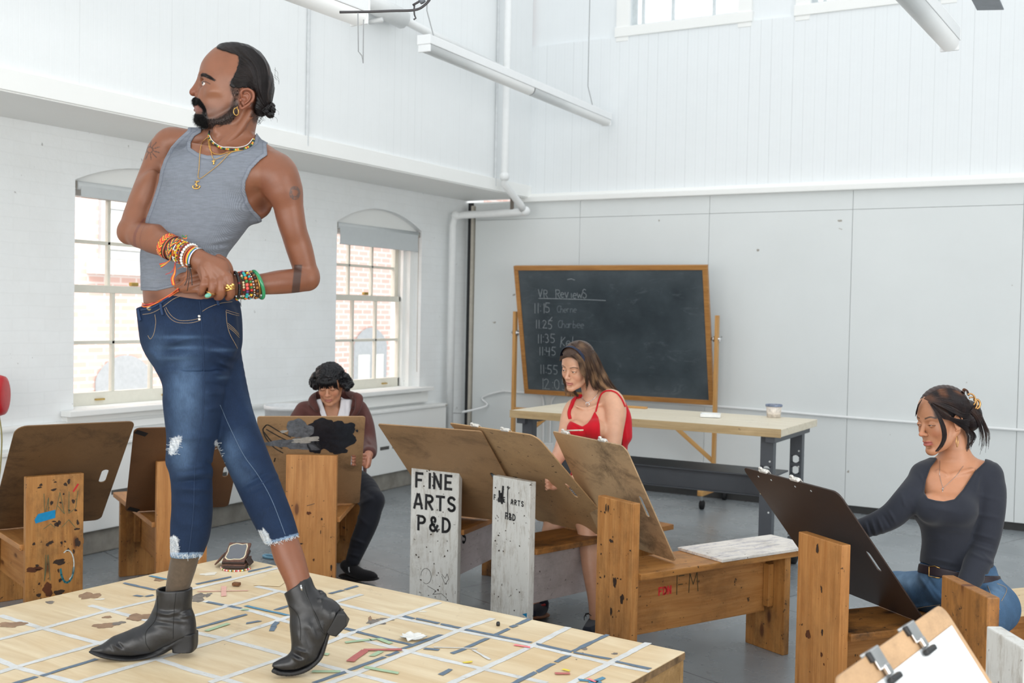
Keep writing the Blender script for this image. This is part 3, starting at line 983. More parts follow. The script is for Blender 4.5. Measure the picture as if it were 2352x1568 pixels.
# ================================================================ WORKBENCH
M_MAPLE = wood('pale_maple_top', lin((218,206,182)), lin((236,228,208)),0.06,0.3, knots=False, rough=0.45)
ZT = 0.918
def workbench():
 x0, x1, y0, y1 = -3.61,-1.80,6.22,7.02
 cx, cy = (x0 + x1) / 2,(y0 + y1) / 2
 t = empty('workbench', (cx, cy, 0),0, 'long maple-topped workbench on grey steel legs and castors', 'table')
 hw, hd = (x1 - x0) / 2,(y1 - y0) / 2
 top = plank('tabletop', 2 * hw, 2 * hd, 0.045, Matrix.Translation((0,0, ZT - 0.0225)), M_MAPLE, t, 0.004)
 plank('edge_board', 2 * hw, 0.05,0.004, Matrix.Translation((0,-hd - 0.002, ZT - 0.0235)) @ Matrix.Rotation(pi / 2,4, 'X'), wood('worn_edge_maple', lin((176,150,108)), lin((200,176,136)),0.2,0.4, knots=False), t, 0.001)
 for s in (-1,1):
  MB().box((s * (hw - 0.07),0, ZT - 0.065),(0.06,2 * hd - 0.04,0.04), bev=0.004).build('crossbar', M_STEEL, t)
  for r in (-1,1):
   x, y = s * (hw - 0.10), r * (hd - 0.09)
   g = MB()
   z1, z0 = ZT - 0.05,0.18
   zc, zh = (z0 + z1) / 2, z1 - z0
   # folded channel open to the back: the wide face carries oval cut-outs
   W_ = 0.075
   fy = y - 0.03
   def slab(a, b):
    g.box((x, fy, (a + b) / 2),(W_, 0.004, b - a))
   holes = [z1 - 0.20, z1 - 0.27]
   slab(z0, holes[1] - 0.024)
   slab(holes[1] + 0.024, holes[0] - 0.024)
   slab(holes[0] + 0.024, z1)
   for h in holes:
    for q in (-1,1):
     g.box((x + q * 0.0295, fy, h),(0.016,0.004,0.05))
    for k in range(4):
     for q in (-1,1):
      for u in (-1,1):
       g.box((x + q * (0.0205 - 0.005 * (k == 0) - 0.0), fy, h + u * (0.022 - 0.004 * k * 0.5)),(0.006 + 0.003 * (3 - k),0.004,0.003))
   for q in (-1,1):
    g.box((x + q * (W_ / 2 - 0.002), y, zc),(0.004,0.06, zh))
   lg = g.build('leg', M_STEEL, t)
   bo = MB()
   for zz in (0.32,0.42,0.52,0.62):
    bo.tube([(x + 0.02, fy - 0.004, zz + 0.1),(x + 0.02, fy + 0.001, zz + 0.1)], 0.006,8)
   bo.build('bolt_hole', simple('pale_hole', lin((205,208,208)),0.6), lg)
   ca = MB().box((x, y - 0.01,0.165),(0.07,0.07,0.012)).box((x, y - 0.01,0.115),(0.05,0.03,0.09), bev=0.006).build('castor', M_STEEL, t)
   MB().tube([(x - 0.02, y - 0.03,0.066),(x + 0.02, y - 0.03,0.066)], 0.066,20).build('wheel', M_RUBBER, ca, True)
   MB().tube([(x - 0.024, y - 0.03,0.066),(x + 0.024, y - 0.03,0.066)], 0.02,12).build('hub', M_CHROME, ca, True)
 # deep lower stringer
 g = MB()
 g.box((0,0.02,0.60),(2 * hw - 0.24,0.34,0.01))
 g.box((0,-0.15,0.545),(2 * hw - 0.24,0.008,0.12))
 g.box((0,-0.165,0.605),(2 * hw - 0.24,0.03,0.008))
 g.box((0,-0.165,0.485),(2 * hw - 0.24,0.03,0.008))
 g.build('stringer', M_STEEL, t)
 MB().box((hw - 0.10,-hd + 0.05,0.56),(0.06,0.003,0.07)).build('warning_label', simple('yellowed_label', lin((214,205,160)),0.6, var=0.2, scale=90), t)
 # tub of paint and cup on top
 c = atz(1777,958, ZT)
 u = empty('paint_tub', (c.x, c.y, ZT),0, 'small clear tub smeared with paint standing near the right end of the workbench', 'tub')
 mt = simple('paint_smeared_plastic', lin((222,214,206)),0.4, var=0.28, scale=45)
 MB().lathe([(0.001,0.001),(0.042,0.001),(0.047,0.04),(0.051,0.082),(0.048,0.082),(0.044,0.01),(0.001,0.008)], 28).build('tub_body', mt, u, True)
 MB().lathe([(0.051,0.070),(0.054,0.071),(0.054,0.084),(0.047,0.084),(0.047,0.079)], 28).build('rim', simple('blue_smeared_rim', lin((120,132,156)),0.4, var=0.5, scale=60), u, True)
 c = atz(1632,958, ZT)  # clear plastic lid lying rim up on the bench
 u = empty('plastic_lid', (c.x, c.y, ZT),0.3, 'flat clear plastic tray lying in the middle of the workbench', 'lid')
 gm = simple('milky_clear_plastic', lin((232,234,234)),0.25)
 m = MB().box((0,0,0.006),(0.12,0.09,0.006), bev=0.003)
 for s in (-1,1):
  m.box((s * 0.06,0,0.014),(0.006,0.09,0.022), bev=0.002)
  m.box((0, s * 0.045,0.014),(0.12,0.006,0.022), bev=0.002)
 m.build('lid_body', gm, u)
workbench()
# white bin behind the young man's bench
def bin_():
 c = at(662,950,7.6)
 t = empty('plastic_bucket', (c.x, c.y, 0),0, 'white plastic bucket standing behind the seated young man in the hoodie', 'bucket')
 h = at(662,930,7.6).z
 pm = simple('white_bucket_plastic', lin((225,228,230)),0.4, var=0.05)
 MB().lathe([(0.001,0),(0.13,0),(0.16, h - 0.03),(0.168, h - 0.03),(0.168, h),(0.152, h),(0.125,0.02),(0.001,0.02)], 32).build('bucket_body', pm, t, True)
 MB().lathe([(0.162, h - 0.09),(0.169, h - 0.088),(0.169, h - 0.078),(0.162, h - 0.075)], 32).build('rim_band', pm, t, True)
bin_()
# ================================================================ DRAWING BENCHES
PINE_A = wood('worn_orange_pine', lin((164,108,54)), lin((196,142,84)),0.5,0.7)
PINE_B = wood('clean_orange_pine', lin((166,108,54)), lin((196,140,82)),0.3,0.35)
PINE_C = wood('blackened_pine', lin((140,92,42)), lin((172,118,62)),1.0,1.0, lin((34,26,20)))
PINE_D = wood('dirty_pine', lin((158,104,50)), lin((188,136,76)),0.75,1.0, lin((56,40,26)))
WORN_W = chipped_paint('chipped_white_paint', lin((212,212,208)), lin((150,140,126)),0.55)
WORN_P = chipped_paint('scuffed_lilac_white', lin((200,190,190)), lin((170,160,158)),0.1)
INK = simple('black_stencil_ink', lin((48,48,50)),0.8,0.2, var=0.5, scale=60)
REDINK = simple('red_stencil_ink', lin((214,62,62)),0.8,0.2, var=0.2, scale=80)
PINKINK = simple('coral_stencil_ink', lin((232,110,112)),0.8,0.2, var=0.2, scale=80)
BLUETAPE = simple('blue_masking_tape', lin((28,128,176)),0.6,0.2, var=0.08, scale=70)
def bench(cA, cB, zt, zseat, L, mats, label, leg_w=None, toward=1, seat_over=0.03, flat_top=None, ext=0.0):
 """upright board whose top corners (seen from the platform) are at pixels cA, cB; returns the root Empty:
 local X runs along the seat away from the platform, Y along the width of the board"""
 a = atz(cA[0], cA[1], zt); b = atz(cB[0], cB[1], zt)
 W_ = (b - a).length
 yv = (a - b).normalized()
 xv = yv.cross(Vector((0,0,1)))
 if xv.dot(F0) < 0 and toward:
  xv = -xv
 c = (a + b) / 2
 rz = math.atan2(xv.y, xv.x)
 t = empty('drawing_bench', (c.x, c.y, 0), rz, label, 'bench', 'art school drawing benches')
 T = 0.038
 mp, ms_, ml, mst = mats
 up = Matrix.Rotation(-pi / 2,4, 'Y')
 plank('upright_board', zt, W_, T, Matrix.Translation((T / 2,0, zt / 2)) @ up, mp, t, 0.004)
 plank('seat', L, W_ + seat_over, 0.028, Matrix.Translation((T + L / 2,0, zseat - 0.014)), ms_, t, 0.004)
 if flat_top:
  plank('seat_overlay', L * 0.60, W_ + 0.05,0.014, Matrix.Translation((T + L * 0.72 + ext / 2,0, zseat + 0.0075)), flat_top, t, 0.003)
 plank('leg_board', zseat - 0.028,(leg_w or W_), T, Matrix.Translation((T + L - 0.12,0,(zseat - 0.028) / 2)) @ up, ml, t, 0.004)
 Ls = L - 0.12 - T
 plank('stretcher', Ls, 0.27,0.034, Matrix.Translation((T + Ls / 2,0, zseat - 0.028 - 0.135)) @ Matrix.Rotation(pi / 2,4, 'X'), mst, t, 0.003)
 for s in (-1,1):
  plank('cleat', 0.20,0.035,0.035, Matrix.Translation((T + L - 0.12 - T / 2 - 0.018, s * 0.036, zseat - 0.17)) @ up, ml, t, 0.004)
 t['w'] = W_
 return t
def del_tmp(t):
 if 'w' in t: del t['w']
def post_text(t, s, yc, z, h, mat, w=0.011, adv=0.78, x=-0.0015, rough=True, sx=1.0, name='stencil_lettering'):
 st = text_strokes(s, h, adv)
 xs = [p[0] for q in st for p in q]
 off = (min(xs) + max(xs)) / 2
 m = MB()
 # text plane: faces -X; reading direction is +Y reversed -> local -Y
 M = Matrix(((0,0,-1, x),(-sx, 0,0, yc),(0,1,0, z),(0,0,0,1)))
 strokes_mesh(m, [[(p[0] - off, p[1]) for p in q] for q in st], M, w)
 return m.build(name, mat, t)
def blob(m, M, cx, cy, rx, ry, seed, n=22, rag=0.35, mi=0):
 rnd = random.Random(seed)
 ph = [rnd.uniform(0,6.28) for _ in range(6)]
 vs = []
 for i in range(n):
  q = 2 * pi * i / n
  r = 1 + rag * (0.5 * math.sin(2 * q + ph[0]) + 0.35 * math.sin(3 * q + ph[1]) + 0.3 * math.sin(5 * q + ph[2]) + 0.2 * math.sin(9 * q + ph[3]))
  vs.append(M @ Vector((cx + rx * r * math.cos(q), cy + ry * r * math.sin(q),0)))
 m.add(vs, [tuple(range(n))], mi)
FACE = lambda x: Matrix(((0,0,-1, x),(-1,0,0,0),(0,1,0,0),(0,0,0,1)))
def marks(t, items, name='paint_mark', x=-0.0012):
 """items: (mat, [ (y,z,ry,rz,seed) ... ]) splashes on the face of the upright"""
 for mat, bl in items:
  m = MB()
  for (y, z, ry, rz, sd) in bl:
   blob(m, FACE(x),-y, z, ry, rz, sd)
  m.build(name, mat, t)
def lines(t, mat, strokes, w=0.003, x=-0.0013, name='scribble'):
 m = MB()
 strokes_mesh(m, [[(-p[0], p[1]) for p in s] for s in strokes], FACE(x), w)
 return m.build(name, mat, t)
GREENPEN = simple('green_pen_line', lin((84,100,74)),0.8, var=0.1)
DARKPEN = simple('dark_smudge_line', lin((70,66,62)),0.8, var=0.1)
PURP = simple('red_crayon', lin((190,40,44)),0.7)
DSTAIN = simple('dark_stain', lin((52,36,26)),0.7, var=0.3)
BSTAIN = simple('brown_burn', lin((88,46,20)),0.7, var=0.3)
def spl(t, n, mat, seed, s=(0.003,0.012), zr=(0.05,0.75), yr=0.11):
 rnd = random.Random(seed)
 marks(t, [(mat, [(rnd.uniform(-yr, yr), rnd.uniform(*zr), rnd.uniform(*s), rnd.uniform(*s), rnd.randint(0,999)) for _ in range(n)])])
# leftmost bench
b1 = bench((60,1096),(193,1086),0.78,0.47,1.0,(PINE_D, PINE_B, PINE_D, PINE_B),
           'worn pine drawing bench farthest left, blue tape and scribbles on its upright board')
spl(b1,40, DSTAIN, 3)
marks(b1, [(BSTAIN, [(0.09,0.36,0.03,0.014,4),(0.03,0.26,0.022,0.03,5)]),(DSTAIN, [(-0.02,0.24,0.02,0.014,8),(-0.10,0.46,0.012,0.02,9),(-0.02,0.38,0.03,0.012,19)])])
m = MB(); m.add([FACE(-0.0016) @ Vector(p) for p in ((-0.09,0.585,0),(-0.075,0.61,0),(0.0,0.622,0),(-0.0,0.585,0),(-0.085,0.568,0))], [(0,1,2,3,4)])
m.build('blue_tape', BLUETAPE, b1)
lines(b1, GREENPEN, [[(0.05,.7),(0.045,.6),(0.03,.68),(0.03,.62)], [(-0.0,.6),(-0.02,.7),(-0.04,.6),(-0.01,.64)], [(-.06,.7),(-.06,.6),(-.09,.62),(-.1,.7)],
                     [(0.05,.54),(0.02,.56),(0,.54)], [(-.03,.54),(-.06,.57),(-.09,.53)], [(0.04,.42),(0.045,.3),(0.03,.42),(0.02,.3)]], 0.0022)
lines(b1, PURP, [[(-.08,.70),(-.1,.73)]], 0.008)
lines(b1, simple('pale_chalk', lin((200,205,200)),0.9), [arc(-.055,.36,.03,.07,60,250,10)], 0.005)
lines(b1, simple('teal_paint', lin((40,110,120)),0.7), [arc(-.055,.36,.03,.08,190,350,8)], 0.009)
b2 = bench((361,1060),(478,1054),0.78,0.47,1.0,(PINE_B, PINE_B, PINE_D, PINE_B),
           'plain orange pine drawing bench, half hidden behind the standing man\'s front leg')
b2.rotation_euler[2] += 0
b3 = bench((657,1044),(774,1046.5),0.78,0.445,0.98,(PINE_B, PINE_B, PINE_D, PINE_B),
           'clean orange pine drawing bench where the young man in the hoodie sits')
marks(b3, [(BSTAIN, [(0.01,0.47,0.011,0.010,4),(-0.02,0.22,0.006,0.006,6)]),(DSTAIN, [(-0.115,0.18,0.004,0.02,8),(-0.118,0.12,0.003,0.02,9),(-0.115,0.06,0.003,0.015,9),(-.06,.44,.004,.008,3),(0.08,.30,.004,.006,3),(.05,.305,.012,.004,2),(-.055,.37,.002,.012,1)])])
lines(b3, DARKPEN, [[(0.02,.51),(0,.515),(-.02,.522)]], 0.003)
b4 = bench((945,1061),(1055,1070),0.78,0.45,1.0,(WORN_W, PINE_C, PINE_C, WORN_P),
           'white chipped drawing bench with big FINE ARTS P&D stencil on its upright board')
post_text(b4, 'FINE', 0.005,0.655,0.074, INK, 0.0135,0.86)
post_text(b4, 'ARTS', 0.0,0.545,0.074, INK, 0.0135,0.86)
post_text(b4, 'P&D', 0.0,0.435,0.074, INK, 0.0135,0.95)
spl(b4,36, DSTAIN, 7,(0.002,0.005))
lines(b4, DARKPEN, [arc(0.04,.2,.03,.04,0,300,12), [(-.05,.22),(-.07,.2),(-.08,.225),(-.09,.2),(-.07,.17),(-.05,.21)], [(.03,.15),(-.02,.13),(.0,.11),(-.05,.12),(-.08,.10)]], 0.002)
b5 = bench((1132,1091),(1218,1107),0.78,0.465,1.0,(WORN_W, PINE_C, PINE_D, WORN_P),
           'white chipped drawing bench with small stencil and a paint-drip fork on its upright board')
post_text(b5, 'F.', 0.107,0.665,0.024, INK, 0.005)
post_text(b5, 'E', 0.045,0.662,0.024, INK, 0.005)
post_text(b5, 'ARTS', -0.045,0.660,0.024, INK, 0.005,1.0)
post_text(b5, 'P&D', 0.0,0.585,0.03, INK, 0.006,0.85)
lines(b5, INK, [[(.065,.68),(.068,.70),(.06,.655)], [(.08,.71),(.078,.67)], [(.055,.735),(.058,.69)]], 0.013)
lines(b5, INK, [[(.02,.73),(.022,.70),(.018,.62),(.02,.585)]], 0.006)
marks(b5, [(INK, [(.068,.675,.019,.025,3),(.02,.735,.007,.007,5)])])
spl(b5,30, DSTAIN, 17,(0.002,0.005))
m = MB(); m.add([FACE(-0.0016) @ Vector(p) for p in ((0.127,0.17,0),(0.127,0.15,0),(0.095,0.158,0))], [(0,1,2)])
m.build('blue_tape', BLUETAPE, b5)
b6 = bench((1373,1137),(1455,1157),0.78,0.485,1.02,(PINE_A, PINE_D, PINE_D, PINE_A),
           'orange pine drawing bench with red FDN lettering and a painted seat top, right of centre',
           flat_top=chipped_paint('paint_smeared_seat', lin((226,220,212)), lin((120,122,150)),0.35), ext=0.05)
spl(b6,26, DSTAIN, 23,(0.002,0.006))
marks(b6, [(DSTAIN, [(0.06,.735,.004,.02,3),(.045,.735,.004,.018,4),(0.02,.60,.012,.008,7),(-.01,.43,.01,.025,8),(-.06,.37,.012,.02,2),(.01,.30,.006,.02,4)])])
b7 = bench((1834,1220),(1934,1252),0.78,0.47,1.15,(PINE_B, PINE_C, PINE_D, PINE_A),
           'orange pine drawing bench the woman in the black top straddles',
           flat_top=wood('pale_new_board', lin((205,176,134)), lin((224,200,160)),0.05,0.1, knots=False), ext=0.45)
marks(b7, [(BSTAIN, [(0.05,.42,.012,.018,3),(-.03,.37,.005,.01,4),(-.045,.34,.004,.004,5)]),(DSTAIN, [(.01,.74,.006,.02,3),(-.02,.6,.004,.01,5),(-.03,.45,.006,.01,6)])])
b8 = bench((2163,1320),(2268,1372),0.78,0.47,1.0,(PINE_C, PINE_B, PINE_D, PINE_A),
           'blackened scratched drawing bench in front of the woman in the black top', toward=0)
b9 = bench((2266,1437),(2352,1490),0.78,0.47,1.0,(WORN_W, PINE_A, PINE_D, WORN_P),
           'white chipped drawing bench in the lower right corner lettered FINE', toward=0)
for b_ in (b1, b2, b3, b4, b5, b6, b7, b8, b9):
 del_tmp(b_)
# ================================================================ MODEL PLATFORM
ZP = 0.535
def platform():
 A = atz(1573,1496, ZP)          # right corner
 Bc = atz(533,1277, ZP)          # far corner
 e1 = (Bc - A); L1 = e1.length; e1.normalize()
 e2 = Vector((0,0,1)).cross(e1)
 if e2.dot(F0) > 0: e2 = -e2      # towards the camera
 # length of the left edge: follow the photo beyond the frame
 L2 = 2.44
 C = A + e1 * L1 / 2 + e2 * L2 / 2
 M = frame((C.x, C.y, 0), e1,(0,0,1))
 t = empty('model_platform', matrix=M, label='big low plywood platform covered in tape lines that the model stands on', cat='platform')
 t['label'] = 'big low plywood platform covered in tape lines under the standing man'
 ply = MT('stained_birch_plywood', 0.42,0.4)
 v = ply.coord(rnd=False)
 g = ply.noise(ply.coord((2,16,4), rnd=False),1.2,6,0.6,0.8)
 c = ply.ramp(g, [(0.3, lin((208,184,146))),(0.7, lin((232,216,184)))])
 big = ply.noise(v, 1.7,6,0.6)
 c = ply.mix(ply.ramp(big, [(0.45,0.0),(0.75,0.55)]), c, lin((206,170,116)))
 d = ply.noise(ply.coord((1,1,1),(0,0,0.5), False),4.2,8,0.78,0.8)
 c = ply.mix(ply.ramp(d, [(0.6,0.0),(0.78,0.5)]), c, lin((128,100,72)))
 sp = ply.noise(v, 26,3,0.7)
 c = ply.mix(ply.math('MULTIPLY', ply.ramp(sp, [(0.0,0),(0.745,0.0),(0.765,1),(1,1)]),0.8), c, lin((70,60,52)))
 ply.col(c)
 ply.bump(sp, 0.05,0.002)
 side = wood('dull_plywood_side', lin((150,118,74)), lin((176,142,96)),0.25,0.3, knots=False)
 MB().box((0,0, ZP - 0.011),(L1, L2,0.022), bev=0.002).build('deck', ply.m, t)
 edge = simple('tape_worn_edge', lin((120,96,68)),0.7, var=0.5, scale=24)
 g = MB()
 for s in (-1,1):
  g.box((0, s * (L2 / 2 + 0.0005), ZP - 0.013),(L1 - 0.004,0.003,0.02))
  g.box((s * (L1 / 2 + 0.0005),0, ZP - 0.013),(0.003, L2 - 0.004,0.02))
 g.build('deck_edge', edge, t)
 for s in (-1,1):
  MB().box((0, s * (L2 / 2 - 0.012),(ZP - 0.022) / 2),(L1 - 0.004,0.02, ZP - 0.022), bev=0.002).build('side_panel', side, t)
  MB().box((s * (L1 / 2 - 0.012),0,(ZP - 0.022) / 2),(0.02, L2 - 0.05, ZP - 0.022), bev=0.002).build('side_panel', side, t)
 Mi = M.inverted()
 def on(p):
  q = Mi @ atz(p[0], p[1], ZP)
  return Vector((q.x, q.y))
 rnd = random.Random(5)
 def tape(pts, w, mat, lvl, rag=0.0016, rag_end=0.004, name='tape_strip', breaks=0.0):
  P = [on(p) for p in pts]
  m = MB()
  z = ZP + 0.0006 + lvl * 0.0004
  n_tot = 0
  left, right = [], []
  for a, b in zip(P[:-1], P[1:]):
   d = (b - a); L = d.length; d.normalize()
   nn = Vector((-d.y, d.x))
   k = max(1, int(L / 0.025))
   for i in range(k + (1 if b is P[-1] else 0)):
    p = a + d * (L * i / k)
    left.append(p + nn * (w / 2 + rnd.uniform(-rag, rag)))
    right.append(p - nn * (w / 2 + rnd.uniform(-rag, rag)))
  d0 = (P[1] - P[0]).normalized(); d1 = (P[-1] - P[-2]).normalized()
  left[0] -= d0 * rnd.uniform(-rag_end, rag_end); right[0] -= d0 * rnd.uniform(-rag_end, rag_end)
  left[-1] += d1 * rnd.uniform(-rag_end, rag_end); right[-1] += d1 * rnd.uniform(-rag_end, rag_end)
  k = len(left)
  vs = [(p.x, p.y, z) for p in left] + [(p.x, p.y, z) for p in right]
  m.add(vs, [(i + k, i + k + 1, i + 1, i) for i in range(k - 1)])
  return m.build(name, mat, t)
 wt = MT('worn_white_tape', 0.5,0.3)
 v = wt.coord(rnd=False)
 c = wt.ramp(wt.noise(v, 9,7,0.75), [(0.3, lin((196,196,192))),(0.65, lin((224,226,226)))])
 c = wt.mix(wt.ramp(wt.noise(v, 42,5,0.8), [(0.58,0),(0.7,0.6)]), c, lin((150,138,118)))
 wt.col(c)
 WT = wt.m
 BT = simple('slate_blue_tape', lin((98,116,134)),0.6, var=0.14, scale=60)
 LB = simple('bright_blue_tape', lin((84,138,168)),0.6, var=0.1, scale=60)
 GT = simple('pale_green_tape', lin((166,192,158)),0.6, var=0.08, scale=60)
 RT = simple('faded_red_tape', lin((186,104,100)),0.6, var=0.08, scale=60)
 PT = simple('faded_pink_tape', lin((222,172,158)),0.6, var=0.06, scale=60)
 HP = simple('hot_pink_tape', lin((240,130,140)),0.6, var=0.05)
 YT = simple('yellow_tape', lin((230,208,70)),0.6, var=0.05)
 whiteX = [[(0,1413),(95,1442),(229,1477),(367,1515),(452,1543),(517,1560),(560,1572)], [(-20,1507),(36,1532),(176,1568),(210,1577)],
              [(207,1390),(310,1417),(448,1452),(520,1468),(658,1505),(885,1565),(930,1577)],
              [(587,1346),(781,1387),(905,1416),(1060,1449),(1218,1481),(1392,1522),(1495,1543)],
              [(469,1380),(587,1405),(680,1434),(794,1460),(915,1490),(1000,1511),(1095,1533),(1256,1568)]]
 whiteY = [[(-20,1473),(98,1443),(238,1405),(352,1378),(437,1353),(524,1333),(640,1304)],
              [(-20,1550),(36,1532),(214,1481),(295,1457),(445,1414),(560,1382),(645,1356)],
              [(150,1575),(357,1514),(445,1488),(512,1467),(560,1452),(668,1415),(776,1381),(831,1365)],
              [(480,1568),(626,1519),(747,1478),(816,1450),(907,1418),(1011,1383)],
              [(735,1577),(816,1547),(939,1497),(1060,1445),(1133,1420)],
              [(1018,1577),(1109,1536),(1215,1487),(1307,1440)], [(1296,1577),(1397,1525),(1490,1476)]]
 for p in whiteX: tape(p, 0.023, WT, 0)
 for p in whiteY: tape(p, 0.023, WT, 1)
 blue = [[(285,1339),(354,1355)], [(331,1371),(354,1366)], [(308,1367),(326,1370)], [(449,1342),(531,1325)], [(570,1313),(623,1301)],
   [(447,1444),(567,1411)], [(632,1401),(665,1391)], [(757,1364),(786,1356)], [(790,1355),(821,1346)], [(477,1383),(515,1390)], [(525,1391),(553,1397)],
   [(564,1432),(598,1426)], [(623,1450),(630,1438)], [(627,1440),(637,1429)], [(927,1415),(950,1421)], [(955,1421),(1008,1432)], [(1012,1433),(1060,1443)], [(1068,1446),(1140,1460),(1218,1476)],
   [(1232,1479),(1316,1498)], [(1322,1499),(1403,1514)], [(1418,1520),(1492,1536)], [(791,1443),(815,1449)], [(820,1451),(887,1468),(951,1482)], [(925,1490),(960,1478),(1013,1458)],
   [(721,1568),(760,1555),(794,1543)], [(800,1540),(860,1518),(885,1508)], [(888,1507),(915,1497)], [(971,1489),(1011,1493)], [(1038,1501),(1068,1490)], [(1070,1488),(1120,1466)],
   [(1133,1460),(1168,1444)], [(1172,1441),(1186,1436)], [(1188,1434),(1215,1422)], [(1170,1575),(1231,1544)], [(1234,1543),(1272,1523)], [(1274,1522),(1305,1506)],
   [(1318,1495),(1395,1458)], [(1011,1551),(1038,1536)], [(20,1574),(82,1555)], [(93,1554),(160,1532)], [(160,1532),(221,1514)]]
 for i, p in enumerate(blue): tape(p, 0.017, BT, 2 + (i % 2),0.002,0.007)
 for p in ([(346,1323),(384,1331)], [(562,1391),(600,1400),(663,1414)], [(1332,1562),(1384,1568)], [(1384,1558),(1352,1572)]): tape(p, 0.016, LB, 4,0.002,0.01)
 for p in ([(475,1449),(524,1433)], [(795,1476),(850,1470)], [(850,1470),(870,1468),(897,1478)], [(853,1508),(875,1497)], [(719,1543),(779,1543)], [(838,1533),(915,1547)], [(740,1502),(757,1504)], [(557,1401),(573,1400)]):
  tape(p, 0.018, GT, 5,0.001,0.006)
 tape([(804,1520),(838,1495)], 0.026, RT, 6); tape([(832,1494),(922,1493)], 0.017, RT, 7); None
 tape([(514,1347),(514,1370)], 0.018, PT, 4,0.0005); tape([(452,1359),(571,1357)], 0.009, PT, 5,0.0005)
 tape([(1181,1482),(1218,1488)], 0.013, HP, 6); tape([(1276,1548),(1311,1548)], 0.016, RT, 6); tape([(1352,1561),(1368,1568)], 0.01, HP, 8)
 tape([(1064,1523),(1084,1521)], 0.012, YT, 6); tape([(1290,1538),(1307,1542)], 0.010, YT, 7)
 tape([(612,1346),(652,1316)], 0.10, simple('clear_yellowed_tape', lin((222,200,160)),0.35, var=0.04),3,0.0005,0.001)
 tape([(1086,1493),(1126,1516)], 0.010, WT, 4); tape([(997,1487),(1095,1490)], 0.008, WT, 4)
 stain = simple('brown_paint_stain', lin((148,118,92)),0.6, var=0.25, scale=30)
 gst = simple('grey_paint_stain', lin((120,112,104)),0.6, var=0.3, scale=40)
 pal = simple('pale_paint_stain', lin((226,220,206)),0.6, var=0.06, scale=40)
 def st(px, py, rx, ry, mat, seed, rag=0.4, lvl=0):
  p = on((px, py))
  q = on((px + rx, py))
  r = (q - p).length
  a = math.atan2(q.y - p.y, q.x - p.x)
  m = MB()
  M_ = Matrix.Translation((p.x, p.y, ZP + 0.0005 + 0.0001 * (seed % 5))) @ Matrix.Rotation(a, 4, 'Z')
  p2 = on((px, py + ry))
  blob(m, M_, 0,0, r, (p2 - p).length, seed, 26, rag)
  # keep the face up
  f = m.f[0]; m.f[0] = f
  m.build('paint_stain', mat, t)
 for a in ((243,1436,24,7, stain, 1),(272,1431,14,4, gst, 2),(246,1417,9,3, stain, 3),(322,1417,26,9, stain, 4),(455,1372,18,9, gst, 5),(478,1366,8,4, gst, 6),
              (205,1368,22,8, stain, 7),(28,1434,26,7, stain, 8),(365,1331,11,4, stain, 9),(862,1429,22,6, gst, 10),(850,1420,4,5, stain, 11),(885,1422,18,3, gst, 12),
              (535,1290,22,7, pal, 13),(480,1318,16,4, pal, 14),(212,1392,9,2, pal, 15),(970,1404,8,2, pal, 16),(115,1383,10,3, gst, 17),(230,1376,10,2, pal, 18),(1340,1489,10,3, gst, 19),(1412,1501,8,2, gst, 20),(1338,1500,3,2, gst, 21)):
  st(*a)
 # writing dots of paint
 return M
PLAT = platform()
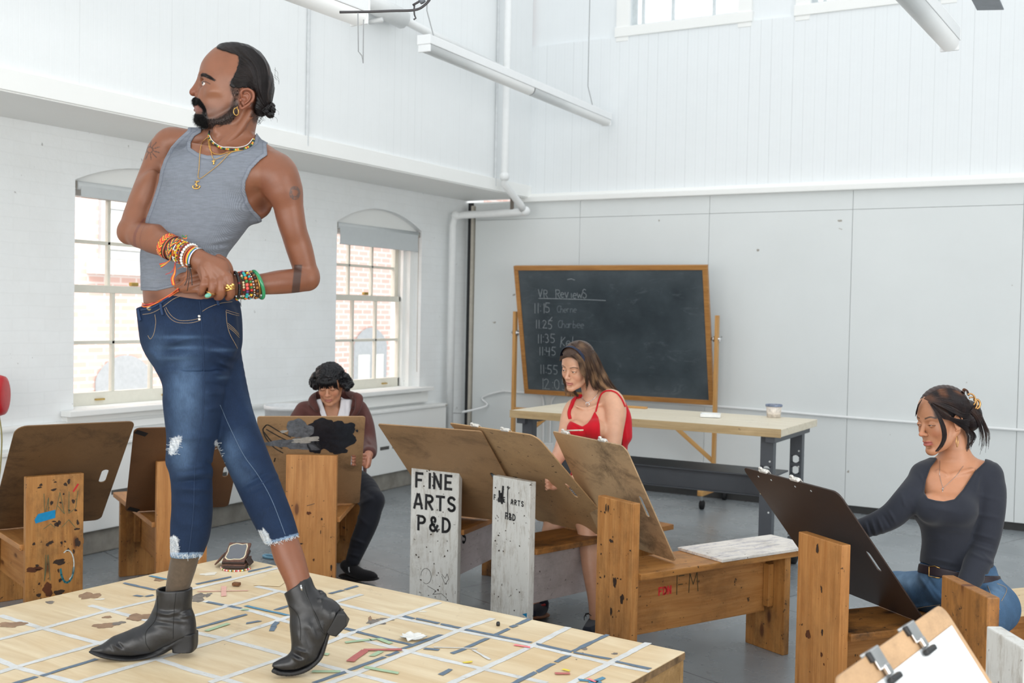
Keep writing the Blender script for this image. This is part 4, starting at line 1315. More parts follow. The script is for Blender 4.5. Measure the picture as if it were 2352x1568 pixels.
# loose things lying on the platform
def loose():
 def base(px, py):
  p = atz(px, py, ZP); return (p.x, p.y, ZP + 0.0015)
 pm = simple('torn_white_paper', lin((226,226,222)),0.7)
 o = empty('torn_paper', base(952,1467), math.atan2(R0.y, R0.x), 'torn scrap of white paper on the platform behind the raised boot', 'paper')
 rnd = random.Random(3)
 m = MB()
 n = 26
 top = []
 for i in range(n):
  q = 2 * pi * i / n
  r = 1 + rnd.uniform(-.22,.18)
  top.append((0.043 * r * math.cos(q),0.028 * r * math.sin(q) * (1.25 - 0.5 * math.cos(q)),0.004 + rnd.uniform(0,0.009)))
 m.add(top + [(0,0,0.003)] + [(p[0], p[1], p[2] - 0.002) for p in top] + [(0,0,0.001)], [(i, (i + 1) % n, n) for i in range(n)] + [(n + 1 + (i + 1) % n, n + 1 + i, 2 * n + 1) for i in range(n)])
 m.build('paper_sheet', pm, o)
 tag(MB().box((0,0,0.007),(0.028,0.02,0.012), Matrix.Rotation(0.3,3, 'Z'), bev=0.003).build('bark_chip', simple('brown_chip', lin((110,74,46)),0.8, var=0.4, scale=120)), 'small brown wood chip on the platform near the phone', 'wood chip').location = base(543,1346)
 tag(MB().lathe([(0.001,0),(0.006,0),(0.0065,0.006),(0.005,0.012),(0.001,0.013)], 12).build('knob', M_BLACK, None, True), 'tiny black knob standing on the platform near its right edge', 'knob').location = base(1144,1437)
 # phone on its wallet case with a beaded strap
 c = atz(541,1302, ZP)
 rz = math.atan2(R0.y, R0.x)
 t = empty('phone_wallet', (c.x, c.y, ZP), rz, 'brown wallet phone case lying open on the far corner of the platform', 'phone case')
 lea = simple('worn_brown_leather', lin((92,62,50)),0.55, var=0.35, scale=60, bump=0.3)
 dk = simple('dark_brown_leather', lin((50,36,32)),0.5, var=0.3, scale=60)
 tl = Matrix.Translation((0,0.02,0.052)) @ Matrix.Rotation(0.42,4, 'X')
 MB().box((0,0,0),(0.088,0.125,0.011), bev=0.004).build('case', lea, t, matrix=tl)
 m = MB(); n = 20
 pts = []
 rnd = random.Random(9)
 for i in range(n):
  q = 2 * pi * i / n
  c_, s_ = math.cos(q), math.sin(q)
  sq = max(abs(c_), abs(s_))
  k = 0.92 + rnd.uniform(-.07,.06)
  pts.append((0.040 * c_ / sq * k, 0.056 * s_ / sq * k))
 m.add([(p[0] * 1.04, p[1] * 1.04,0.0062) for p in pts], [tuple(range(n))], 0)
 m.add([(p[0] * .92, p[1] * .93,0.0066) for p in pts], [tuple(range(n))], 1)
 m.build('screen_face', [simple('cracked_cream_rim', lin((205,192,164)),0.5), simple('grey_phone_glass', lin((96,98,104)),0.15,0.5, var=0.03)], t, matrix=tl)
 for k, (w_, zz, yy, an) in enumerate(((0.090,0.034,0.012,0.26),(0.092,0.018,0.008,0.12),(0.086,0.006,0.004,0.0))):
  MB().box((0,0,0),(w_, 0.11,0.009), bev=0.003).build('wallet_flap', dk if k % 2 == 0 else lea, t, matrix=Matrix.Translation((0.003 * k, yy, zz + 0.004)) @ Matrix.Rotation(an, 4, 'X'))
 MB().box((0,0,0),(0.05,0.07,0.006), bev=0.002).build('strap_tab', lea, t, matrix=Matrix.Translation((-0.063,0.02,0.030)) @ Matrix.Rotation(-0.9,4, 'Y'))
 MB().box((0,0,0),(0.03,0.06,0.005), bev=0.002).build('strap_tab', dk, t, matrix=Matrix.Translation((0.056,0.0,0.026)) @ Matrix.Rotation(1.0,4, 'Y'))
 cols = [lin(q) for q in ((230,228,220),(206,40,40),(214,150,60),(236,236,230),(60,90,60),(220,130,150),(230,230,224),(190,60,50),(210,210,90))]
 mats = [simple('bead_colour_%d' % i, q, 0.35, var=0.02) for i, q in enumerate(cols)]
 path = catmull([(-0.052,-0.02,0),(-0.035,-0.058,0),(0,-0.078,0),(0.04,-0.07,0),(0.064,-0.035,0),(0.05,-0.008,0)], 8)
 g = MB()
 Ln = 0
 last = None
 i = 0
 for p in path:
  if last is None or (p - last).length > 0.0048:
   g.sphere((p.x, p.y, 0.0036),0.0034,6, i * 7 % 9); last = p; i += 1
 o = g.build('bead_strap', mats, t, True); o['kind'] = 'stuff'
 # pale blue ribbon on the floor behind
 c = atz(622,1281,0.0)
 q = [Vector((0.055 * math.cos(a) * (1.0),0.03 * math.sin(a),0.012)) for a in [2 * pi * i / 14 for i in range(14)]]
 o = tag(MB().tube(q, 0.009,6, closed=True).build('ribbon_loop', simple('pale_blue_ribbon', lin((130,180,208)),0.6), None, True), 'pale blue ribbon loop on the floor just beyond the far platform corner', 'ribbon')
 o.location = (c.x, c.y, -0.003)
loose()
# ================================================================ DRAWING BOARDS
def rounded(L, W, r, n=6, radii=None):
 radii = radii or [r] * 4
 out = []
 for k, (sx, sy) in enumerate(((1,1),(-1,1),(-1,-1),(1,-1))):
  rr = radii[k]
  cx, cy = sx * (L / 2 - rr), sy * (W / 2 - rr)
  a0 = 90 * k
  out += arc(cx, cy, rr, rr, a0, a0 + 90, n)
 return out
def sheet_with_holes(name, outline, holes, T, mat, parent, matrix, bevel=0.001):
 cu = bpy.data.curves.new(name, 'CURVE')
 cu.dimensions = '2D'
 cu.fill_mode = 'BOTH'
 for poly in [outline] + holes:
  s = cu.splines.new('POLY')
  s.points.add(len(poly) - 1)
  for p, q in zip(s.points, poly):
   p.co = (q[0], q[1], 0,1)
  s.use_cyclic_u = True
 cu.extrude = T / 2 - bevel
 cu.bevel_depth = bevel
 cu.bevel_resolution = 1
 tmp = bpy.data.objects.new(name + '_tmp', cu)
 COL.objects.link(tmp)
 dg = bpy.context.evaluated_depsgraph_get()
 me = bpy.data.meshes.new_from_object(tmp.evaluated_get(dg))
 bpy.data.objects.remove(tmp)
 bpy.data.curves.remove(cu)
 me.name = name
 me.materials.clear()
 me.materials.append(mat)
 o = bpy.data.objects.new(name, me)
 COL.objects.link(o)
 o.parent = parent
 if matrix is not None:
  o.matrix_local = matrix
 return o
def dboard(TL, TR, BR, zt, zb, mat, label, T=0.006, r=0.03, hole=None, radii=None, w=None):
 """drawing board; corners as seen from the platform. local X = right, Y = up the board, Z = toward the viewer"""
 a, b, c = atz(*TL, zt), atz(*TR, zt), atz(*BR, zb)
 u = (b - a); W_ = u.length; u.normalize()
 v = b - c
 v = v - u * v.dot(u)
 H = v.length; v.normalize()
 n = u.cross(v)
 cen = (a + b) / 2 - v * H / 2
 M = Matrix(((u.x, v.x, n.x, cen.x),(u.y, v.y, n.y, cen.y),(u.z, v.z, n.z, cen.z),(0,0,0,1)))
 t = empty('drawing_board', matrix=M, label=label, cat='drawing board', group='drawing boards on the benches')
 hl = []
 if hole:
  hx, hy, hw, hh = hole
  q = [(hx + p[0], hy + p[1]) for p in rounded(hw, hh, min(hw, hh) / 2 - 1e-4,6)]
  hl = [q]
 o = sheet_with_holes('board', rounded(W_, H, r, 6, radii), hl, T, mat, t, None)
 t['_d'] = (W_, H)
 return t, W_, H, M
HB_D = hardboard('dark_tan_hardboard', lin((112,84,56)),0.75,0.1)
HB_R = hardboard('reddish_hardboard', lin((106,74,48)),0.2,0.0)
HB_T = hardboard('tan_hardboard', lin((166,132,96)),0.5,0.3)
HB_S = hardboard('spattered_tan_hardboard', lin((182,148,108)),0.3,0.95)
HB_G = hardboard('smudged_tan_hardboard', lin((188,158,122)),0.8,0.4)
HB_B = hardboard('dark_brown_hardboard', lin((58,46,41)),0.15,0.0,0.4)
HB_F = hardboard('pale_clipboard', lin((196,160,122)),0.3,0.1,0.5)
t1, w1_, h1_, m1_ = dboard((36,979),(310,967),(190,1196),1.02,0.475, HB_D, 'dark smudged drawing board on the leftmost bench, pale handle slot at its right', hole=(0.20,-0.02,0.035,0.10), radii=[.03,.05,.03,.03])
t2, w2_, h2_, m2_ = dboard((308,983),(563,977),(490,1164),0.965,0.475, HB_R, 'plain reddish-brown drawing board behind the standing man\'s knees', hole=(0.215,-0.03,0.03,0.09))
for (x, y) in ((-w2_ / 2 + 0.035, h2_ / 2 - 0.035),(-w2_ / 2 + 0.04,-h2_ / 2 + 0.02)):
 MB().box((x, y, 0.0038),(0.06,0.028,0.0012), Matrix.Rotation(-0.5,3, 'Z')).build('black_tape', simple('black_tape', lin((30,28,28)),0.6), t2)
t3, w3_, h3_, m3_ = dboard((591,956),(839,956),(851,1154),0.985,0.455, HB_T, 'drawing board with thick black and grey paint in front of the man in the hoodie', hole=(0.235,0.005,0.028,0.085), r=0.015)
t4, w4_, h4_, m4_ = dboard((868,973),(1106,990),(1132,1192),1.0,0.46, HB_T, 'tan drawing board on the bench with the big FINE ARTS P&D stencil', hole=(0.215,0.01,0.03,0.09), r=0.012)
t5, w5_, h5_, m5_ = dboard((1033,971),(1232,1000),(1365,1224),1.017,0.475, HB_S, 'black-spattered drawing board in front of the woman in the red top', hole=(0.225,-0.02,0.028,0.11), r=0.012, radii=[.05,.012,.012,.02])
t6, w6_, h6_, m6_ = dboard((1270,990),(1436,1024),(1606,1307),1.01,0.495, HB_G, 'smudged tan drawing board on the bench lettered FDN', hole=(0.235,-0.02,0.026,0.11), r=0.012, radii=[.04,.012,.012,.02])
t7, w7_, h7_, m7_ = dboard((1706,1072),(1925,1130),(2096,1420),0.965,0.475, HB_B, 'dark brown drawing board in front of the woman in the black top', hole=(0.235,-0.03,0.028,0.10), r=0.03)
def on_board(M, px, py):
 nrm = M.to_3x3() @ Vector((0,0,1))
 p0 = M @ Vector((0,0,0.004))
 r = ray(px, py)
 q = M.inverted() @ (CP + r * ((p0 - CP).dot(nrm) / r.dot(nrm)))
 return Vector((q.x, q.y, 0))
# paint on the young man's board
def painting():
 blk = simple('thick_black_paint', lin((30,34,42)),0.35,0.6, var=0.35, scale=30, bump=0.6)
 gry = simple('thick_grey_paint', lin((104,108,114)),0.45,0.5, var=0.4, scale=40, bump=0.7)
 pal = simple('thick_pale_paint', lin((176,174,168)),0.5,0.4, var=0.2, scale=40, bump=0.5)
 def bl(px, py, rx, ry, mat, seed, z, rag=0.3):
  c = on_board(m3_, px, py)
  e = on_board(m3_, px + rx, py); f = on_board(m3_, px, py + ry)
  m = MB()
  blob(m, Matrix.Translation((c.x, c.y, 0.0038 + z * 0.0005)),0,0,(e - c).length, (f - c).length, seed, 34, rag)
  m.build('paint_patch', mat, t3)
 bl(760,1003,50,37, blk, 3,0,0.22); bl(742,978,30,16, blk, 5,1); bl(800,985,18,14, blk, 6,2,.2); bl(776,1035,20,8, blk, 7,1); bl(726,1025,18,17, blk, 8,2)
 bl(688,985,30,22, gry, 9,3,.25); bl(694,1020,44,14, gry, 11,2,.25); bl(650,1018,34,10, gry, 13,1,.3)
 bl(707,1008,26,6, pal, 14,4,.4); bl(652,990,9,3, pal, 15,4); bl(690,1013,16,5, pal, 16,5,.5); bl(820,989,3,3, blk, 17,1); bl(815,1005,2,3, blk, 18,1)
 m = MB()
 pts = [[(608,980),(604,988),(612,1008),(630,1028),(650,1040)], [(608,980),(616,976),(640,990),(668,1004)], [(612,986),(640,1002),(664,1014)], [(606,992),(626,1016),(648,1030)], [(630,1060),(632,1052)]]
 for s in pts:
  q = catmull([on_board(m3_, *p) for p in s], 6)
  strokes_mesh(m, [[(p.x, p.y) for p in q]], Matrix.Translation((0,0,0.0036)),0.007)
 m.build('paint_stroke', simple('brushed_dark_paint', lin((62,58,54)),0.6, var=0.3, scale=50), t3)
painting()
for o_ in (t1, t2, t3, t4, t5, t6, t7):
 del o_['_d']
# clips on the tops of boards, and a brush
def spring_clip(t, x, y, rot=0.0):
 c = empty('board_clip', (0,0,0))
 c.parent = t
 return c
def clips(t, W_, H, xs, label):
 for x in xs:
  g = MB()
  g.box((x, H / 2 + 0.004,-0.004),(0.055,0.012,0.016), bev=0.004)
  g.box((x, H / 2 - 0.02,-0.012),(0.05,0.05,0.003), bev=0.001)
  g.box((x - 0.012, H / 2 + 0.014,-0.004),(0.016,0.012,0.01), bev=0.003)
  g.build('clip', simple('white_paint_spattered_metal', lin((215,212,206)),0.4,0.5,0.2, var=0.3, scale=120), t)
clips(t5, w5_, h5_, (-0.12,0.1), '')
clips(t6, w6_, h6_, (-0.19,0.12), '')
clips(t7, w7_, h7_, (-0.16,0.05), '')
q = m6_ @ Vector((-0.17, h6_ / 2 + 0.012,-0.006)); q2 = at(1340,989,4.98)
t = empty('paint_brush', matrix=frame(q, q2 - q, (0,0,1)), label='small paint brush sticking up from the top edge of the smudged tan board', cat='brush')
L = (q2 - q).length
MB().tube([(0,0,0.003),(L * 0.8,0,0.003)], 0.0035,6).build('handle', simple('pale_brush_handle', lin((200,190,176)),0.5), t, True)
MB().box((L * 0.88,0,0.003),(L * 0.22,0.014,0.006), bev=0.002).build('bristles', simple('cream_bristles', lin((214,202,176)),0.8), t)
# screw dots on the brown board
m = MB()
for i, x in enumerate((-0.22,-0.13,0.03,0.13)):
 g = MB().tube([(x, h7_ / 2 - 0.03,0.002),(x, h7_ / 2 - 0.03,0.0042)], 0.004,8).build('grommet', simple('pale_hole', lin((205,208,208)),0.6), t7)
# ---------------- blurred clipboard close to the camera, on its own bench
def near_board():
 zt = 0.965
 a, b = atz(2160,1388, zt), atz(1913,1561, zt)     # far top corner, near top corner
 u = (b - a).normalized()                            # along the top edge, toward the camera
 nh = Vector((0,0,1)).cross(u)
 if nh.dot(R0) < 0: nh = -nh
 lean = 0.62
 v = (Vector((0,0,1)) * math.cos(lean) - nh * math.sin(lean))     # up the board
 x = -u
 n = x.cross(v)
 W_, H = (b - a).length, 0.66
 cen = (a + b) / 2 - v * H / 2
 M = Matrix(((x.x, v.x, n.x, cen.x),(x.y, v.y, n.y, cen.y),(x.z, v.z, n.z, cen.z),(0,0,0,1)))
 if n.dot(-F0) < 0 and n.dot(nh) < 0:
  M = M @ Matrix.Rotation(pi, 4, 'Y')
 t = empty('drawing_board', matrix=M, label='pale drawing board with white paper and two clips, close by in the lower right corner', cat='drawing board', group=None)
 sheet_with_holes('board', rounded(W_, H, 0.03), [], 0.008, HB_F, t, None)
 pap = simple('white_drawing_paper', lin((226,230,232)),0.8,0.2, var=0.02, scale=3)
 MB().box((0.0,-0.012,0.0055),(W_ - 0.05, H - 0.065,0.0015)).build('paper', pap, t)
 for xx in (-0.125,0.085):
  c = MB()
  c.box((xx, H / 2 + 0.003,0.0),(0.05,0.008,0.022), bev=0.003)
  c.box((xx, H / 2 - 0.014,0.0095),(0.046,0.034,0.003), bev=0.001)
  c.box((xx, H / 2 - 0.036,0.013),(0.020,0.020,0.010), bev=0.003)
  cl = c.build('clip', M_CHROME, t)
  MB().box((xx, H / 2 - 0.054,0.016),(0.052,0.012,0.014), bev=0.005).build('clip_grip', M_BLACK, cl)
  MB().box((xx - 0.028, H / 2 - 0.004,0.008),(0.010,0.020,0.010), bev=0.003).build('clip_grip', M_BLACK, cl)
 # the bench that carries it, just below the frame
 base = (a + b) / 2 - v * ((zt - 0.78) / math.cos(lean)) - n * 0.0
 bt = empty('drawing_bench', (base.x - nh.x * 0.035, base.y - nh.y * 0.035,0), math.atan2(nh.y, nh.x), 'drawing bench under the pale clipped board in the lower right corner', 'bench', 'art school drawing benches')
 up = Matrix.Rotation(-pi / 2,4, 'Y')
 plank('upright_board', 0.77,0.27,0.038, Matrix.Translation((0.0,0,0.385)) @ up, PINE_B, bt, 0.004)
 plank('seat', 1.0,0.29,0.028, Matrix.Translation((0.52,0,0.41)), PINE_B, bt, 0.004)
 plank('leg_board', 0.39,0.27,0.038, Matrix.Translation((0.9,0,0.195)) @ up, PINE_B, bt, 0.004)
 plank('stretcher', 0.86,0.24,0.034, Matrix.Translation((0.45,0,0.27)) @ Matrix.Rotation(pi / 2,4, 'X'), PINE_B, bt, 0.003)
near_board()
def stretcher_text(t, s, x, z, h, mat, w, side=-1, adv=0.78, name='stencil_lettering'):
 st = text_strokes(s, h, adv)
 m = MB()
 M = Matrix(((1,0,0, x),(0,0, side, side * 0.0182),(0,1,0, z),(0,0,0,1)))
 strokes_mesh(m, st, M, w)
 return m.build(name, mat, t)
stretcher_text(b6, 'FDN', 0.24,0.345,0.033, REDINK, 0.008)
stretcher_text(b6, 'FM', 0.34,0.335,0.085, simple('green_pencil', lin((70,66,44)),0.8),0.004, adv=0.9, name='pencil_scrawl')
stretcher_text(b4, 'E', 0.02,0.315,0.075, INK, 0.014)
stretcher_text(b4, 'ARTS', 0.12,0.315,0.075, INK, 0.014, adv=0.8)
stretcher_text(b4, 'FOR', 0.16,0.262,0.03, PINKINK, 0.007)
# ================================================================ FIGURES: smooth implicit bodies turned into meshes
from mathutils.bvhtree import BVHTree
MC = Matrix(((RV.x, F0.x, UV.x, CP.x),(RV.y, F0.y, UV.y, CP.y),(RV.z, F0.z, UV.z, CP.z),(0,0,0,1)))
MC3 = np.array(MC)[:3, :3]
MCT = np.array(CP)
def cp(px, py, d):
 return np.array(((px - CX) / FPX * d, d, (CY - py) / FPX * d))
def sdf_poly(X, Y, poly):
 """signed distance to a polygon (negative inside), arrays"""
 P = np.asarray(poly, dtype=np.float32)
 n = len(P)
 d = np.full(X.shape, 1e9, dtype=np.float32)
 inside = np.zeros(X.shape, dtype=bool)
 for i in range(n):
  a, b = P[i], P[(i + 1) % n]
  ex, ey = b - a
  wx, wy = X - a[0], Y - a[1]
  t = np.clip((wx * ex + wy * ey) / max(ex * ex + ey * ey, 1e-9),0,1)
  dx, dy = wx - ex * t, wy - ey * t
  d = np.minimum(d, dx * dx + dy * dy)
  c = (a[1] > Y) != (b[1] > Y)
  with np.errstate(divide='ignore', invalid='ignore'):
   xi = (b[0] - a[0]) * (Y - a[1]) / (b[1] - a[1] if b[1] != a[1] else 1e-9) + a[0]
  inside ^= c & (X < xi)
 d = np.sqrt(d)
 return np.where(inside, -d, d)
def crom(xs, ys, x):
 """smooth monotone-ish interpolation of columns"""
 xs = np.asarray(xs, float); ys = np.asarray(ys, float)
 if ys.ndim == 1: ys = ys[:, None]
 h = np.diff(xs)[:, None]
 dl = np.diff(ys, axis=0) / h
 m = np.zeros_like(ys)
 m[0], m[-1] = dl[0], dl[-1]
 m[1:-1] = (dl[:-1] * h[1:] + dl[1:] * h[:-1]) / (h[1:] + h[:-1])
 i = np.clip(np.searchsorted(xs, x) - 1,0, len(xs) - 2)
 t = ((x - xs[i]) / (xs[i + 1] - xs[i]))[:, None]
 hh = (xs[i + 1] - xs[i])[:, None]
 t = np.clip(t, 0,1)
 return (2 * t**3 - 3 * t**2 + 1) * ys[i] + (t**3 - 2 * t**2 + t) * hh * m[i] + (-2 * t**3 + 3 * t**2) * ys[i + 1] + (t**3 - t**2) * hh * m[i + 1]
class SDF:
 """field on a grid in camera-aligned metres: x right, y away, z up. D0 is the reference depth of pixel units"""
 def __init__(s, box, D0, dd, res):
  x0, y0, x1, y1 = box
  a, b = cp(x0, y1, D0), cp(x1, y0, D0)
  s.D0 = D0
  s.res = res
  lo = np.array((a[0], D0 + dd[0], a[2])); hi = np.array((b[0], D0 + dd[1], b[2]))
  s.ax = [np.arange(lo[i], hi[i] + res, res, dtype=np.float32) for i in range(3)]
  s.D = np.full([len(a) for a in s.ax], 0.5, dtype=np.float32)
  s.ppm = FPX / D0
 def p(s, px, py, dd=0.0):
  return cp(px, py, s.D0 + dd)
 def r(s, px):
  return px / s.ppm
 def sl(s, lo, hi):
  out = []
  for i in range(3):
   a = int(np.searchsorted(s.ax[i], lo[i])); b = int(np.searchsorted(s.ax[i], hi[i]))
   if b <= a: return None
   out.append(slice(a, b))
  return tuple(out)
 def grid(s, sl):
  return s.ax[0][sl[0]][:, None, None], s.ax[1][sl[1]][None, :, None], s.ax[2][sl[2]][None, None, :]
 def combine(s, sl, d, k, op):
  A = s.D[sl]
  if op == 'add':
   if k > 0:
    h = np.maximum(k - np.abs(A - d),0) / k
    s.D[sl] = np.minimum(A, d) - h * h * k * 0.25
   else:
    s.D[sl] = np.minimum(A, d)
  elif op == 'sub':
   d = -d
   if k > 0:
    h = np.maximum(k - np.abs(A - d),0) / k
    s.D[sl] = np.maximum(A, d) + h * h * k * 0.25
   else:
    s.D[sl] = np.maximum(A, d)
  elif op == 'and':
   if k > 0:
    h = np.maximum(k - np.abs(A - d),0) / k
    s.D[sl] = np.maximum(A, d) + h * h * k * 0.25
   else:
    s.D[sl] = np.maximum(A, d)
 def ell(s, c, r, k=0.01, op='add', rot=None):
  """ellipsoid, centre in metres, radii (x, y, z) metres, rot 3x3"""
  c = np.asarray(c, dtype=np.float32)
  R = max(r)
  m = R + k + 3 * s.res
  sl = s.sl(c - m, c + m)
  if sl is None: return s
  X, Y, Z = s.grid(sl)
  x, y, z = X - c[0], Y - c[1], Z - c[2]
  if rot is not None:
   q = np.asarray(rot, dtype=np.float32)
   x, y, z = (q[0,0] * x + q[1,0] * y + q[2,0] * z, q[0,1] * x + q[1,1] * y + q[2,1] * z, q[0,2] * x + q[1,2] * y + q[2,2] * z)
  k0 = np.sqrt((x / r[0])**2 + (y / r[1])**2 + (z / r[2])**2)
  k1 = np.sqrt((x / r[0]**2)**2 + (y / r[1]**2)**2 + (z / r[2]**2)**2) + 1e-9
  s.combine(sl, (k0 * (k0 - 1) / k1).astype(np.float32), k, op)
  return s
 def chain(s, pts, rad, k=0.01, op='add', n=5, flat=None, smooth=True):
  """tapered tube; pts metres; flat=(axis, factor) squashes the section along axis"""
  P = np.array([np.asarray(q, float) for q in pts])
  Rr = np.array(rad, float)
  if len(P) > 2 and smooth:
   tt = np.arange(len(P)); x = np.linspace(0, len(P) - 1,(len(P) - 1) * n + 1)
   Q = crom(tt, np.c_[P, Rr], x)
   P, Rr = Q[:, :3], Q[:, 3]
  mg = Rr.max() + k + 3 * s.res
  sl = s.sl(P.min(0) - mg, P.max(0) + mg)
  if sl is None: return s
  T = np.full(s.D[sl].shape, 1.0, dtype=np.float32)
  off = [q.start for q in sl]
  for i in range(len(P) - 1):
   a, b, ra, rb = P[i], P[i + 1], Rr[i], Rr[i + 1]
   m2 = max(ra, rb) * (1.0 if flat is None else 1.05) + k + 3 * s.res
   q = s.sl(np.minimum(a, b) - m2, np.maximum(a, b) + m2)
   if q is None: continue
   X, Y, Z = s.grid(q)
   ab = (b - a).astype(np.float32)
   L2 = float((ab * ab).sum()) + 1e-12
   x, y, z = X - np.float32(a[0]), Y - np.float32(a[1]), Z - np.float32(a[2])
   t = np.clip((x * ab[0] + y * ab[1] + z * ab[2]) / L2,0,1)
   x, y, z = x - ab[0] * t, y - ab[1] * t, z - ab[2] * t
   if flat is not None:
    f = np.asarray(flat[0], float); f = f / np.linalg.norm(f)
    c = (x * np.float32(f[0]) + y * np.float32(f[1]) + z * np.float32(f[2])) * np.float32(1 / flat[1] - 1)
    x, y, z = x + c * np.float32(f[0]), y + c * np.float32(f[1]), z + c * np.float32(f[2])
   d = np.sqrt(x * x + y * y + z * z) - (ra + (rb - ra) * t)
   if flat is not None: d = d * np.float32(min(1,(1 + flat[1]) / 2))
   loc = tuple(slice(q[j].start - off[j], q[j].stop - off[j]) for j in range(3))
   loc = tuple(slice(max(l.start, 0), min(l.stop, T.shape[j])) for j, l in enumerate(loc))
   if any(l.stop <= l.start for l in loc): continue
   d = d[tuple(slice(loc[j].start + off[j] - q[j].start, loc[j].stop + off[j] - q[j].start) for j in range(3))]
   T[loc] = np.minimum(T[loc], d)
  s.combine(sl, T, k, op)
  return s
 def stack(s, rows, k=0.01, op='add', n=2.2, cap=0.01, shear=0.0):
  """rows: (py, xl, xr, dd, half depth m) at D0"""
  rows = sorted(rows, key=lambda q: -q[0])
  zs = np.array([(CY - q[0]) / s.ppm for q in rows])
  tab = np.array([((q[1] + q[2]) / 2,(q[2] - q[1]) / 2, q[3], q[4]) for q in rows])
  tab[:, 0] = (tab[:, 0] - CX) / s.ppm; tab[:, 1] /= s.ppm
  mg = k + 0.02
  lo = np.array(((tab[:, 0] - tab[:, 1]).min() - mg, s.D0 + (tab[:, 2] - tab[:, 3]).min() - mg, zs[0] - mg))
  hi = np.array(((tab[:, 0] + tab[:, 1]).max() + mg, s.D0 + (tab[:, 2] + tab[:, 3]).max() + mg, zs[-1] + mg))
  sl = s.sl(lo, hi)
  X, Y, Z = s.grid(sl)
  q = crom(zs, tab, np.clip(Z.ravel(), zs[0], zs[-1])).astype(np.float32)
  xc, hw, yc, hd = [q[:, i][None, None, :] for i in range(4)]
  dx = np.abs(X - xc) / np.maximum(hw, 1e-4)
  dy = np.abs(Y - s.D0 - yc - (X - xc) * shear) / np.maximum(hd, 1e-4)
  rho = (dx**n + dy**n) ** (1.0 / n)
  g = np.minimum(hw, hd) + 0.35 * np.abs(hw - hd)
  d = (rho - 1) * g
  e = np.maximum(zs[0] - Z, Z - zs[-1]).astype(np.float32)
  if cap > 0:
   h = np.maximum(cap - np.abs(d - e),0) / cap
   d = np.maximum(d, e) + h * h * cap * 0.25
  else:
   d = np.maximum(d, e)
  s.combine(sl, d.astype(np.float32), k, op)
  return s
 def px(s, sl=None):
  if sl is None: sl = (slice(None),) * 3
  X, Y, Z = s.grid(sl)
  return CX + X / Y * FPX, CY - Z / Y * FPX
 def cut(s, poly, keep=True, k=0.003, ddmin=None, ddmax=None):
  """prism cut along the view with a polygon in photo pixels"""
  sl = [slice(None)] * 3
  if ddmin is not None: sl[1] = slice(int(np.searchsorted(s.ax[1], s.D0 + ddmin)), None)
  if ddmax is not None: sl[1] = slice(sl[1].start, int(np.searchsorted(s.ax[1], s.D0 + ddmax)))
  sl = tuple(sl)
  A = s.D[sl]
  PX, PY = s.px(sl)
  PX, PY = np.broadcast_arrays(PX, PY)
  m = np.abs(A) < 0.06
  d = np.full(A.shape, -1.0, dtype=np.float32)
  m2 = A < 0.06
  dd = sdf_poly(np.broadcast_to(PX, A.shape)[m2].astype(np.float32), np.broadcast_to(PY, A.shape)[m2].astype(np.float32), poly) / s.ppm
  if not keep: dd = -dd
  d[m2] = dd
  h = np.maximum(k - np.abs(A - d),0) / k
  s.D[sl] = np.maximum(A, d) + h * h * k * 0.25
  return s
 def disp(s, fn, band=0.03):
  """fn(X, Y, Z world-ish arrays, PX, PY) -> added distance near the surface"""
  idx = np.nonzero(np.abs(s.D) < band)
  X = s.ax[0][idx[0]]; Y = s.ax[1][idx[1]]; Z = s.ax[2][idx[2]]
  s.D[idx] += fn(X, Y, Z, CX + X / Y * FPX, CY - Z / Y * FPX).astype(np.float32)
  return s
 def copy(s):
  o = SDF.__new__(SDF)
  o.D0, o.res, o.ax, o.ppm = s.D0, s.res, s.ax, s.ppm
  o.D = s.D.copy()
  return o
 def mesh(s):
  D = s.D
  D = D.copy()
  D[0], D[-1], D[:, 0], D[:, -1], D[:, :, 0], D[:, :, -1] = 1,1,1,1,1,1
  neg = D < 0
  nx, ny, nz = D.shape
  c = np.zeros((nx - 1, ny - 1, nz - 1), dtype=np.int8)
  for i in (0,1):
   for j in (0,1):
    for k in (0,1):
     c += neg[i:nx - 1 + i, j:ny - 1 + j, k:nz - 1 + k]
  act = (c > 0) & (c < 8)
  idx = np.nonzero(act)
  n = len(idx[0])
  vid = np.full(act.shape, -1, dtype=np.int32)
  vid[idx] = np.arange(n)
  acc = np.zeros((n, 3)); cnt = np.zeros(n)
  cor = [(i, j, k) for i in (0,1) for j in (0,1) for k in (0,1)]
  val = {q: D[idx[0] + q[0], idx[1] + q[1], idx[2] + q[2]] for q in cor}
  for a in cor:
   for ax in range(3):
    if a[ax] == 0:
     b = list(a); b[ax] = 1; b = tuple(b)
     va, vb = val[a], val[b]
     m = (va < 0) != (vb < 0)
     t = np.where(m, va / np.where(m, va - vb, 1),0)
     for q in range(3):
      acc[:, q] += np.where(m, a[q] + (t if q == ax else 0),0)
     cnt += m
  acc /= cnt[:, None]
  V = np.stack([s.ax[i][idx[i]] + acc[:, i] * s.res for i in range(3)], 1)
  F = []
  for ax in range(3):
   o1, o2 = [(1,2),(2,0),(0,1)][ax]
   a = [slice(None)] * 3; b = [slice(None)] * 3
   a[ax] = slice(0,-1); b[ax] = slice(1, None)
   na, nb = neg[tuple(a)], neg[tuple(b)]
   e = np.nonzero(na != nb)
   ok = (e[o1] > 0) & (e[o2] > 0) & (e[o1] < D.shape[o1] - 1) & (e[o2] < D.shape[o2] - 1)
   e = [q[ok] for q in e]
   s0 = na[tuple(e)]
   def g(d1, d2):
    q = [None] * 3
    q[ax], q[o1], q[o2] = e[ax], e[o1] - d1, e[o2] - d2
    return vid[tuple(q)]
   f = np.stack([g(1,1), g(0,1), g(0,0), g(1,0)], 1)
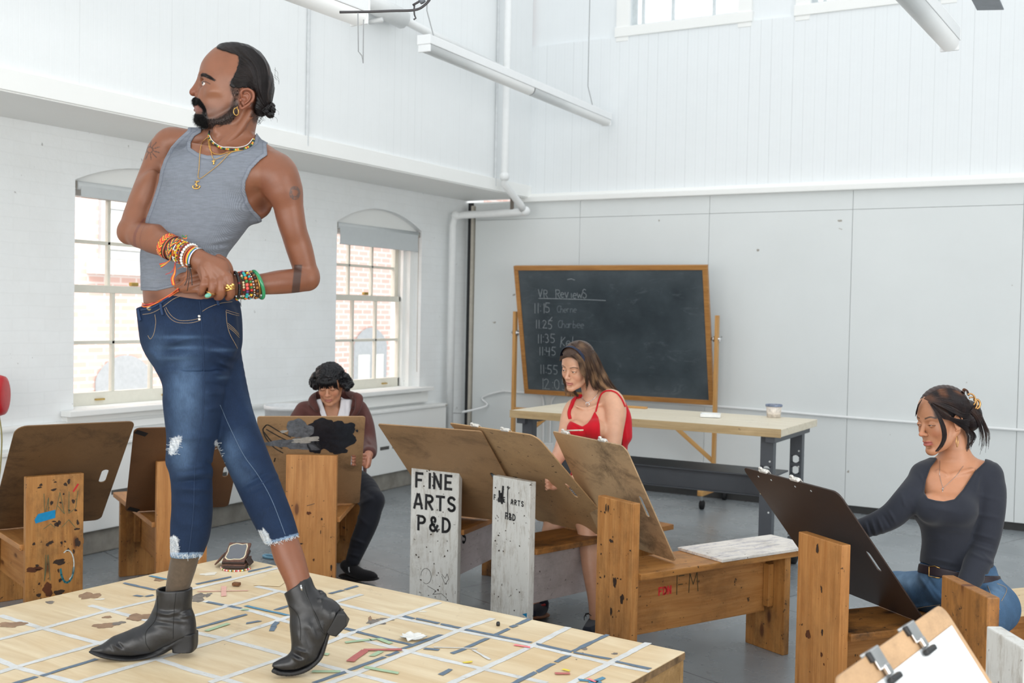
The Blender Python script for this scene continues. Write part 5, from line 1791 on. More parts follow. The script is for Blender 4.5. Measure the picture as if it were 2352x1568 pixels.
   f[~s0] = f[~s0][:, ::-1]
   F.append(f)
  F = np.concatenate(F)
  F = F[(F >= 0).all(1)]
  return V, F
def relax(V, F, it=1, lam=0.5):
 n = len(V)
 E = np.concatenate([F[:, [i, (i + 1) % F.shape[1]]] for i in range(F.shape[1])])
 E = np.concatenate([E, E[:, ::-1]])
 cnt = np.bincount(E[:, 0], minlength=n).clip(1)
 for _ in range(it):
  S = np.stack([np.bincount(E[:, 0], weights=V[E[:, 1], q], minlength=n) for q in range(3)], 1) / cnt[:, None]
  V = V + (S - V) * lam
 return V
def prune(V, F, minfrac=0.02):
 """drop tiny stray islands"""
 n = len(V)
 lab = np.arange(n)
 E = np.concatenate([F[:, [0,1]], F[:, [1,2]], F[:, [2,3]]])
 for _ in range(400):
  a = lab[E[:, 0]]; b = lab[E[:, 1]]
  m = np.minimum(a, b)
  new = lab.copy()
  np.minimum.at(new, E[:, 0], m); np.minimum.at(new, E[:, 1], m)
  new = new[new]
  if (new == lab).all(): break
  lab = new
 u, inv, cn = np.unique(lab, return_inverse=True, return_counts=True)
 keep = cn[inv] >= max(40, minfrac * cn.max())
 if keep.all(): return V, F
 mp = np.cumsum(keep) - 1
 F = F[keep[F].all(1)]
 return V[keep], mp[F]
def bridge(V, F, ranges):
 """join overlapping shells of one body by a face that runs inside it"""
 a0, a1 = ranges[0]
 new = []
 for b0, b1 in ranges[1:]:
  A = np.arange(a0, a1)
  B = np.arange(b0, b1)
  cb = V[B].mean(0)
  i = A[np.argmin(((V[A] - cb) ** 2).sum(1))]
  j = B[np.argmin(((V[B] - V[i]) ** 2).sum(1))]
  fi = F[(F == i).any(1)][0]; fj = F[(F == j).any(1)][0]
  i2 = [q for q in fi if q != i][0]; j2 = [q for q in fj if q != j][0]
  new.append([i, i2, j2, j])
 return np.concatenate([F, np.array(new)])
def vnorm(V, F):
 a = V[F[:, 2]] - V[F[:, 0]]; b = V[F[:, 3]] - V[F[:, 1]]
 fn = np.cross(a, b)
 N = np.zeros_like(V)
 for q in range(3):
  for j in range(4):
   N[:, q] += np.bincount(F[:, j], weights=fn[:, q], minlength=len(V))
 return N / (np.linalg.norm(N, axis=1)[:, None] + 1e-12)
def np_mesh(name, V, F, mat, parent, root_inv, colors=None, smooth=True):
 """V in camera-aligned metres"""
 W = V @ MC3.T + MCT
 A = np.array(root_inv)
 W = W @ A[:3, :3].T + A[:3,3]
 me = bpy.data.meshes.new(name)
 k = F.shape[1]
 me.vertices.add(len(W)); me.vertices.foreach_set('co', W.astype(np.float32).ravel())
 me.loops.add(F.size); me.loops.foreach_set('vertex_index', F.astype(np.int32).ravel())
 me.polygons.add(len(F)); me.polygons.foreach_set('loop_start', np.arange(0, F.size, k, dtype=np.int32))
 me.update(calc_edges=True)
 if smooth: me.polygons.foreach_set('use_smooth', [True] * len(F))
 if colors is not None:
  at_ = me.color_attributes.new('Col', 'FLOAT_COLOR', 'POINT')
  at_.data.foreach_set('color', np.c_[colors, np.ones(len(colors))].astype(np.float32).ravel())
 me.validate()
 me.materials.append(mat)
 o = bpy.data.objects.new(name, me)
 COL.objects.link(o)
 o.parent = parent
 return o
def pxof(V):
 return CX + V[:, 0] / V[:, 1] * FPX, CY - V[:, 2] / V[:, 1] * FPX
def vnoise(P, scale, seed=0, oct=3):
 """cheap smooth value noise, about -1..1"""
 out = np.zeros(len(P)); amp = 1.0; tot = 0
 for o in range(oct):
  Q = P * scale + seed * 17.3 + o * 31.7
  i = np.floor(Q).astype(np.int64); f = Q - i
  f = f * f * (3 - 2 * f)
  def h(a, b, c):
   n = (a * 73856093) ^ (b * 19349663) ^ (c * 83492791)
   n = (n ^ (n >> 13)) * 1274126177
   return ((n & 0xFFFFF) / 524288.0) - 1
  r = 0
  for a in (0,1):
   for b in (0,1):
    for c in (0,1):
     r = r + h(i[:, 0] + a, i[:, 1] + b, i[:, 2] + c) * (f[:, 0] if a else 1 - f[:, 0]) * (f[:, 1] if b else 1 - f[:, 1]) * (f[:, 2] if c else 1 - f[:, 2])
  out += r * amp; tot += amp; amp *= 0.5; scale *= 2.1
 return out / tot
def sstep(a, b, x):
 t = np.clip((x - a) / (b - a),0,1)
 return t * t * (3 - 2 * t)
def gp(PX, PY, cx, cy, rx, ry=None, ang=0.0):
 ry = ry or rx
 c, s_ = math.cos(ang), math.sin(ang)
 x, y = PX - cx, PY - cy
 u, v = (x * c + y * s_) / rx, (-x * s_ + y * c) / ry
 return np.exp(-(u * u + v * v))
def blend(C, col, w):
 return C * (1 - w[:, None]) + np.array(col)[None, :] * w[:, None]
class Fig:
 """one person: root Empty plus helpers that work in photo pixels at the person's depth"""
 def __init__(s, D0, foot, label, cat='person'):
  s.D0 = D0
  s.t = empty('person', tuple(foot),0, label, cat)
  bpy.context.view_layer.update()
  s.inv = s.t.matrix_world.inverted() if s.t.matrix_world != Matrix() else Matrix.Translation(-Vector(foot))
  s.inv = Matrix.Translation(-Vector(foot))
  s.bv = {}
 def add(s, name, V, F, mat, colors=None, parent=None, bvh=False, label=None):
  o = np_mesh(name, V, F, mat, parent or s.t, s.inv, colors)
  if bvh:
   s.bv[name] = BVHTree.FromPolygons([tuple(v) for v in V], [tuple(f) for f in F.tolist()])
  if label: o['label'] = label
  return o
 def hit(s, nm, px, py, off=0.0, miss=None):
  d = Vector(((px - CX) / FPX, 1,(CY - py) / FPX)).normalized()
  best = None
  for n in ([nm] if isinstance(nm, str) else nm):
   loc, nor, i, dist = s.bv[n].ray_cast(Vector((0,0,0)), d)
   if loc is not None and (best is None or dist < best[2]): best = (loc, nor, dist)
  if best is None:
   if miss is None: return None
   return Vector(cp(px, py, s.D0 + miss))
  loc, nor, _ = best
  if nor.dot(d) > 0: nor = -nor
  return loc + nor * off
 def path(s, nm, pts, off=0.0, n=6, miss=None):
  """smooth path through pixels, dropped on the surface; returns camera-frame points"""
  q = catmull([Vector((p[0], p[1], 0)) for p in pts], n) if len(pts) > 2 else [Vector((pts[0][0] + (pts[1][0] - pts[0][0]) * i / n, pts[0][1] + (pts[1][1] - pts[0][1]) * i / n, 0)) for i in range(n + 1)]
  out = []
  for p in q:
   h = s.hit(nm, p.x, p.y, off, miss)
   if h is not None: out.append(h)
  return out
 def W(s, p):
  return s.inv @ (MC @ Vector(p))
 def build(s, mb, name, mat, parent=None, smooth=True, label=None):
  mb.v = [tuple(s.W(v)) for v in mb.v]
  o = mb.build(name, mat, parent or s.t, smooth)
  if label: o['label'] = label
  return o
def attr_mat(name, rough=0.5, spec=0.4, sss=0.0, bump=0.0, bscale=200, var=0.06, vscale=25, sheen=0.0, gain=1.0):
 t = MT(name, rough, spec)
 a = t.n('ShaderNodeAttribute'); a.attribute_name = 'Col'
 v = t.coord(rnd=False)
 nz = t.noise(v, vscale, 5)
 m = t.ramp(nz, [(0.3,1 - var),(0.7,1 + var)])
 t.col(t.mix(1.0, a.outputs['Color'], m, 'MULTIPLY'))
 if sss:
  t.b.inputs['Subsurface Weight'].default_value = sss
  t.b.inputs['Subsurface Radius'].default_value = (0.012,0.005,0.003)
  t.b.inputs['Subsurface Scale'].default_value = 0.5
 if bump: t.bump(t.noise(v, bscale, 3), bump, 0.002)
 if sheen:
  t.b.inputs['Sheen Weight'].default_value = sheen
 return t.m
def strands(roots, dirs, length, r, rnd, seg=3, curl=0.0, grav=0.0, lenvar=0.3):
 """tapered three-sided hairs; arrays of root points and directions -> verts, faces(quads)"""
 n = len(roots)
 T = dirs / (np.linalg.norm(dirs, axis=1)[:, None] + 1e-9)
 L = length * (1 + rnd.uniform(-lenvar, lenvar, n))
 P = roots.copy()
 A = np.cross(T, np.array([0.3,0.5,0.81])); A /= np.linalg.norm(A, axis=1)[:, None] + 1e-9
 V = []; 
 cw = rnd.normal(0,1,(n, 3))
 for k in range(seg + 1):
  f = k / seg
  B = np.cross(T, A); B /= np.linalg.norm(B, axis=1)[:, None] + 1e-9
  rr = r * (1 - f * 0.85)
  for q in (0,2 * pi / 3,4 * pi / 3):
   V.append(P + (A * math.cos(q) + B * math.sin(q)) * rr)
  T = T + cw * curl / seg + np.array([0,0,-grav / seg])
  T /= np.linalg.norm(T, axis=1)[:, None]
  P = P + T * (L / seg)[:, None]
 V = np.stack(V, 1).reshape(n, seg + 1,3,3)
 F = []
 base = (np.arange(n) * (seg + 1) * 3)[:, None]
 for k in range(seg):
  for q in range(3):
   a, b = k * 3 + q, k * 3 + (q + 1) % 3
   F.append(np.concatenate([base + a, base + b, base + b + 3, base + a + 3], 1))
 return V.reshape(-1,3), np.concatenate(F)
def ribbons(paths, r0, r1=None, sides=4):
 """hair locks: list of (m,3) point arrays -> verts, quads; tapered tubes"""
 VV = []; FF = []; base = 0
 for P in paths:
  P = np.asarray(P); m = len(P)
  T = np.gradient(P, axis=0); T /= np.linalg.norm(T, axis=1)[:, None] + 1e-9
  A = np.cross(T, np.array([0.2,1.0,0.1])); A /= np.linalg.norm(A, axis=1)[:, None] + 1e-9
  B = np.cross(T, A)
  t = np.linspace(0,1, m)
  rr = r0 * (1 - t ** 3 * 0.9) if r1 is None else r0 + (r1 - r0) * t
  for q in range(sides):
   a = 2 * pi * q / sides
   VV.append(P + (A * math.cos(a) + B * math.sin(a)) * rr[:, None])
  i = np.arange(m - 1)
  for q in range(sides):
   q2 = (q + 1) % sides
   FF.append(np.stack([base + q * m + i, base + q2 * m + i, base + q2 * m + i + 1, base + q * m + i + 1], 1))
  base += sides * m
 return np.concatenate(VV), np.concatenate(FF)
def ear(S, pts, dd, inner, r=0.0032, plate=None, concha=None, tragus=None):
 """outer rim chain through pixels, an inner fold, a plate behind and a hollow"""
 c = plate
 S.ell(S.p(c[0], c[1], dd + 0.004),(S.r(c[2]),0.006, S.r(c[3])),0.004, rot=np.array(((math.cos(c[4]),0, math.sin(c[4])),(0,1,0),(-math.sin(c[4]),0, math.cos(c[4])))))
 S.chain([S.p(p[0], p[1], dd - 0.006 + (0.006 if i in (0, len(pts) - 1) else 0)) for i, p in enumerate(pts)], [r] * len(pts),0.003)
 if concha: S.ell(S.p(concha[0], concha[1], dd - 0.005),(S.r(concha[2]),0.009, S.r(concha[3])),0.003, 'sub')
 S.chain([S.p(p[0], p[1], dd - 0.003) for p in inner], [r * 0.75] * len(inner),0.003)
 if tragus: S.ell(S.p(tragus[0], tragus[1], dd - 0.004),(0.0035,0.004,0.0045),0.003)
# ================================================================ THE STANDING MAN
SKIN = attr_mat('skin', 0.42,0.45,0.12,0.12,420,0.05,30)
HAIRM = attr_mat('hair', 0.42,0.3,0,0,200,0.12,60)
CLOTH = attr_mat('soft_cloth', 0.85,0.2,0,0.15,500,0.04,30,0.15)
def denim_mat():
 t = MT('washed_denim', 0.8,0.2)
 a = t.n('ShaderNodeAttribute'); a.attribute_name = 'Col'
 w = t.noise(t.coord((900,900,60), rnd=False),1.0,2)
 m = t.ramp(w, [(0.3,0.8),(0.7,1.2)])
 m2 = t.ramp(t.noise(t.coord(rnd=False),18,5), [(0.3,0.9),(0.7,1.1)])
 t.col(t.mix(1.0, t.mix(1.0, a.outputs['Color'], m, 'MULTIPLY'), m2, 'MULTIPLY'))
 t.bump(w, 0.15,0.001)
 return t.m
DENIM = denim_mat()
def rib_mat():
 t = MT('grey_rib_knit', 0.85,0.2)
 a = t.n('ShaderNodeAttribute'); a.attribute_name = 'Col'
 wv = t.n('ShaderNodeTexWave', wave_type='BANDS', bands_direction='X')
 wv.inputs['Scale'].default_value = 105
 wv.inputs['Distortion'].default_value = 0.6
 v = t.coord((1,0.5,0.35), rnd=False)
 t.l(v, wv.inputs['Vector'])
 m = t.ramp(wv.outputs['Fac'], [(0.1,0.86),(0.8,1.1)])
 hz = t.noise(t.coord((40,40,260), rnd=False),1.0,3)
 m2 = t.ramp(hz, [(0.3,0.88),(0.7,1.1)])
 t.col(t.mix(1.0, t.mix(1.0, a.outputs['Color'], m, 'MULTIPLY'), m2, 'MULTIPLY'))
 t.bump(wv.outputs['Fac'], 0.25,0.001)
 return t.m
RIB = rib_mat()
LEATHER = MT('black_boot_leather', 0.28,0.5)
_v = LEATHER.coord(rnd=False)
LEATHER.col(LEATHER.ramp(LEATHER.noise(_v, 30,5), [(0.3, lin((20,20,22))),(0.75, lin((34,34,37)))]))
LEATHER.rough(LEATHER.ramp(LEATHER.noise(_v, 18,5), [(0.3,0.25),(0.7,0.5)]))
LEATHER.bump(LEATHER.noise(_v, 45,5,0.6),0.12,0.004)
LEATHER = LEATHER.m
GOLD = simple('gold', lin((212,170,96)),0.28,0.5,1.0, var=0.05)
NAIL = simple('fingernail', lin((196,150,128)),0.35,0.5, var=0.03)
RES = 1.0
def man():
 D0 = 3.2
 foot = atz(440,1500, ZP)
 G_ = Fig(D0,(foot.x, foot.y, ZP), 'man in grey tank top and ripped blue jeans standing on the platform, looking left')
 # ---------------------------------------------------------------- skin
 S = SDF((225,70,770,740), D0,(-0.27,0.20),0.0021 * RES)
 p, r = S.p, S.r
 # torso under the shirt
 torso = [(322,500,575,.0,.035),(338,440,606,.0,.062),(362,386,612,.0,.085),(395,371,606,.0,.100),(425,367,590,-.005,.108),(455,358,586,-.005,.112),
             (485,345,588,-.005,.112),(510,338,574,-.005,.108),(550,333,545,-.005,.10),(585,330,520,-.01,.096),(630,331,512,-.01,.098),(670,332,520,-.01,.10),(720,332,540,-.0,.10)]
 S.stack(torso, 0.01, n=2.3, shear=-0.12)
 # neck and traps
 S.chain([p(548,235,.0), p(538,290,.0), p(528,345,.0)], [.054,.055,.062], 0.02)
 S.chain([p(520,315,.02), p(455,318,.035), p(395,322,.05)], [.034,.028,.036], 0.03)
 S.chain([p(540,320,.0), p(590,350,-.02), p(628,388,-.04)], [.034,.034,.048], 0.035)
 S.chain([p(577,262,-.045), p(545,300,-.050), p(505,335,-.062)], [.010,.010,.007], 0.014)
 S.chain([p(437,332,-.040), p(470,338,-.078), p(500,343,-.082)], [.006,.007,.005], 0.022)
 S.chain([p(520,344,-.082), p(570,350,-.083), p(615,360,-.070)], [.005,.006,.007], 0.022)
 S.ell(p(510,342,-.088),(.012,.012,.012),0.012, 'sub')
 S.ell(p(498,300,-.045),(.010,.014,.016),0.015)
 # pectorals
 S.ell(p(440,400,-.07),(.075,.035,.05),0.03); S.ell(p(545,400,-.075),(.07,.035,.05),0.03)
 # viewer-left arm (his right): deltoid, upper arm, forearm, wrist
 S.chain([p(398,327,.045), p(378,338,.045), p(364,372,.04)], [.036,.040,.034], 0.025)
 S.chain([p(366,350,.04), p(346,402,.02), p(333,440,.0), p(318,482,-.02), p(303,522,-.04)], [.034,.034,.036,.037,.035], 0.015)
 SNAP_A = True
 S.ell(p(338,432,-.02),(.024,.026,.055),0.02, rot=np.array(((.93,0,.36),(0,1,0),(-.36,0,.93))))
 S.chain([p(640,400,-.05), p(658,455,-.045), p(672,520,-.03), p(688,572,-.015), p(702,622,.0)], [.048,.045,.0385,.038,.034], 0.015)
 S.chain([p(600,385,-.03), p(632,402,-.05), p(648,432,-.05)], [.042,.056,.050], 0.03)
 S.chain([p(575,440,-.03), p(600,470,-.01), p(590,492,.0)], [.03,.03,.02], 0.03)
 T = S.copy()
 S.ell(p(292,538,-.045),(.026,.028,.026),0.02)
 S.chain([p(303,532,-.045), p(340,547,-.085), p(380,562,-.125), p(418,579,-.155), p(455,596,-.175)], [.035,.0365,.034,.028,.026], 0.015)
 S.chain([p(318,540,-.07), p(352,535,-.105)], [.024,.024], 0.02)
 # viewer-right arm (his left)
 S.ell(p(668,505,-.045),(.030,.028,.06),0.02, rot=np.array(((.97,0,-.25),(0,1,0),(.25,0,.97))))
 S.ell(p(713,640,.0),(.027,.027,.030),0.02)
 S.chain([p(702,642,-.005), p(672,645,-.04), p(640,648,-.075), p(605,652,-.105), p(565,655,-.13)], [.034,.035,.034,.030,.0265], 0.012)
 # armpit hollow
 S.ell(p(606,478,-.05),(.020,.03,.022),0.02, 'sub')
 # ---- his right hand (on top): back of the hand and curled fingers; millimetre radii in metres
 hz = -.19
 S.chain([p(455,596, hz + .01), p(480,612, hz), p(500,628, hz - .005)], [.028,.033,.031], 0.012, flat=((0.15,1,0.1),0.62))
 S.ell(p(492,624, hz),(.045,.021,.036),0.012, rot=np.array(((.80,0,-.6),(0,1,0),(.6,0,.80))))
 kn = [(524,638),(508,647),(489,652),(468,655)]
 for (x, y), q in zip(kn, (.0118,.012,.0115,.0105)):
  S.ell(p(x, y, hz - .014),(q, q, q),0.012)
 # fingers fold down and back: proximal, middle, tip
 fg = [([(524,638,-.205),(529,660,-.205),(530,676,-.192),(524,683,-.170)], (.0125,.0118,.011,.0095)),
          ([(508,647,-.208),(508,668,-.208),(505,680,-.190),(498,682,-.168)], (.0125,.012,.011,.0095)),
          ([(489,652,-.208),(487,668,-.205),(483,676,-.185),(478,676,-.165)], (.0118,.0112,.0105,.009)),
          ([(468,655,-.204),(464,668,-.198),(462,673,-.178),(460,672,-.16)], (.0108,.010,.0095,.008))]
 for q, rr in fg:
  S.chain([p(*w_) for w_ in q], rr, 0.004, n=6)
 # tendons
 for (x, y),(x0, y0) in zip(kn, ((478,590),(472,594),(464,600),(456,606))):
  S.chain([p(x0 + 6, y0 + 8, hz - .014), p((x + x0) / 2 + 4,(y + y0) / 2 + 2, hz - .019), p(x, y - 6, hz - .018)], [.003,.0032,.004], 0.010)
 # knuckle bump of the other hand showing above right: his left thumb wrapped on top
 S.chain([p(502,592,-.165), p(516,602,-.170), p(525,616,-.168), p(527,632,-.158)], [.011,.0125,.012,.0115], 0.004)
 # his right thumb tucked below the wrist
 S.chain([p(450,612,-.17), p(440,626,-.155), p(420,637,-.15)], [.014,.012,.010], 0.008)
 # ---- his left hand: palm under, four fingertips emerging at left
 S.chain([p(565,655,-.13), p(530,655,-.145), p(490,650,-.15), p(455,642,-.15)], [.026,.030,.032,.026], 0.010, flat=((0,1,0),0.6))
 for q, rr in (([(470,628,-.150),(440,632,-.150),(418,634,-.147),(404,645,-.138)], (.0105,.010,.0095,.008)),
                  ([(480,640,-.158),(445,644,-.160),(424,650,-.155),(405,656,-.142)], (.0110,.0105,.010,.0085)),
                  ([(478,646,-.166),(450,654,-.170),(430,660,-.162),(412,665,-.146)], (.0108,.0105,.010,.0082)),
                  ([(484,660,-.165),(458,664,-.170),(440,666,-.162),(424,668,-.148)], (.0100,.0098,.0092,.0078))):
  S.chain([p(*w_) for w_ in q], rr, 0.0022, n=6)
 # veins on the near forearm and hand
 for vv in ([(480,600),(490,615),(494,630)], [(468,612),(476,622),(474,634)]):
  S.chain([p(x, y, hz - .021) for x, y in vv], [.0014,.0016,.001], 0.004)
 # ---------------------------------------------------------------- head
 H = SDF((420,85,650,350), D0,(-0.12,0.12),0.0015 * RES)
 def head_rows(g=0.0, gd=0.0):
  R_ = [(102,524,552,.03),(107,508,574,.046),(115,495,590,.056),(128,480,603,.065),(144,467.5,613,.071),(160,461.5,619,.0745),(175,459.5,621.5,.0765),(190,461.5,621,.077),
              (205,460.5,616,.0745),(220,456.5,606,.070),(235,453,594,.066),(248,451.5,580,.063),(262,450.5,560,.058),(275,452,540,.050),(285,458,518,.040),(290,468,495,.028)]
  return [(y, a - g, b + g, .0, h + gd) for y, a, b, h in R_]
 def build_head(H):
  p, r = H.p, H.r
  H.stack(head_rows(),0.004, n=2.25)
  # narrow the face in front: shave the near and far front corners
  for sg in (-1,1):
   H.ell(p(440,235, sg * .084),(.040,.034,.075),0.02, 'sub')
   H.ell(p(600,262, sg * .085),(.055,.035,.055),0.02, 'sub')
  H.chain([p(560,240,.0), p(545,285,.0), p(530,350,.0)], [.050,.054,.060], 0.012)
  H.chain([p(574,258,-.046), p(548,300,-.052), p(508,338,-.062)], [.010,.010,.007], 0.014)
  H.ell(p(499,302,-.02),(.010,.018,.014),0.012)
  # jaw and cheek
  H.chain([p(548,232,-.058), p(538,262,-.054), p(500,280,-.040), p(470,284,-.016)], [.012,.012,.012,.012], 0.016)
  H.ell(p(495,212,-.052),(.024,.016,.013),0.016); H.ell(p(495,212,.052),(.024,.016,.013),0.016)
  H.ell(p(487,238,-.074),(.024,.012,.022),0.02, 'sub')
  # brow, sockets
  H.ell(p(467,172,-.026),(.010,.022,.007),0.010); H.ell(p(467,172,.026),(.010,.022,.007),0.010)
  H.ell(p(463,190,-.036),(.014,.018,.011),0.010, 'sub'); H.ell(p(463,190,.036),(.014,.018,.011),0.010, 'sub')
  # eyeball bulge with lids
  for sg in (-1,1):
   H.ell(p(475.5,192, sg * .034),(.0140,.0142,.0125),0.004)
   H.ell(p(469.5,192.6, sg * .0475),(.0105,.0085,.0042),0.0012, 'sub')
   H.chain([p(464.5,191, sg * .022), p(465.5,187.5, sg * .034), p(473,187.5, sg * .046), p(481,193, sg * .050)], [.0025,.0028,.0026,.002], 0.003)
   H.chain([p(465,194, sg * .024), p(468,197.5, sg * .036), p(475,197.5, sg * .045), p(481,194, sg * .050)], [.002,.0022,.0022,.0018], 0.003)
   H.chain([p(468,201, sg * .026), p(474,205, sg * .038), p(482,203, sg * .048)], [.002,.0022,.002], 0.007)
  # nose
  H.chain([p(464,177,0), p(454.5,196,0), p(446,209,0)], [.0105,.0105,.0110], 0.012)
  H.ell(p(464,208,0),(.018,.017,.022),0.012)
  H.ell(p(443.2,213,0),(.0100,.0115,.0095),0.006)
  for sg in (-1,1):
   H.ell(p(455.5,217, sg * .0150),(.0105,.0072,.0085),0.004)
   H.ell(p(450,223, sg * .0075),(.0045,.0028,.0025),0.002, 'sub')
   H.chain([p(459,211, sg * .020), p(463,217, sg * .021), p(460,223, sg * .018)], [.0015,.0018,.0012], 0.0035, 'sub')
   H.chain([p(465,216, sg * .024), p(470,230, sg * .031), p(472,243, sg * .033)], [.0014,.002,.0012], 0.006, 'sub')
  # mouth
  H.ell(p(452,234,0),(.011,.024,.013),0.008)
  H.chain([p(462,246,-.024), p(452,243.5,-.014), p(447.5,243.5,0), p(452,243.5,.014), p(462,246,.024)], [.0025,.0042,.0050,.0042,.0025], 0.003)
  H.chain([p(463,249,-.023), p(453,252,-.013), p(449,252.5,0), p(453,252,.013), p(463,249,.023)], [.0025,.0046,.0055,.0046,.0025], 0.003)
  H.chain([p(466,248,-.026), p(450,248,-.013), p(444,248,0), p(450,248,.013), p(466,248,.026)], [.0008,.0009,.0010,.0009,.0008], 0.0016, 'sub')
  H.ell(p(453,261,0),(.006,.014,.004),0.006, 'sub')
  H.ell(p(458,276,0),(.013,.018,.013),0.012)
  # forehead furrow lines
  for y in (138,150):
   H.chain([p(470, y, -.035), p(486, y - 2,-.058), p(505, y + 1,-.068)], [.0006,.0008,.0006], 0.004, 'sub')
  ear(H, [(556,222),(554,212),(560,206),(570,205),(579,210),(582.5,219),(580,230),(572,239),(562,246),(555,249),(552,243)], -.076,
   [(562,214),(570,213),(575,221),(571,231),(563,238)], 0.0036,(568,225,14,21,.25),(560,228,6,8),(553,230))
 build_head(H)
 Vh, Fh = H.mesh()
 Vh = relax(Vh, Fh, 1,0.35)
 # combine: body field minus the head zone, one mesh
 V, F = S.mesh()
 V = relax(V, F, 1,0.4)
 PX, PY = pxof(V)
 kill = (PY < 268) & (PX > 440) & (PX < 640)
 F = F[~kill[F].any(1)]
 used = np.unique(F); mp = np.full(len(V),-1); mp[used] = np.arange(len(used)); V = V[used]; F = mp[F]
 # head mesh: drop its bottom rim
 PXh, PYh = pxof(Vh)
 kh = PYh > 345
 Fh = Fh[~kh[Fh].any(1)]
 used = np.unique(Fh); mp = np.full(len(Vh),-1); mp[used] = np.arange(len(used)); Vh = Vh[used]; Fh = mp[Fh]
 nb = len(V)
 V = np.concatenate([V, Vh]); F = np.concatenate([F, Fh + nb])
 # ---------------------------------------------------------------- legs: shin of the raised leg
 L = SDF((590,1200,740,1400), D0,(-0.22,0.12),0.0025 * RES)
 L.chain([L.p(650,1238,-.062), L.p(667,1285,-.075), L.p(683,1330,-.09), L.p(692,1365,-.10)], [.040,.041,.036,.036], 0.0)
 L.ell(L.p(654,1268,-.055),(.026,.03,.04),0.02)
 Vl, Fl = L.mesh(); n0 = len(V); V = np.concatenate([V, Vl]); F = np.concatenate([F, Fl + n0])
 SHIN0 = n0
 PX, PY = pxof(V)
 N = vnorm(V, F)
 dep = V[:, 1] - D0
 # ---------------------------------------------------------------- skin colour
 base = np.array(lin((126,80,57)))
 C = np.tile(base, (len(V),1))
 nz = vnoise(V, 28,1,4)[:, None]
 C *= 1 + 0.10 * nz
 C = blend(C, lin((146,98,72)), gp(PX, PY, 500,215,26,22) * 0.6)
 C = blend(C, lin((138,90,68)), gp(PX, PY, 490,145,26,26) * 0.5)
 C = blend(C, lin((134,72,54)), gp(PX, PY, 440,212,12,12) * 0.5)
 C = blend(C, lin((140,78,58)),((PX > 548) & (PX < 590) & (PY > 200) & (PY < 252)) * 0.35)
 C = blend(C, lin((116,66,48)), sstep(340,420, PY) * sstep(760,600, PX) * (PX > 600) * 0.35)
 front = (dep < 0.03) | True
 lash = np.exp(-((PY - (187.6 + np.maximum(PX - 473,0) * 0.55)) / 1.1) ** 2) * (PX > 463) * (PX < 483) * (PY < 196)
 lips = ((PY > 240.5) & (PY < 256.5) & (PX < 467) & (PX > 440)) * (PY < 300)
 C = blend(C, lin((150,92,84)), lips * 0.65)
 isH = np.arange(len(V)) >= nb
 isH &= np.arange(len(V)) < n0
 C = blend(C, lin((28,20,18)), lash * isH * 0.85)
 # beard shadow painted in the skin, thickened by short hairs below
 nb1 = vnoise(V, 130,5,3)
 def poly_w(poly, soft=3.0, jig=2.5):
  d = sdf_poly((PX + nb1 * jig).astype(np.float32),(PY + nb1 * jig).astype(np.float32), poly)
  return sstep(soft, -soft, d) * isH
 beard1 = poly_w([(436,256),(446,258),(452,262),(462,258),(470,262),(476,272),(500,270),(520,258),(530,240),(540,228),(548,236),(546,262),(530,282),(500,294),(470,296),(440,290)], 5)
 beard2 = poly_w([(430,226),(450,222),(458,226),(466,236),(472,246),(476,262),(480,280),(470,292),(440,288),(442,262),(452,262),(462,266),(465,256),(466,246),(458,240),(448,240),(430,242)], 2.5)
 side = poly_w([(526,188),(546,186),(550,214),(546,236),(540,240),(530,236),(534,222),(528,205)], 4)
 stub = poly_w([(470,240),(500,250),(520,240),(530,236),(548,240),(544,275),(500,296),(460,296),(445,285),(445,250)], 8)
 C = blend(C, lin((60,40,32)), np.clip(stub * 0.45,0,1))
 C = blend(C, lin((34,26,24)), np.clip(beard1 * 0.8,0,1))
 C = blend(C, lin((24,20,20)), np.clip(beard2 * 0.95,0,1))
 C = blend(C, lin((52,36,30)), np.clip(side * 0.6,0,1))
 # scalp under the hair
 hairpoly = [(490,95),(498,111),(515,118),(547,127),(548,140),(545,160),(538,172),(529,188),(534,196),(552,199),(572,198),(588,212),(588,250),(590,262),(660,260),(660,90)]
 C = blend(C, lin((24,20,20)), poly_w(hairpoly, 3,2))
 C = blend(C, lin((48,34,30)), poly_w([(576,236),(600,236),(600,262),(584,285),(576,270)], 4) * 0.8)
 # eyebrow
 eb = poly_w([(461,170),(465,167),(474,169),(486,176),(495,184),(492,186),(480,181),(468,176),(461,175)], 1.6,1.2)
 C = blend(C, lin((22,18,18)), eb * (dep < 0) * 0.95)
 C = blend(C, lin((22,18,18)),(gp(PX, PY, 456.5,167,4,5) > 0.4) * (dep > 0.01) * (dep < .05) * isH * 0.9)
 # under-eye tone
 C = blend(C, lin((118,74,56)), gp(PX, PY, 472,201,9,4) * 0.35 * isH)
 # arm tattoos (surface marks): sun rays on the far shoulder, circle on the near arm, bands
 def ink(w, k=0.8, col=lin((58,46,42))):
  return blend(C, col, np.clip(w, 0,1) * k)
 arm = ~isH
 rad = []
 a0 = (330,352)
 ang = np.arctan2(PY - 344, PX - 344); rr_ = np.hypot(PX - 344, PY - 344)
 ray_ = (np.abs(((ang * 11 / (2 * pi)) % 1) - 0.5) < 0.20 * (1.3 - rr_ / 26)) & (rr_ < 24) & (rr_ > 7)
 C = ink((ray_ | ((rr_ < 8) & (rr_ > 5.5))) * arm * (PX < 372) * (dep < .05) * 1.0,0.75)
 rr_ = np.hypot((PX - 677) / 0.9,(PY - 443) / 1.15)
 C = ink(((rr_ < 14) & (rr_ > 6.5) & (vnoise(V, 240,9,2) > -0.35) & (dep < .02)) * arm * 1.0,0.7, lin((70,64,62)))
 d_ = (PX - 682) + 0.10 * (PY - 640)
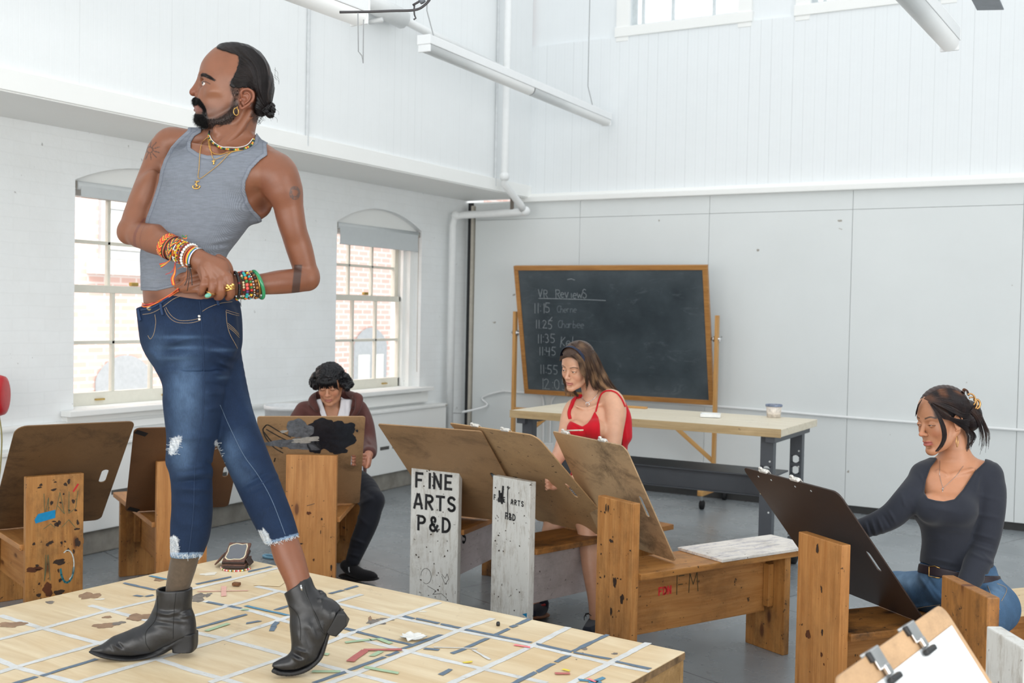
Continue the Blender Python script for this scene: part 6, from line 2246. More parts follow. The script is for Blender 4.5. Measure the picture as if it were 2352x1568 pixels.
 C = ink(sstep(10,8, np.abs(d_)) * (PY > 608) * (PY < 690) * arm * (PX > 660),0.85, lin((62,48,44)))
 d_ = (PX - 308) - 0.42 * (542 - PY) - 0.010 * (PY - 530) ** 2
 C = ink((np.abs(d_) < 3.2) * (PY > 500) * (PY < 590) * (PX < 345) * arm, 0.55, lin((96,50,48)))
 C = ink((np.abs(d_ - 13) < 1.2) * (PY > 505) * (PY < 585) * (PX < 350) * arm, 0.3, lin((96,50,48)))
 # belly hair, darker armpit
 C = blend(C, lin((84,54,42)), gp(PX, PY, 352,680,14,10) * 0.5 * arm)
 C = blend(C, lin((86,50,38)), gp(PX, PY, 603,474,14,16) * 0.6 * arm)
 # knuckle tone
 for x, y in kn:
  C = blend(C, lin((122,72,54)), gp(PX, PY, x, y, 6,5) * 0.4 * arm)
 F = bridge(V, F, [(0, nb),(nb, SHIN0)])
 G_.add('body', V, F, SKIN, C, bvh=True)
 # ---------------------------------------------------------------- eyes
 for sg in (-1,1):
  m = MB()
  c = Vector(cp(474.2,192.3, D0 + sg * .0345))
  m.sphere(c, 0.0128,14)
  e = G_.build(m, 'eye', simple('eye_white', lin((214,206,200)),0.2,0.6, var=0.02))
  m = MB()
  d = Vector((-.78,-0.62 * (1 if sg < 0 else 0),0)).normalized()
  m.sphere(c + d * 0.0064,0.0070,12)
  G_.build(m, 'iris', simple('dark_brown_iris', lin((38,24,20)),0.15,0.6, var=0.05), e)
 # ---------------------------------------------------------------- hair: swept back shell with strand ridges, knot at the nape
 K = SDF((480,85,650,300), D0,(-0.11,0.11),0.0016 * RES)
 K.stack(head_rows(2.2,.0030),0.003, n=2.25)
 K.ell(K.p(600,215,0),(.034,.050,.050),0.03)
 K.ell(K.p(596,250,0),(.016,.045,.024),0.02)
 K.cut([(494,90),(498,111),(512,117),(530,121),(547,126),(549,134),(547,150),(543,163),(539,172),(532,182),(527,196),(535,202),(552,203),(570,201),(586,210),(589,228),(584,244),(582,262),(600,268),(665,262),(665,80)], True, 0.004)
 def groove(X, Y, Z, PX, PY):
  # strands run back from the hairline toward the knot at (614,245)
  dx, dy = PX - 622, PY - 262
  th = np.arctan2(dy, dx * 0.75)
  q = Y - D0
  ph = th * 46 + q * 90 + 3 * np.sin(np.hypot(dx, dy) * 0.045)
  return 0.0006 * np.sin(ph) + 0.0005 * np.sin(ph * 2.3 + 1.1) + 0.0005 * np.sin(ph * 0.37)
 K.disp(groove)
 Vk, Fk = K.mesh(); Vk, Fk = prune(Vk, Fk)
 Ck = np.tile(np.array(lin((22,19,20))),(len(Vk),1))
 x_, y_ = pxof(Vk)
 Ck *= (1 + 0.35 * vnoise(np.c_[np.arctan2(y_ - 262,(x_ - 622)) * 14, Vk[:, 1] * 30, x_ * 0.004], 3,2,3))[:, None]
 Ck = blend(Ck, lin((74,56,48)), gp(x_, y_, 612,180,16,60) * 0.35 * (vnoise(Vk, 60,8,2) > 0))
 hair = G_.add('hair', Vk, Fk, HAIRM, Ck)
 rnd = np.random.RandomState(4)
 # locks along the swept surface
 paths = []
 TP = [(501,112),(530,106),(564,107),(593,124),(611,153),(616,190),(613,222),(611,240)]
 BP = [(533,193),(548,199),(565,197),(581,203),(590,216),(597,229),(604,239),(611,246)]
 HP_ = [(499,111),(515,118),(532,123),(546,128),(547,146),(542,165),(535,180),(533,193)]
 tp = catmull([Vector((*q, 0)) for q in TP], 4); bp = catmull([Vector((*q, 0)) for q in BP], 4)
 hp = catmull([Vector((*q, 0)) for q in HP_], 6)
 for i in range(760):
  u = rnd.uniform(0,1)
  h0 = hp[int(u * (len(hp) - 1))]
  base0 = tp[0].lerp(bp[0], u)
  jj = rnd.uniform(-1.2,1.2); st0 = rnd.uniform(0,.35) if rnd.rand() < .5 else 0
  pt = []
  for k in range(len(tp)):
   t = k / (len(tp) - 1)
   if t < st0: continue
   q = tp[k].lerp(bp[k], u)
   q = q + (h0 - base0) * max(0,1 - t * 2.2) ** 1.5
   pt.append((q.x + jj * math.sin(t * 4), q.y + jj))
  paths.append(pt)
 G_.bv['hair'] = BVHTree.FromPolygons([tuple(v) for v in Vk], [tuple(f) for f in Fk.tolist()])
 P = []
 for pt in paths:
  q = []
  for x, y in pt:
   h = G_.hit('hair', x, y, 0.0005)
   if h is None: continue
   q.append(np.array(h))
  if len(q) > 4: P.append(np.array(q))
 # knot: twisted coils and little curls
 def coil(cx, cy, dd, rx, ry, turns, n=30, ph=0.0, tilt=.3):
  out = []
  for i in range(n):
   a = ph + turns * 2 * pi * i / n
   out.append(cp(cx + rx * math.cos(a), cy + ry * math.sin(a), D0 + dd + 0.012 * math.sin(a * 0.5 + ph)))
  return np.array(out)
 V1, F1 = ribbons(P, 0.0008,0.0005,3)
 KN = SDF((590,215,645,285), D0,(-0.06,0.06),0.0014 * RES)
 for cx, cy, a, b in ((607,240,9,8),(615,248,10,9),(624,243,8,8),(627,252,6,8),(612,258,9,8),(620,264,10,7),(603,250,8,10)):
  KN.ell(KN.p(cx, cy, rnd.uniform(-.012,.012)),(KN.r(a),.016, KN.r(b)),0.003)
 KN.disp(lambda X, Y, Z, PX, PY: 0.0008 * np.sin((PX + PY) * 1.3 + Y * 260) + 0.0006 * np.sin((PX - PY) * 0.9))
 Vn, Fn = KN.mesh()
 Cn = np.tile(np.array(lin((20,17,18))),(len(Vn),1)) * (1 + 0.5 * vnoise(Vn, 90,3,2))[:, None]
 G_.add('hair_knot', Vn, Fn, HAIRM, Cn, parent=hair)
 fl = []
 for i in range(26):
  x0, y0 = rnd.uniform(590,630), rnd.uniform(150,262)
  a = rnd.uniform(-.4,.9)
  q = []
  for k in range(7):
   t = k / 6
   q.append(cp(x0 + 12 * t + 5 * math.sin(t * 3 + i), y0 + 22 * t * (1 if y0 > 200 else 1.2) + 3 * math.cos(t * 4 + i), D0 + rnd.uniform(-.03,.03) * 0 + (-.02 + .04 * (i % 3) / 2)))
  fl.append(np.array(q))
 for i in range(14):
  x0, y0 = 596 + rnd.uniform(-6,4),262 + rnd.uniform(-4,4)
  fl.append(np.array([cp(x0 + 5 * math.sin(k * 1.1 + i), y0 + k * 4.2, D0 - .03 + .05 * (i % 4) / 3) for k in range(6)]))
 V2, F2 = ribbons(fl, 0.00045,0.0003,3)
 Vs = np.concatenate([V1, V2]); Fs = np.concatenate([F1, F2 + len(V1)])
 Cs = np.tile(np.array(lin((30,25,25))),(len(Vs),1)) * (1 + 0.6 * vnoise(Vs, 45,3,2))[:, None]
 o = G_.add('hair_strands', Vs, Fs, HAIRM, Cs, parent=hair); o['kind'] = 'stuff'
 # ---------------------------------------------------------------- facial hair: short strands rooted on the skin
 def grow(name, polys, n, length, rad, dirf, col, seed, depthmax=0.0, grav=0.3, curl=.5):
  rn = np.random.RandomState(seed)
  roots, dirs = [], []
  allp = [q for poly in polys for q in poly]
  x0, x1 = min(q[0] for q in allp), max(q[0] for q in allp); y0, y1 = min(q[1] for q in allp), max(q[1] for q in allp)
  tries = 0
  while len(roots) < n and tries < n * 12:
   tries += 1
   x, y = rn.uniform(x0, x1), rn.uniform(y0, y1)
   if min(float(sdf_poly(np.array([x], np.float32), np.array([y], np.float32), poly)[0]) for poly in polys) > 0: continue
   d = Vector(((x - CX) / FPX, 1,(CY - y) / FPX)).normalized()
   loc, nor, i, dist = G_.bv['body'].ray_cast(Vector((0,0,0)), d)
   if loc is None or loc.y > D0 + depthmax: continue
   if nor.dot(d) > 0: nor = -nor
   roots.append(np.array(loc)); f = dirf(x, y)
   dirs.append(np.array(nor) * 0.55 + np.array((f[0], 0,-f[1])) + rn.normal(0,.15,3))
  Vv, Ff = strands(np.array(roots), np.array(dirs), length, rad, rn, 3, curl, grav)
  Cc = np.tile(np.array(col),(len(Vv),1)) * (1 + 0.3 * rn.normal(0,1, len(Vv)))[:, None].clip(.4,1.6)
  o = G_.add(name, Vv, Ff, HAIRM, Cc); o['kind'] = 'stuff'
  return o
 dk = lin((20,17,17))
 grow('beard', [[(436,254),(446,258),(452,262),(463,262),(470,262),(476,272),(500,272),(520,260),(534,244),(546,236),(545,262),(530,282),(500,292),(470,294),(440,290)],
                   [(462,236),(470,240),(477,262),(470,268),(463,258),(467,248)]], 2400,0.0042,0.00026, lambda x, y: (-0.15,0.7), dk, 5,0.03)
 grow('goatee', [[(440,256),(450,261),(464,262),(472,270),(480,290),(462,296),(440,290)]], 1500,0.010,0.00032, lambda x, y: (-0.35,0.8), dk, 6,0.03)
 grow('moustache', [[(434,224),(450,223),(459,227),(467,238),(473,250),(470,256),(463,246),(456,240),(446,240.5),(436,240)]], 1500,0.0075,0.00032, lambda x, y: (-0.3,0.75) if x < 455 else (0.25,0.8), dk, 7,0.02)
 grow('eyebrow', [[(461,170),(465,167),(474,169),(486,176),(495,184),(492,186),(480,181),(468,176),(461,175)]], 320,0.005,0.00028, lambda x, y: (0.9,0.25), dk, 8,0.0)
 grow('sideburn', [[(528,190),(548,188),(552,205),(546,226),(538,232),(534,220),(530,205)]], 420,0.005,0.00026, lambda x, y: (0.1,0.9), dk, 9,0.0)
 # ---------------------------------------------------------------- hoop earring
 c = cp(543,257, D0 - .080)
 m = MB()
 pts = [(c[0] + .0062 * math.cos(a), c[1] + .004 * math.cos(a) - .004, c[2] + .0105 * math.sin(a)) for a in [2 * pi * i / 28 for i in range(28)]]
 m.tube(pts, 0.0011,8, closed=True)
 m.tube([(c[0] + .003, c[1] - .006, c[2] + .009),(c[0] + .004, c[1] - .006, c[2] + .014)], 0.0016,6)
 G_.build(m, 'hoop_earring', GOLD)
 # ---------------------------------------------------------------- tank top
 T.D -= 0.0048
 def folds(X, Y, Z, PX, PY):
  f = np.zeros_like(PX)
  def ln(x0, y0, x1, y1, w_, a):
   ex, ey = x1 - x0, y1 - y0; L2 = ex * ex + ey * ey
   t = np.clip(((PX - x0) * ex + (PY - y0) * ey) / L2,0,1)
   d = np.hypot(PX - x0 - t * ex, PY - y0 - t * ey)
   return a * np.exp(-(d / w_) ** 2) * np.sin(pi * np.clip(t * .9 + .05,0,1))
  for q in ((330,575,430,600,5,.0022),(330,592,410,612,5,-.0022),(332,610,420,628,6,.0028),(328,640,400,640,5,.0022),(330,625,400,632,4,-.002),(545,545,480,560,5,.0024),(530,570,460,575,5,.0024),
                  (536,558,470,566,4,-.002),(515,590,460,590,5,.002),(585,490,500,470,9,.0025),(580,505,470,520,9,.002),(570,462,520,440,8,-.002),(350,500,440,470,10,.0018),(370,450,420,430,10,.0015),(560,530,450,545,7,.0018),(345,540,420,560,7,.0018),(350,655,420,640,5,-.002)):
   f -= ln(*q)
  # binding edges
  return f
 T.disp(folds)
 neck = [(465,290),(462,304),(447,313),(438,328),(438,340),(455,351),(476,357),(506,356),(540,348),(566,338),(584,325),(590,300),(600,275),(680,262),(680,50),(380,50),(380,270),(455,288)]
 arml = [(432,285),(431,299),(410,318),(392,338),(377,366),(368,392),(364,417),(357,440),(347,470),(336,500),(331,520),(327,565),(200,565),(200,285)]
 armr = [(612,330),(614,356),(598,367),(577,389),(564,417),(563,437),(571,464),(582,482),(597,497),(606,515),(640,640),(800,640),(800,300),(660,320)]
 hemp = [(300,667),(327,667),(360,668),(398,659),(430,652),(520,640),(650,640),(650,760),(300,760)]
 T.cut(neck, False); T.cut(arml, False); T.cut(armr, False); T.cut(hemp, False)
 Vt, Ft = T.mesh(); Vt, Ft = prune(Vt, Ft)
 Vt = relax(Vt, Ft, 1,0.4)
 x_, y_ = pxof(Vt)
 Ct = np.tile(np.array(lin((116,121,130))),(len(Vt),1))
 Ct *= (1 + 0.06 * vnoise(Vt * np.array([1,1,4]),60,3,3))[:, None]
 for poly, w_ in ((neck, 9),(arml, 8),(armr, 9),(hemp, 6)):
  d = sdf_poly(x_.astype(np.float32), y_.astype(np.float32), poly)
  Ct = blend(Ct, lin((128,133,143)),((d < w_) * 0.55))
  Ct = blend(Ct, lin((84,90,104)), np.exp(-((d - w_) / 1.0) ** 2) * 0.6)
 G_.add('tank_top', Vt, Ft, RIB, Ct, bvh=True)
 # ---------------------------------------------------------------- jeans
 J = SDF((300,655,710,1300), D0,(-0.20,0.24),0.003 * RES)
 pj = J.p
 hips = [(672,338,500,-.01,.088),(690,322,546,-.01,.104),(705,321,549,-.005,.112),(730,323,551,.0,.122),(760,327,552,.0,.128),(790,331,550,.005,.130),(815,342,544,.005,.126),(840,358,534,.005,.116),(865,377,526,.0,.100),(890,388,520,-.01,.082)]
 J.stack(hips, 0.01, n=2.25, shear=0.05)
 front = [(850,370,528,-.025,.098),(880,384,523,-.03,.094),(920,386,519,-.035,.088),(960,390,514,-.035,.082),(1000,394,507,-.035,.076),(1030,393,498,-.035,.070),(1060,392,494,-.035,.066),(1080,398,493,-.03,.064),(1120,402,491,-.025,.063),
             (1160,401,491,-.02,.061),(1200,397,488,-.015,.058),(1240,395,480,-.01,.054),(1276,394,465,-.005,.047)]
 J.stack(front, 0.012, n=2.1, cap=0.004)
 J.chain([pj(478,810,.07), pj(508,900,.055), pj(533,970,.04), pj(562,1040,.02), pj(592,1110,.0), pj(616,1165,-.03), pj(634,1205,-.045), pj(651,1244,-.06)],
   [.095,.078,.068,.064,.061,.058,.054,.047], 0.012)
 J.chain([pj(505,730,-.07), pj(505,790,-.06)], [.045,.045], 0.03)
 # cut the trouser hem of the raised leg square to the shin, and the waist slant
 J.cut([(300,712),(325,703),(350,697),(380,690),(410,672),(440,661),(480,662),(520,672),(548,688),(600,690),(760,1215),(690,1229),(650,1240),(614,1250),(580,1258),(500,1290),(380,1290),(300,1290)], True, 0.002)
 def jf(X, Y, Z, PX, PY):
  f = np.zeros_like(PX)
  def ln(x0, y0, x1, y1, w_, a):
   ex, ey = x1 - x0, y1 - y0; L2 = ex * ex + ey * ey
   t = np.clip(((PX - x0) * ex + (PY - y0) * ey) / L2,0,1)
   d = np.hypot(PX - x0 - t * ex, PY - y0 - t * ey)
   return a * np.exp(-(d / w_) ** 2) * (np.sin(pi * t) + .15)
  for q in ((370,790,460,770,8,.006),(366,805,440,795,6,-.004),(372,820,462,815,8,.005),(376,848,450,838,8,.004),(340,800,365,830,6,.004),(470,770,545,800,8,.004),(480,800,545,825,7,.004),(500,830,535,845,6,.005),(490,850,527,868,6,.005),(470,900,520,905,8,.004),(470,880,522,888,5,-.003),
                  (400,1008,500,1002,8,.003),(396,1095,488,1085,7,.005),(402,1108,488,1100,5,-.004),(404,1122,488,1125,7,.005),(405,1080,480,1068,6,.003),(470,1060,495,1070,5,-.003),(400,1150,480,1160,9,.003),(560,1128,640,1090,6,.005),(556,1118,620,1082,5,-.004),(570,1140,640,1110,7,.004),(530,1060,600,1040,8,.003),
                  (590,1180,650,1150,9,.003),(520,1000,580,960,9,.003),(610,1230,660,1200,8,.002),(470,940,510,935,7,.003),(400,1200,470,1210,9,.002),(560,1060,590,1100,8,.003)):
   f -= ln(*q) * 1.5
  f -= 0.0012 * np.exp(-((PX - (468 + (PY - 700) * -0.02)) / 2.2) ** 2) * (PY < 1000)
  return f
 J.disp(jf)
 Vj, Fj = J.mesh(); Vj, Fj = prune(Vj, Fj); Vj = relax(Vj, Fj, 1,0.4)
 x_, y_ = pxof(Vj)
 Cj = np.tile(np.array(lin((23,39,64))),(len(Vj),1))
 nz = vnoise(Vj, 40,3,4)
 Cj *= (1 + 0.15 * nz)[:, None]
 near = Vj[:, 1] < D0 + 0.02
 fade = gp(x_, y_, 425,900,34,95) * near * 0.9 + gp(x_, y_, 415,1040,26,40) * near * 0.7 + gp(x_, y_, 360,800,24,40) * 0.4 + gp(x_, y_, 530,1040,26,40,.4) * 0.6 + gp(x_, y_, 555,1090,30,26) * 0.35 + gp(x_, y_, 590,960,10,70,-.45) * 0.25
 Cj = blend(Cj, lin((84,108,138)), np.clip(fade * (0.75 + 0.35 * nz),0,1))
 for q in ((370,772,460,776),(375,796,458,800),(372,820,440,826),(480,795,540,812),(500,862,524,872)):
  cx_, cy_ = (q[0] + q[2]) / 2,(q[1] + q[3]) / 2
  Cj = blend(Cj, lin((78,102,132)), gp(x_, y_, cx_, cy_, (q[2] - q[0]) / 2,4) * near * 0.55)
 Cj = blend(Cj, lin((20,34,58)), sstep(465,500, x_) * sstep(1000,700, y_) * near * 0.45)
 # ripped, threadbare patches
 def rip(poly, seed):
  jx = vnoise(Vj, 200, seed, 2) * 4
  d = sdf_poly((x_ + jx).astype(np.float32),(y_ + jx).astype(np.float32), poly)
  w_ = sstep(1.5,-1.5, d)
  th = 0.5 + 0.5 * np.sin(y_ * 2.4 + x_ * .5 + vnoise(Vj, 90, seed + 3,2) * 5)
  return w_, th
 for poly, sd in (([(392,1010),(404,1004),(418,1002),(414,1016),(408,1030),(396,1044),(388,1044)], 11),([(498,1010),(504,1030),(512,1060),(514,1072),(506,1068),(496,1040),(494,1015)], 12),
                     ([(388,1232),(402,1230),(410,1238),(408,1274),(390,1272)], 13),([(594,1218),(606,1214),(618,1228),(624,1250),(610,1254),(598,1236)], 14)):
  w_, th = rip(poly, sd)
  Cj = blend(Cj, lin((214,218,222)), w_ * (0.45 + 0.5 * th))
 he = (sdf_poly(x_.astype(np.float32), y_.astype(np.float32), [(380,1268),(470,1268),(470,1300),(380,1300)]) < 0) | (sdf_poly(x_.astype(np.float32), y_.astype(np.float32), [(612,1244),(650,1234),(690,1222),(700,1240),(650,1255),(610,1262)]) < 0)
 Cj = blend(Cj, lin((150,176,204)), he * 0.5)
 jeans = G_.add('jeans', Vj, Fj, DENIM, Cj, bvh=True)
 # fringe, stitching, pockets, button, rivets
 thr = simple('frayed_white_thread', lin((206,214,222)),0.9, var=0.1)
 sti = simple('pale_stitching', lin((176,152,118)),0.8, var=0.1)
 m = MB()
 rn = random.Random(2)
 for i in range(60):
  x = rn.uniform(395,464); y = 1272 + rn.uniform(-2,3)
  a = G_.hit('jeans', x, y, 0.001)
  if a is None: continue
  L_ = rn.uniform(.003,.010) * (2.2 if rn.random() < .08 else 1)
  m.tube([a, a + Vector((rn.uniform(-.003,.003),-.001,-L_ * .5)), a + Vector((rn.uniform(-.005,.005),-.001,-L_))], 0.0006,3)
 for i in range(50):
  t = rn.random(); x = 614 + 70 * t; y = 1249 - 20 * t + rn.uniform(-2,1)
  a = G_.hit('jeans', x, y, 0.001)
  if a is None: continue
  L_ = rn.uniform(.003,.009) * (2.0 if rn.random() < .1 else 1)
  m.tube([a, a + Vector((rn.uniform(-.003,.003),-.001,-L_ * .5)), a + Vector((rn.uniform(-.003,.006),-.001,-L_))], 0.0006,3)
 for poly, n in (((388,1006,416,1044),34),((495,1012,512,1070),34),((388,1232,408,1272),30),((596,1216,622,1250),30)):
  for i in range(n):
   x = rn.uniform(poly[0], poly[2]); y = rn.uniform(poly[1], poly[3])
   if poly[0] == 495: x = 496 + (y - 1012) * 0.22 + rn.uniform(-2,8)
   if poly[0] == 596: x = 600 + (y - 1216) * 0.5 + rn.uniform(-6,10)
   L_ = rn.uniform(6,14)
   q = G_.path('jeans', [(x - L_ / 2, y + rn.uniform(-2,2)),(x, y + rn.uniform(-2,2)),(x + L_ / 2, y + rn.uniform(-3,3))], 0.0012,3)
   if len(q) > 2: m.tube(q, 0.0006,3)
 o = G_.build(m, 'frayed_threads', thr, jeans); o['kind'] = 'stuff'
 def stitch(name, lines_, rad=0.0008, dash=True, mat=sti):
  m = MB()
  for ln_ in lines_:
   q = G_.path('jeans', ln_, 0.0008,10)
   if len(q) < 3: continue
   if dash:
    acc = []
    cur = [q[0]]
    for a, b in zip(q[:-1], q[1:]):
     if (b - a).length > 0.03: continue
     k = max(1, int((b - a).length / 0.0014))
     for i in range(k):
      acc.append(a + (b - a) * (i / k))
    for i in range(0, len(acc) - 3,4):
     m.tube([acc[i], acc[i + 2]], rad, 4)
   else:
    m.tube([x for x in q], rad, 4)
  return G_.build(m, name, mat, jeans)
 def st(*l): 
  for q in l: stitch('stitching', [q], 0.00055, False)
 st([(378,708),(384,722),(396,735),(412,741),(440,741),(462,735)], [(381,705),(389,719),(400,730),(415,736),(440,735),(461,730)],
       [(356,722),(358,740),(354,765),(346,778),(340,770)], [(328,722),(350,718),(372,706),(400,686),(430,677),(460,676),(476,680)],
       [(465,715),(480,706),(505,697),(533,693)], [(519,714),(521,740),(527,765),(540,790),(545,800)], [(519,712),(535,717),(549,721)], [(521,717),(535,722),(549,725)],
       [(523,742),(535,752),(548,766)], [(524,747),(536,757),(549,770)], [(525,752),(537,762),(549,775)])
 stitch('inseam', [[(505,930),(530,985),(560,1045),(595,1095),(625,1150),(655,1228)]], 0.0009, False, simple('inseam_thread', lin((92,110,134)),0.8))
 stitch('side_seam', [[(458,690),(463,740),(466,790),(468,860),(466,940),(455,1020),(448,1060),(446,1110),(445,1160),(440,1220),(433,1272)]], 0.0011, False, simple('seam_denim', lin((34,54,84)),0.8))
 # waistband, belt loops, button
 m = MB()
 for off in (0.0,):
  top = G_.path('jeans', [(325,712),(350,706),(372,694),(400,677),(430,669),(460,668),(490,674)], 0.002,6)
 m = MB().tube(top, 0.0028,6)
 G_.build(m, 'waistband_edge', simple('waistband_denim', lin((34,54,86)),0.8), jeans)
 for x, y in ((372,712),(499,690),(322,724)):
  q = G_.path('jeans', [(x - 2, y - 14),(x, y),(x + 3, y + 12)], 0.003,4,-.1)
  if len(q) > 2:
   G_.build(MB().tube(q, 0.0042,6), 'belt_loop', simple('waistband_denim', lin((34,54,86)),0.8), jeans)
 for x, y, rr_, mt in ((343.5,706.5,.0085, simple('brass_button', lin((150,134,104)),0.4,0.5,0.8)),(457.5,726,.0042, simple('silver_rivet', lin((190,186,180)),0.3,0.5,0.9)),(457.8,733,.0042, simple('silver_rivet', lin((190,186,180)),0.3,0.5,0.9))):
  h = G_.hit('jeans', x, y, 0.001)
  if h is None: continue
  m = MB(); m.sphere((0,0,0), rr_, 10); m.v = [tuple(h + Vector((v[0], v[1] * .35, v[2]))) for v in m.v]
  G_.build(m, 'button' if rr_ > .006 else 'rivet', mt, jeans)
 # ---------------------------------------------------------------- sheer dark sock
 Q = SDF((350,1240,490,1420), D0,(-0.12,0.12),0.003 * RES)
 Q.chain([Q.p(428,1266,.0), Q.p(420,1300,.01), Q.p(409,1345,.025), Q.p(403,1390,.03)], [.0405,.0385,.0345,.030], 0.0)
 Vq, Fq = Q.mesh()
 Cq = np.tile(np.array(lin((86,74,62))),(len(Vq),1)) * (1 + 0.22 * vnoise(Vq, 160,3,3))[:, None]
 G_.add('sock', Vq, Fq, CLOTH, Cq)
 # ---------------------------------------------------------------- boots
 def boot(name, B, soles, lineart, rim):
  Vb, Fb = B.mesh(); Vb, Fb = prune(Vb, Fb); Vb = relax(Vb, Fb, 1,0.3)
  o = np_mesh(name, Vb, Fb, LEATHER, G_.t, G_.inv)
  G_.bv[name] = BVHTree.FromPolygons([tuple(v) for v in Vb], [tuple(f) for f in Fb.tolist()])
  Vs, Fs = soles.mesh(); Vs, Fs = prune(Vs, Fs)
  np_mesh('sole', Vs, Fs, simple('black_sole', lin((26,26,28)),0.5,0.4), o, G_.inv)
  for ln_ in lineart:
   q = G_.path(name, ln_, 0.0004,8)
   if len(q) > 3: G_.build(MB().tube(q, 0.0009,5), 'seam', simple('boot_seam', lin((14,14,15)),0.6), o)
  return o
 # front boot, flat on the platform
 B = SDF((190,1335,465,1530), D0,(-0.12,0.14),0.0022 * RES)
 b = B.p
 dz = lambda x: (x - 440) / 240 * 0.06          # toe comes slightly nearer
 shaft = [(1354,355,436,.02,.043),(1375,355,436,.02,.043),(1400,348,435,.02,.040),(1420,338,442,.02,.040),(1445,325,446,.018,.041),(1465,315,446,.016,.041),(1476,320,440,.016,.036)]
 B.stack(shaft, 0.004, n=2.2, cap=0.004)
 B.chain([b(400,1440,.012), b(350,1455,.004), b(310,1474,-.010), b(275,1484,-.022), b(240,1491,-.034), b(216,1494,-.042)], [.036,.040,.034,.028,.019,.011], 0.015, flat=((0,0,1),0.86))
 B.chain([b(310,1470,-.008), b(270,1480,-.022)], [.032,.026], 0.02, flat=((0,1,0),1.15))
 B.chain([b(412,1452,.016), b(375,1466,.006), b(345,1480,-.004), b(300,1490,-.018), b(255,1492,-.032)], [.034,.032,.034,.032,.022], 0.012)
 # flat underside following the floor line
 B.cut([(180,1300),(480,1300),(480,1452),(446,1455),(410,1468),(380,1485),(350,1500),(300,1507),(250,1504),(212,1496),(180,1488)], True, 0.002)
 # open collar
 B.chain([b(396,1330,.02), b(396,1372,.02)], [.040,.038], 0.001, 'sub')
 def bf(X, Y, Z, PX, PY):
  f = np.zeros_like(PX)
  def ln(x0, y0, x1, y1, w_, a):
   ex, ey = x1 - x0, y1 - y0; L2 = ex * ex + ey * ey
   t = np.clip(((PX - x0) * ex + (PY - y0) * ey) / L2,0,1)
   d = np.hypot(PX - x0 - t * ex, PY - y0 - t * ey)
   return a * np.exp(-(d / w_) ** 2) * (np.sin(pi * t) + .15)
  for q in ((352,1402,400,1418,5,.004),(360,1412,440,1404,5,.004),(400,1410,438,1400,4,-.003),(350,1420,430,1428,5,.004),(345,1432,400,1440,6,.003),(262,1478,275,1492,3,.003),(270,1474,284,1490,3,-.003),(254,1480,262,1496,3,-.002),(410,1418,444,1412,4,.003)):
   f -= ln(*q)
  return f
 B.disp(bf)
 SO = SDF((190,1400,465,1535), D0,(-0.14,0.14),0.0024 * RES)
 b2_ = SO.p
 SO.chain([b2_(419,1463,.017), b2_(400,1473,.014), b2_(375,1487,.006), b2_(345,1501,-.004), b2_(300,1508,-.018), b2_(255,1505,-.034), b2_(222,1498,-.044), b2_(212,1495,-.048)],
             [.033,.033,.032,.036,.038,.030,.018,.010], 0.0, flat=((0,0,1),0.17))
 SO.stack([(1455,400,447,.018,.034),(1470,392,447,.018,.034),(1490,396,446,.016,.033),(1497,397,444,.014,.032)], 0.002, n=5, cap=0.002)
 boot('boot', B, SO, [[(362,1368),(361,1400),(356,1425),(336,1450),(335,1475),(344,1492)], [(404,1362),(400,1400),(398,1440),(398,1466)]], None)
 # raised boot
 B = SDF((610,1300,815,1560), D0,(-0.24,0.06),0.0022 * RES)
 b = B.p
 d0 = -.10
 B.chain([b(684,1345, d0 + .01), b(698,1385, d0), b(704,1425, d0 - .005), b(708,1452, d0 - .01)], [.043,.043,.044,.042], 0.0)
 B.chain([b(737,1394, d0 + .0), b(757,1414, d0), b(744,1443, d0)], [.036,.038,.034], 0.03)
 B.chain([b(706,1440, d0 - .01), b(702,1475, d0 - .02), b(694,1503, d0 - .03), b(674,1520, d0 - .04), b(650,1526, d0 - .05), b(634,1528, d0 - .055)], [.044,.039,.034,.026,.018,.011], 0.02)
 B.chain([b(720,1470, d0 - .02), b(712,1500, d0 - .03)], [.026,.024], 0.02)
 B.cut([(630,1330),(647,1366),(680,1345),(712,1315),(760,1330),(800,1380),(783,1396),(766,1425),(750,1455),(742,1480),(734,1508),(710,1528),(680,1538),(650,1540),(625,1532),(600,1520),(600,1400)], True, 0.002)
 B.chain([b(676,1308, d0 + .01), b(689,1362, d0 + .01)], [.036,.034], 0.001, 'sub')
 def bf2(X, Y, Z, PX, PY):
  f = np.zeros_like(PX)
  def ln(x0, y0, x1, y1, w_, a):
   ex, ey = x1 - x0, y1 - y0; L2 = ex * ex + ey * ey
   t = np.clip(((PX - x0) * ex + (PY - y0) * ey) / L2,0,1)
   d = np.hypot(PX - x0 - t * ex, PY - y0 - t * ey)
   return a * np.exp(-(d / w_) ** 2) * (np.sin(pi * t) + .15)
  for q in ((730,1352,752,1364,4,.006),(736,1370,760,1372,4,-.003),(728,1380,748,1366,5,.004),(676,1490,706,1500,4,.005),(672,1500,700,1512,4,-.004),(668,1504,690,1520,4,.004),(680,1450,700,1490,6,.003),(700,1440,716,1486,6,-.003),(712,1430,728,1476,6,.003),(660,1385,690,1410,7,.002)):
   f -= ln(*q)
  return f
 B.disp(bf2)
 SO = SDF((610,1380,815,1560), D0,(-0.24,0.06),0.0024 * RES)
 b2_ = SO.p
 SO.chain([b2_(786,1396, d0), b2_(770,1424, d0), b2_(754,1455, d0 - .005), b2_(745,1484, d0 - .015), b2_(735,1510, d0 - .025), b2_(710,1532, d0 - .035), b2_(680,1543, d0 - .045), b2_(648,1544, d0 - .055), b2_(630,1538, d0 - .06)],
             [.006,.006,.0055,.006,.0065,.007,.007,.0065,.006], 0.0, flat=((0,1,0),5.0))
 Zc = [(783,1393),(803,1421),(797,1437),(772,1462),(755,1458),(750,1452)]
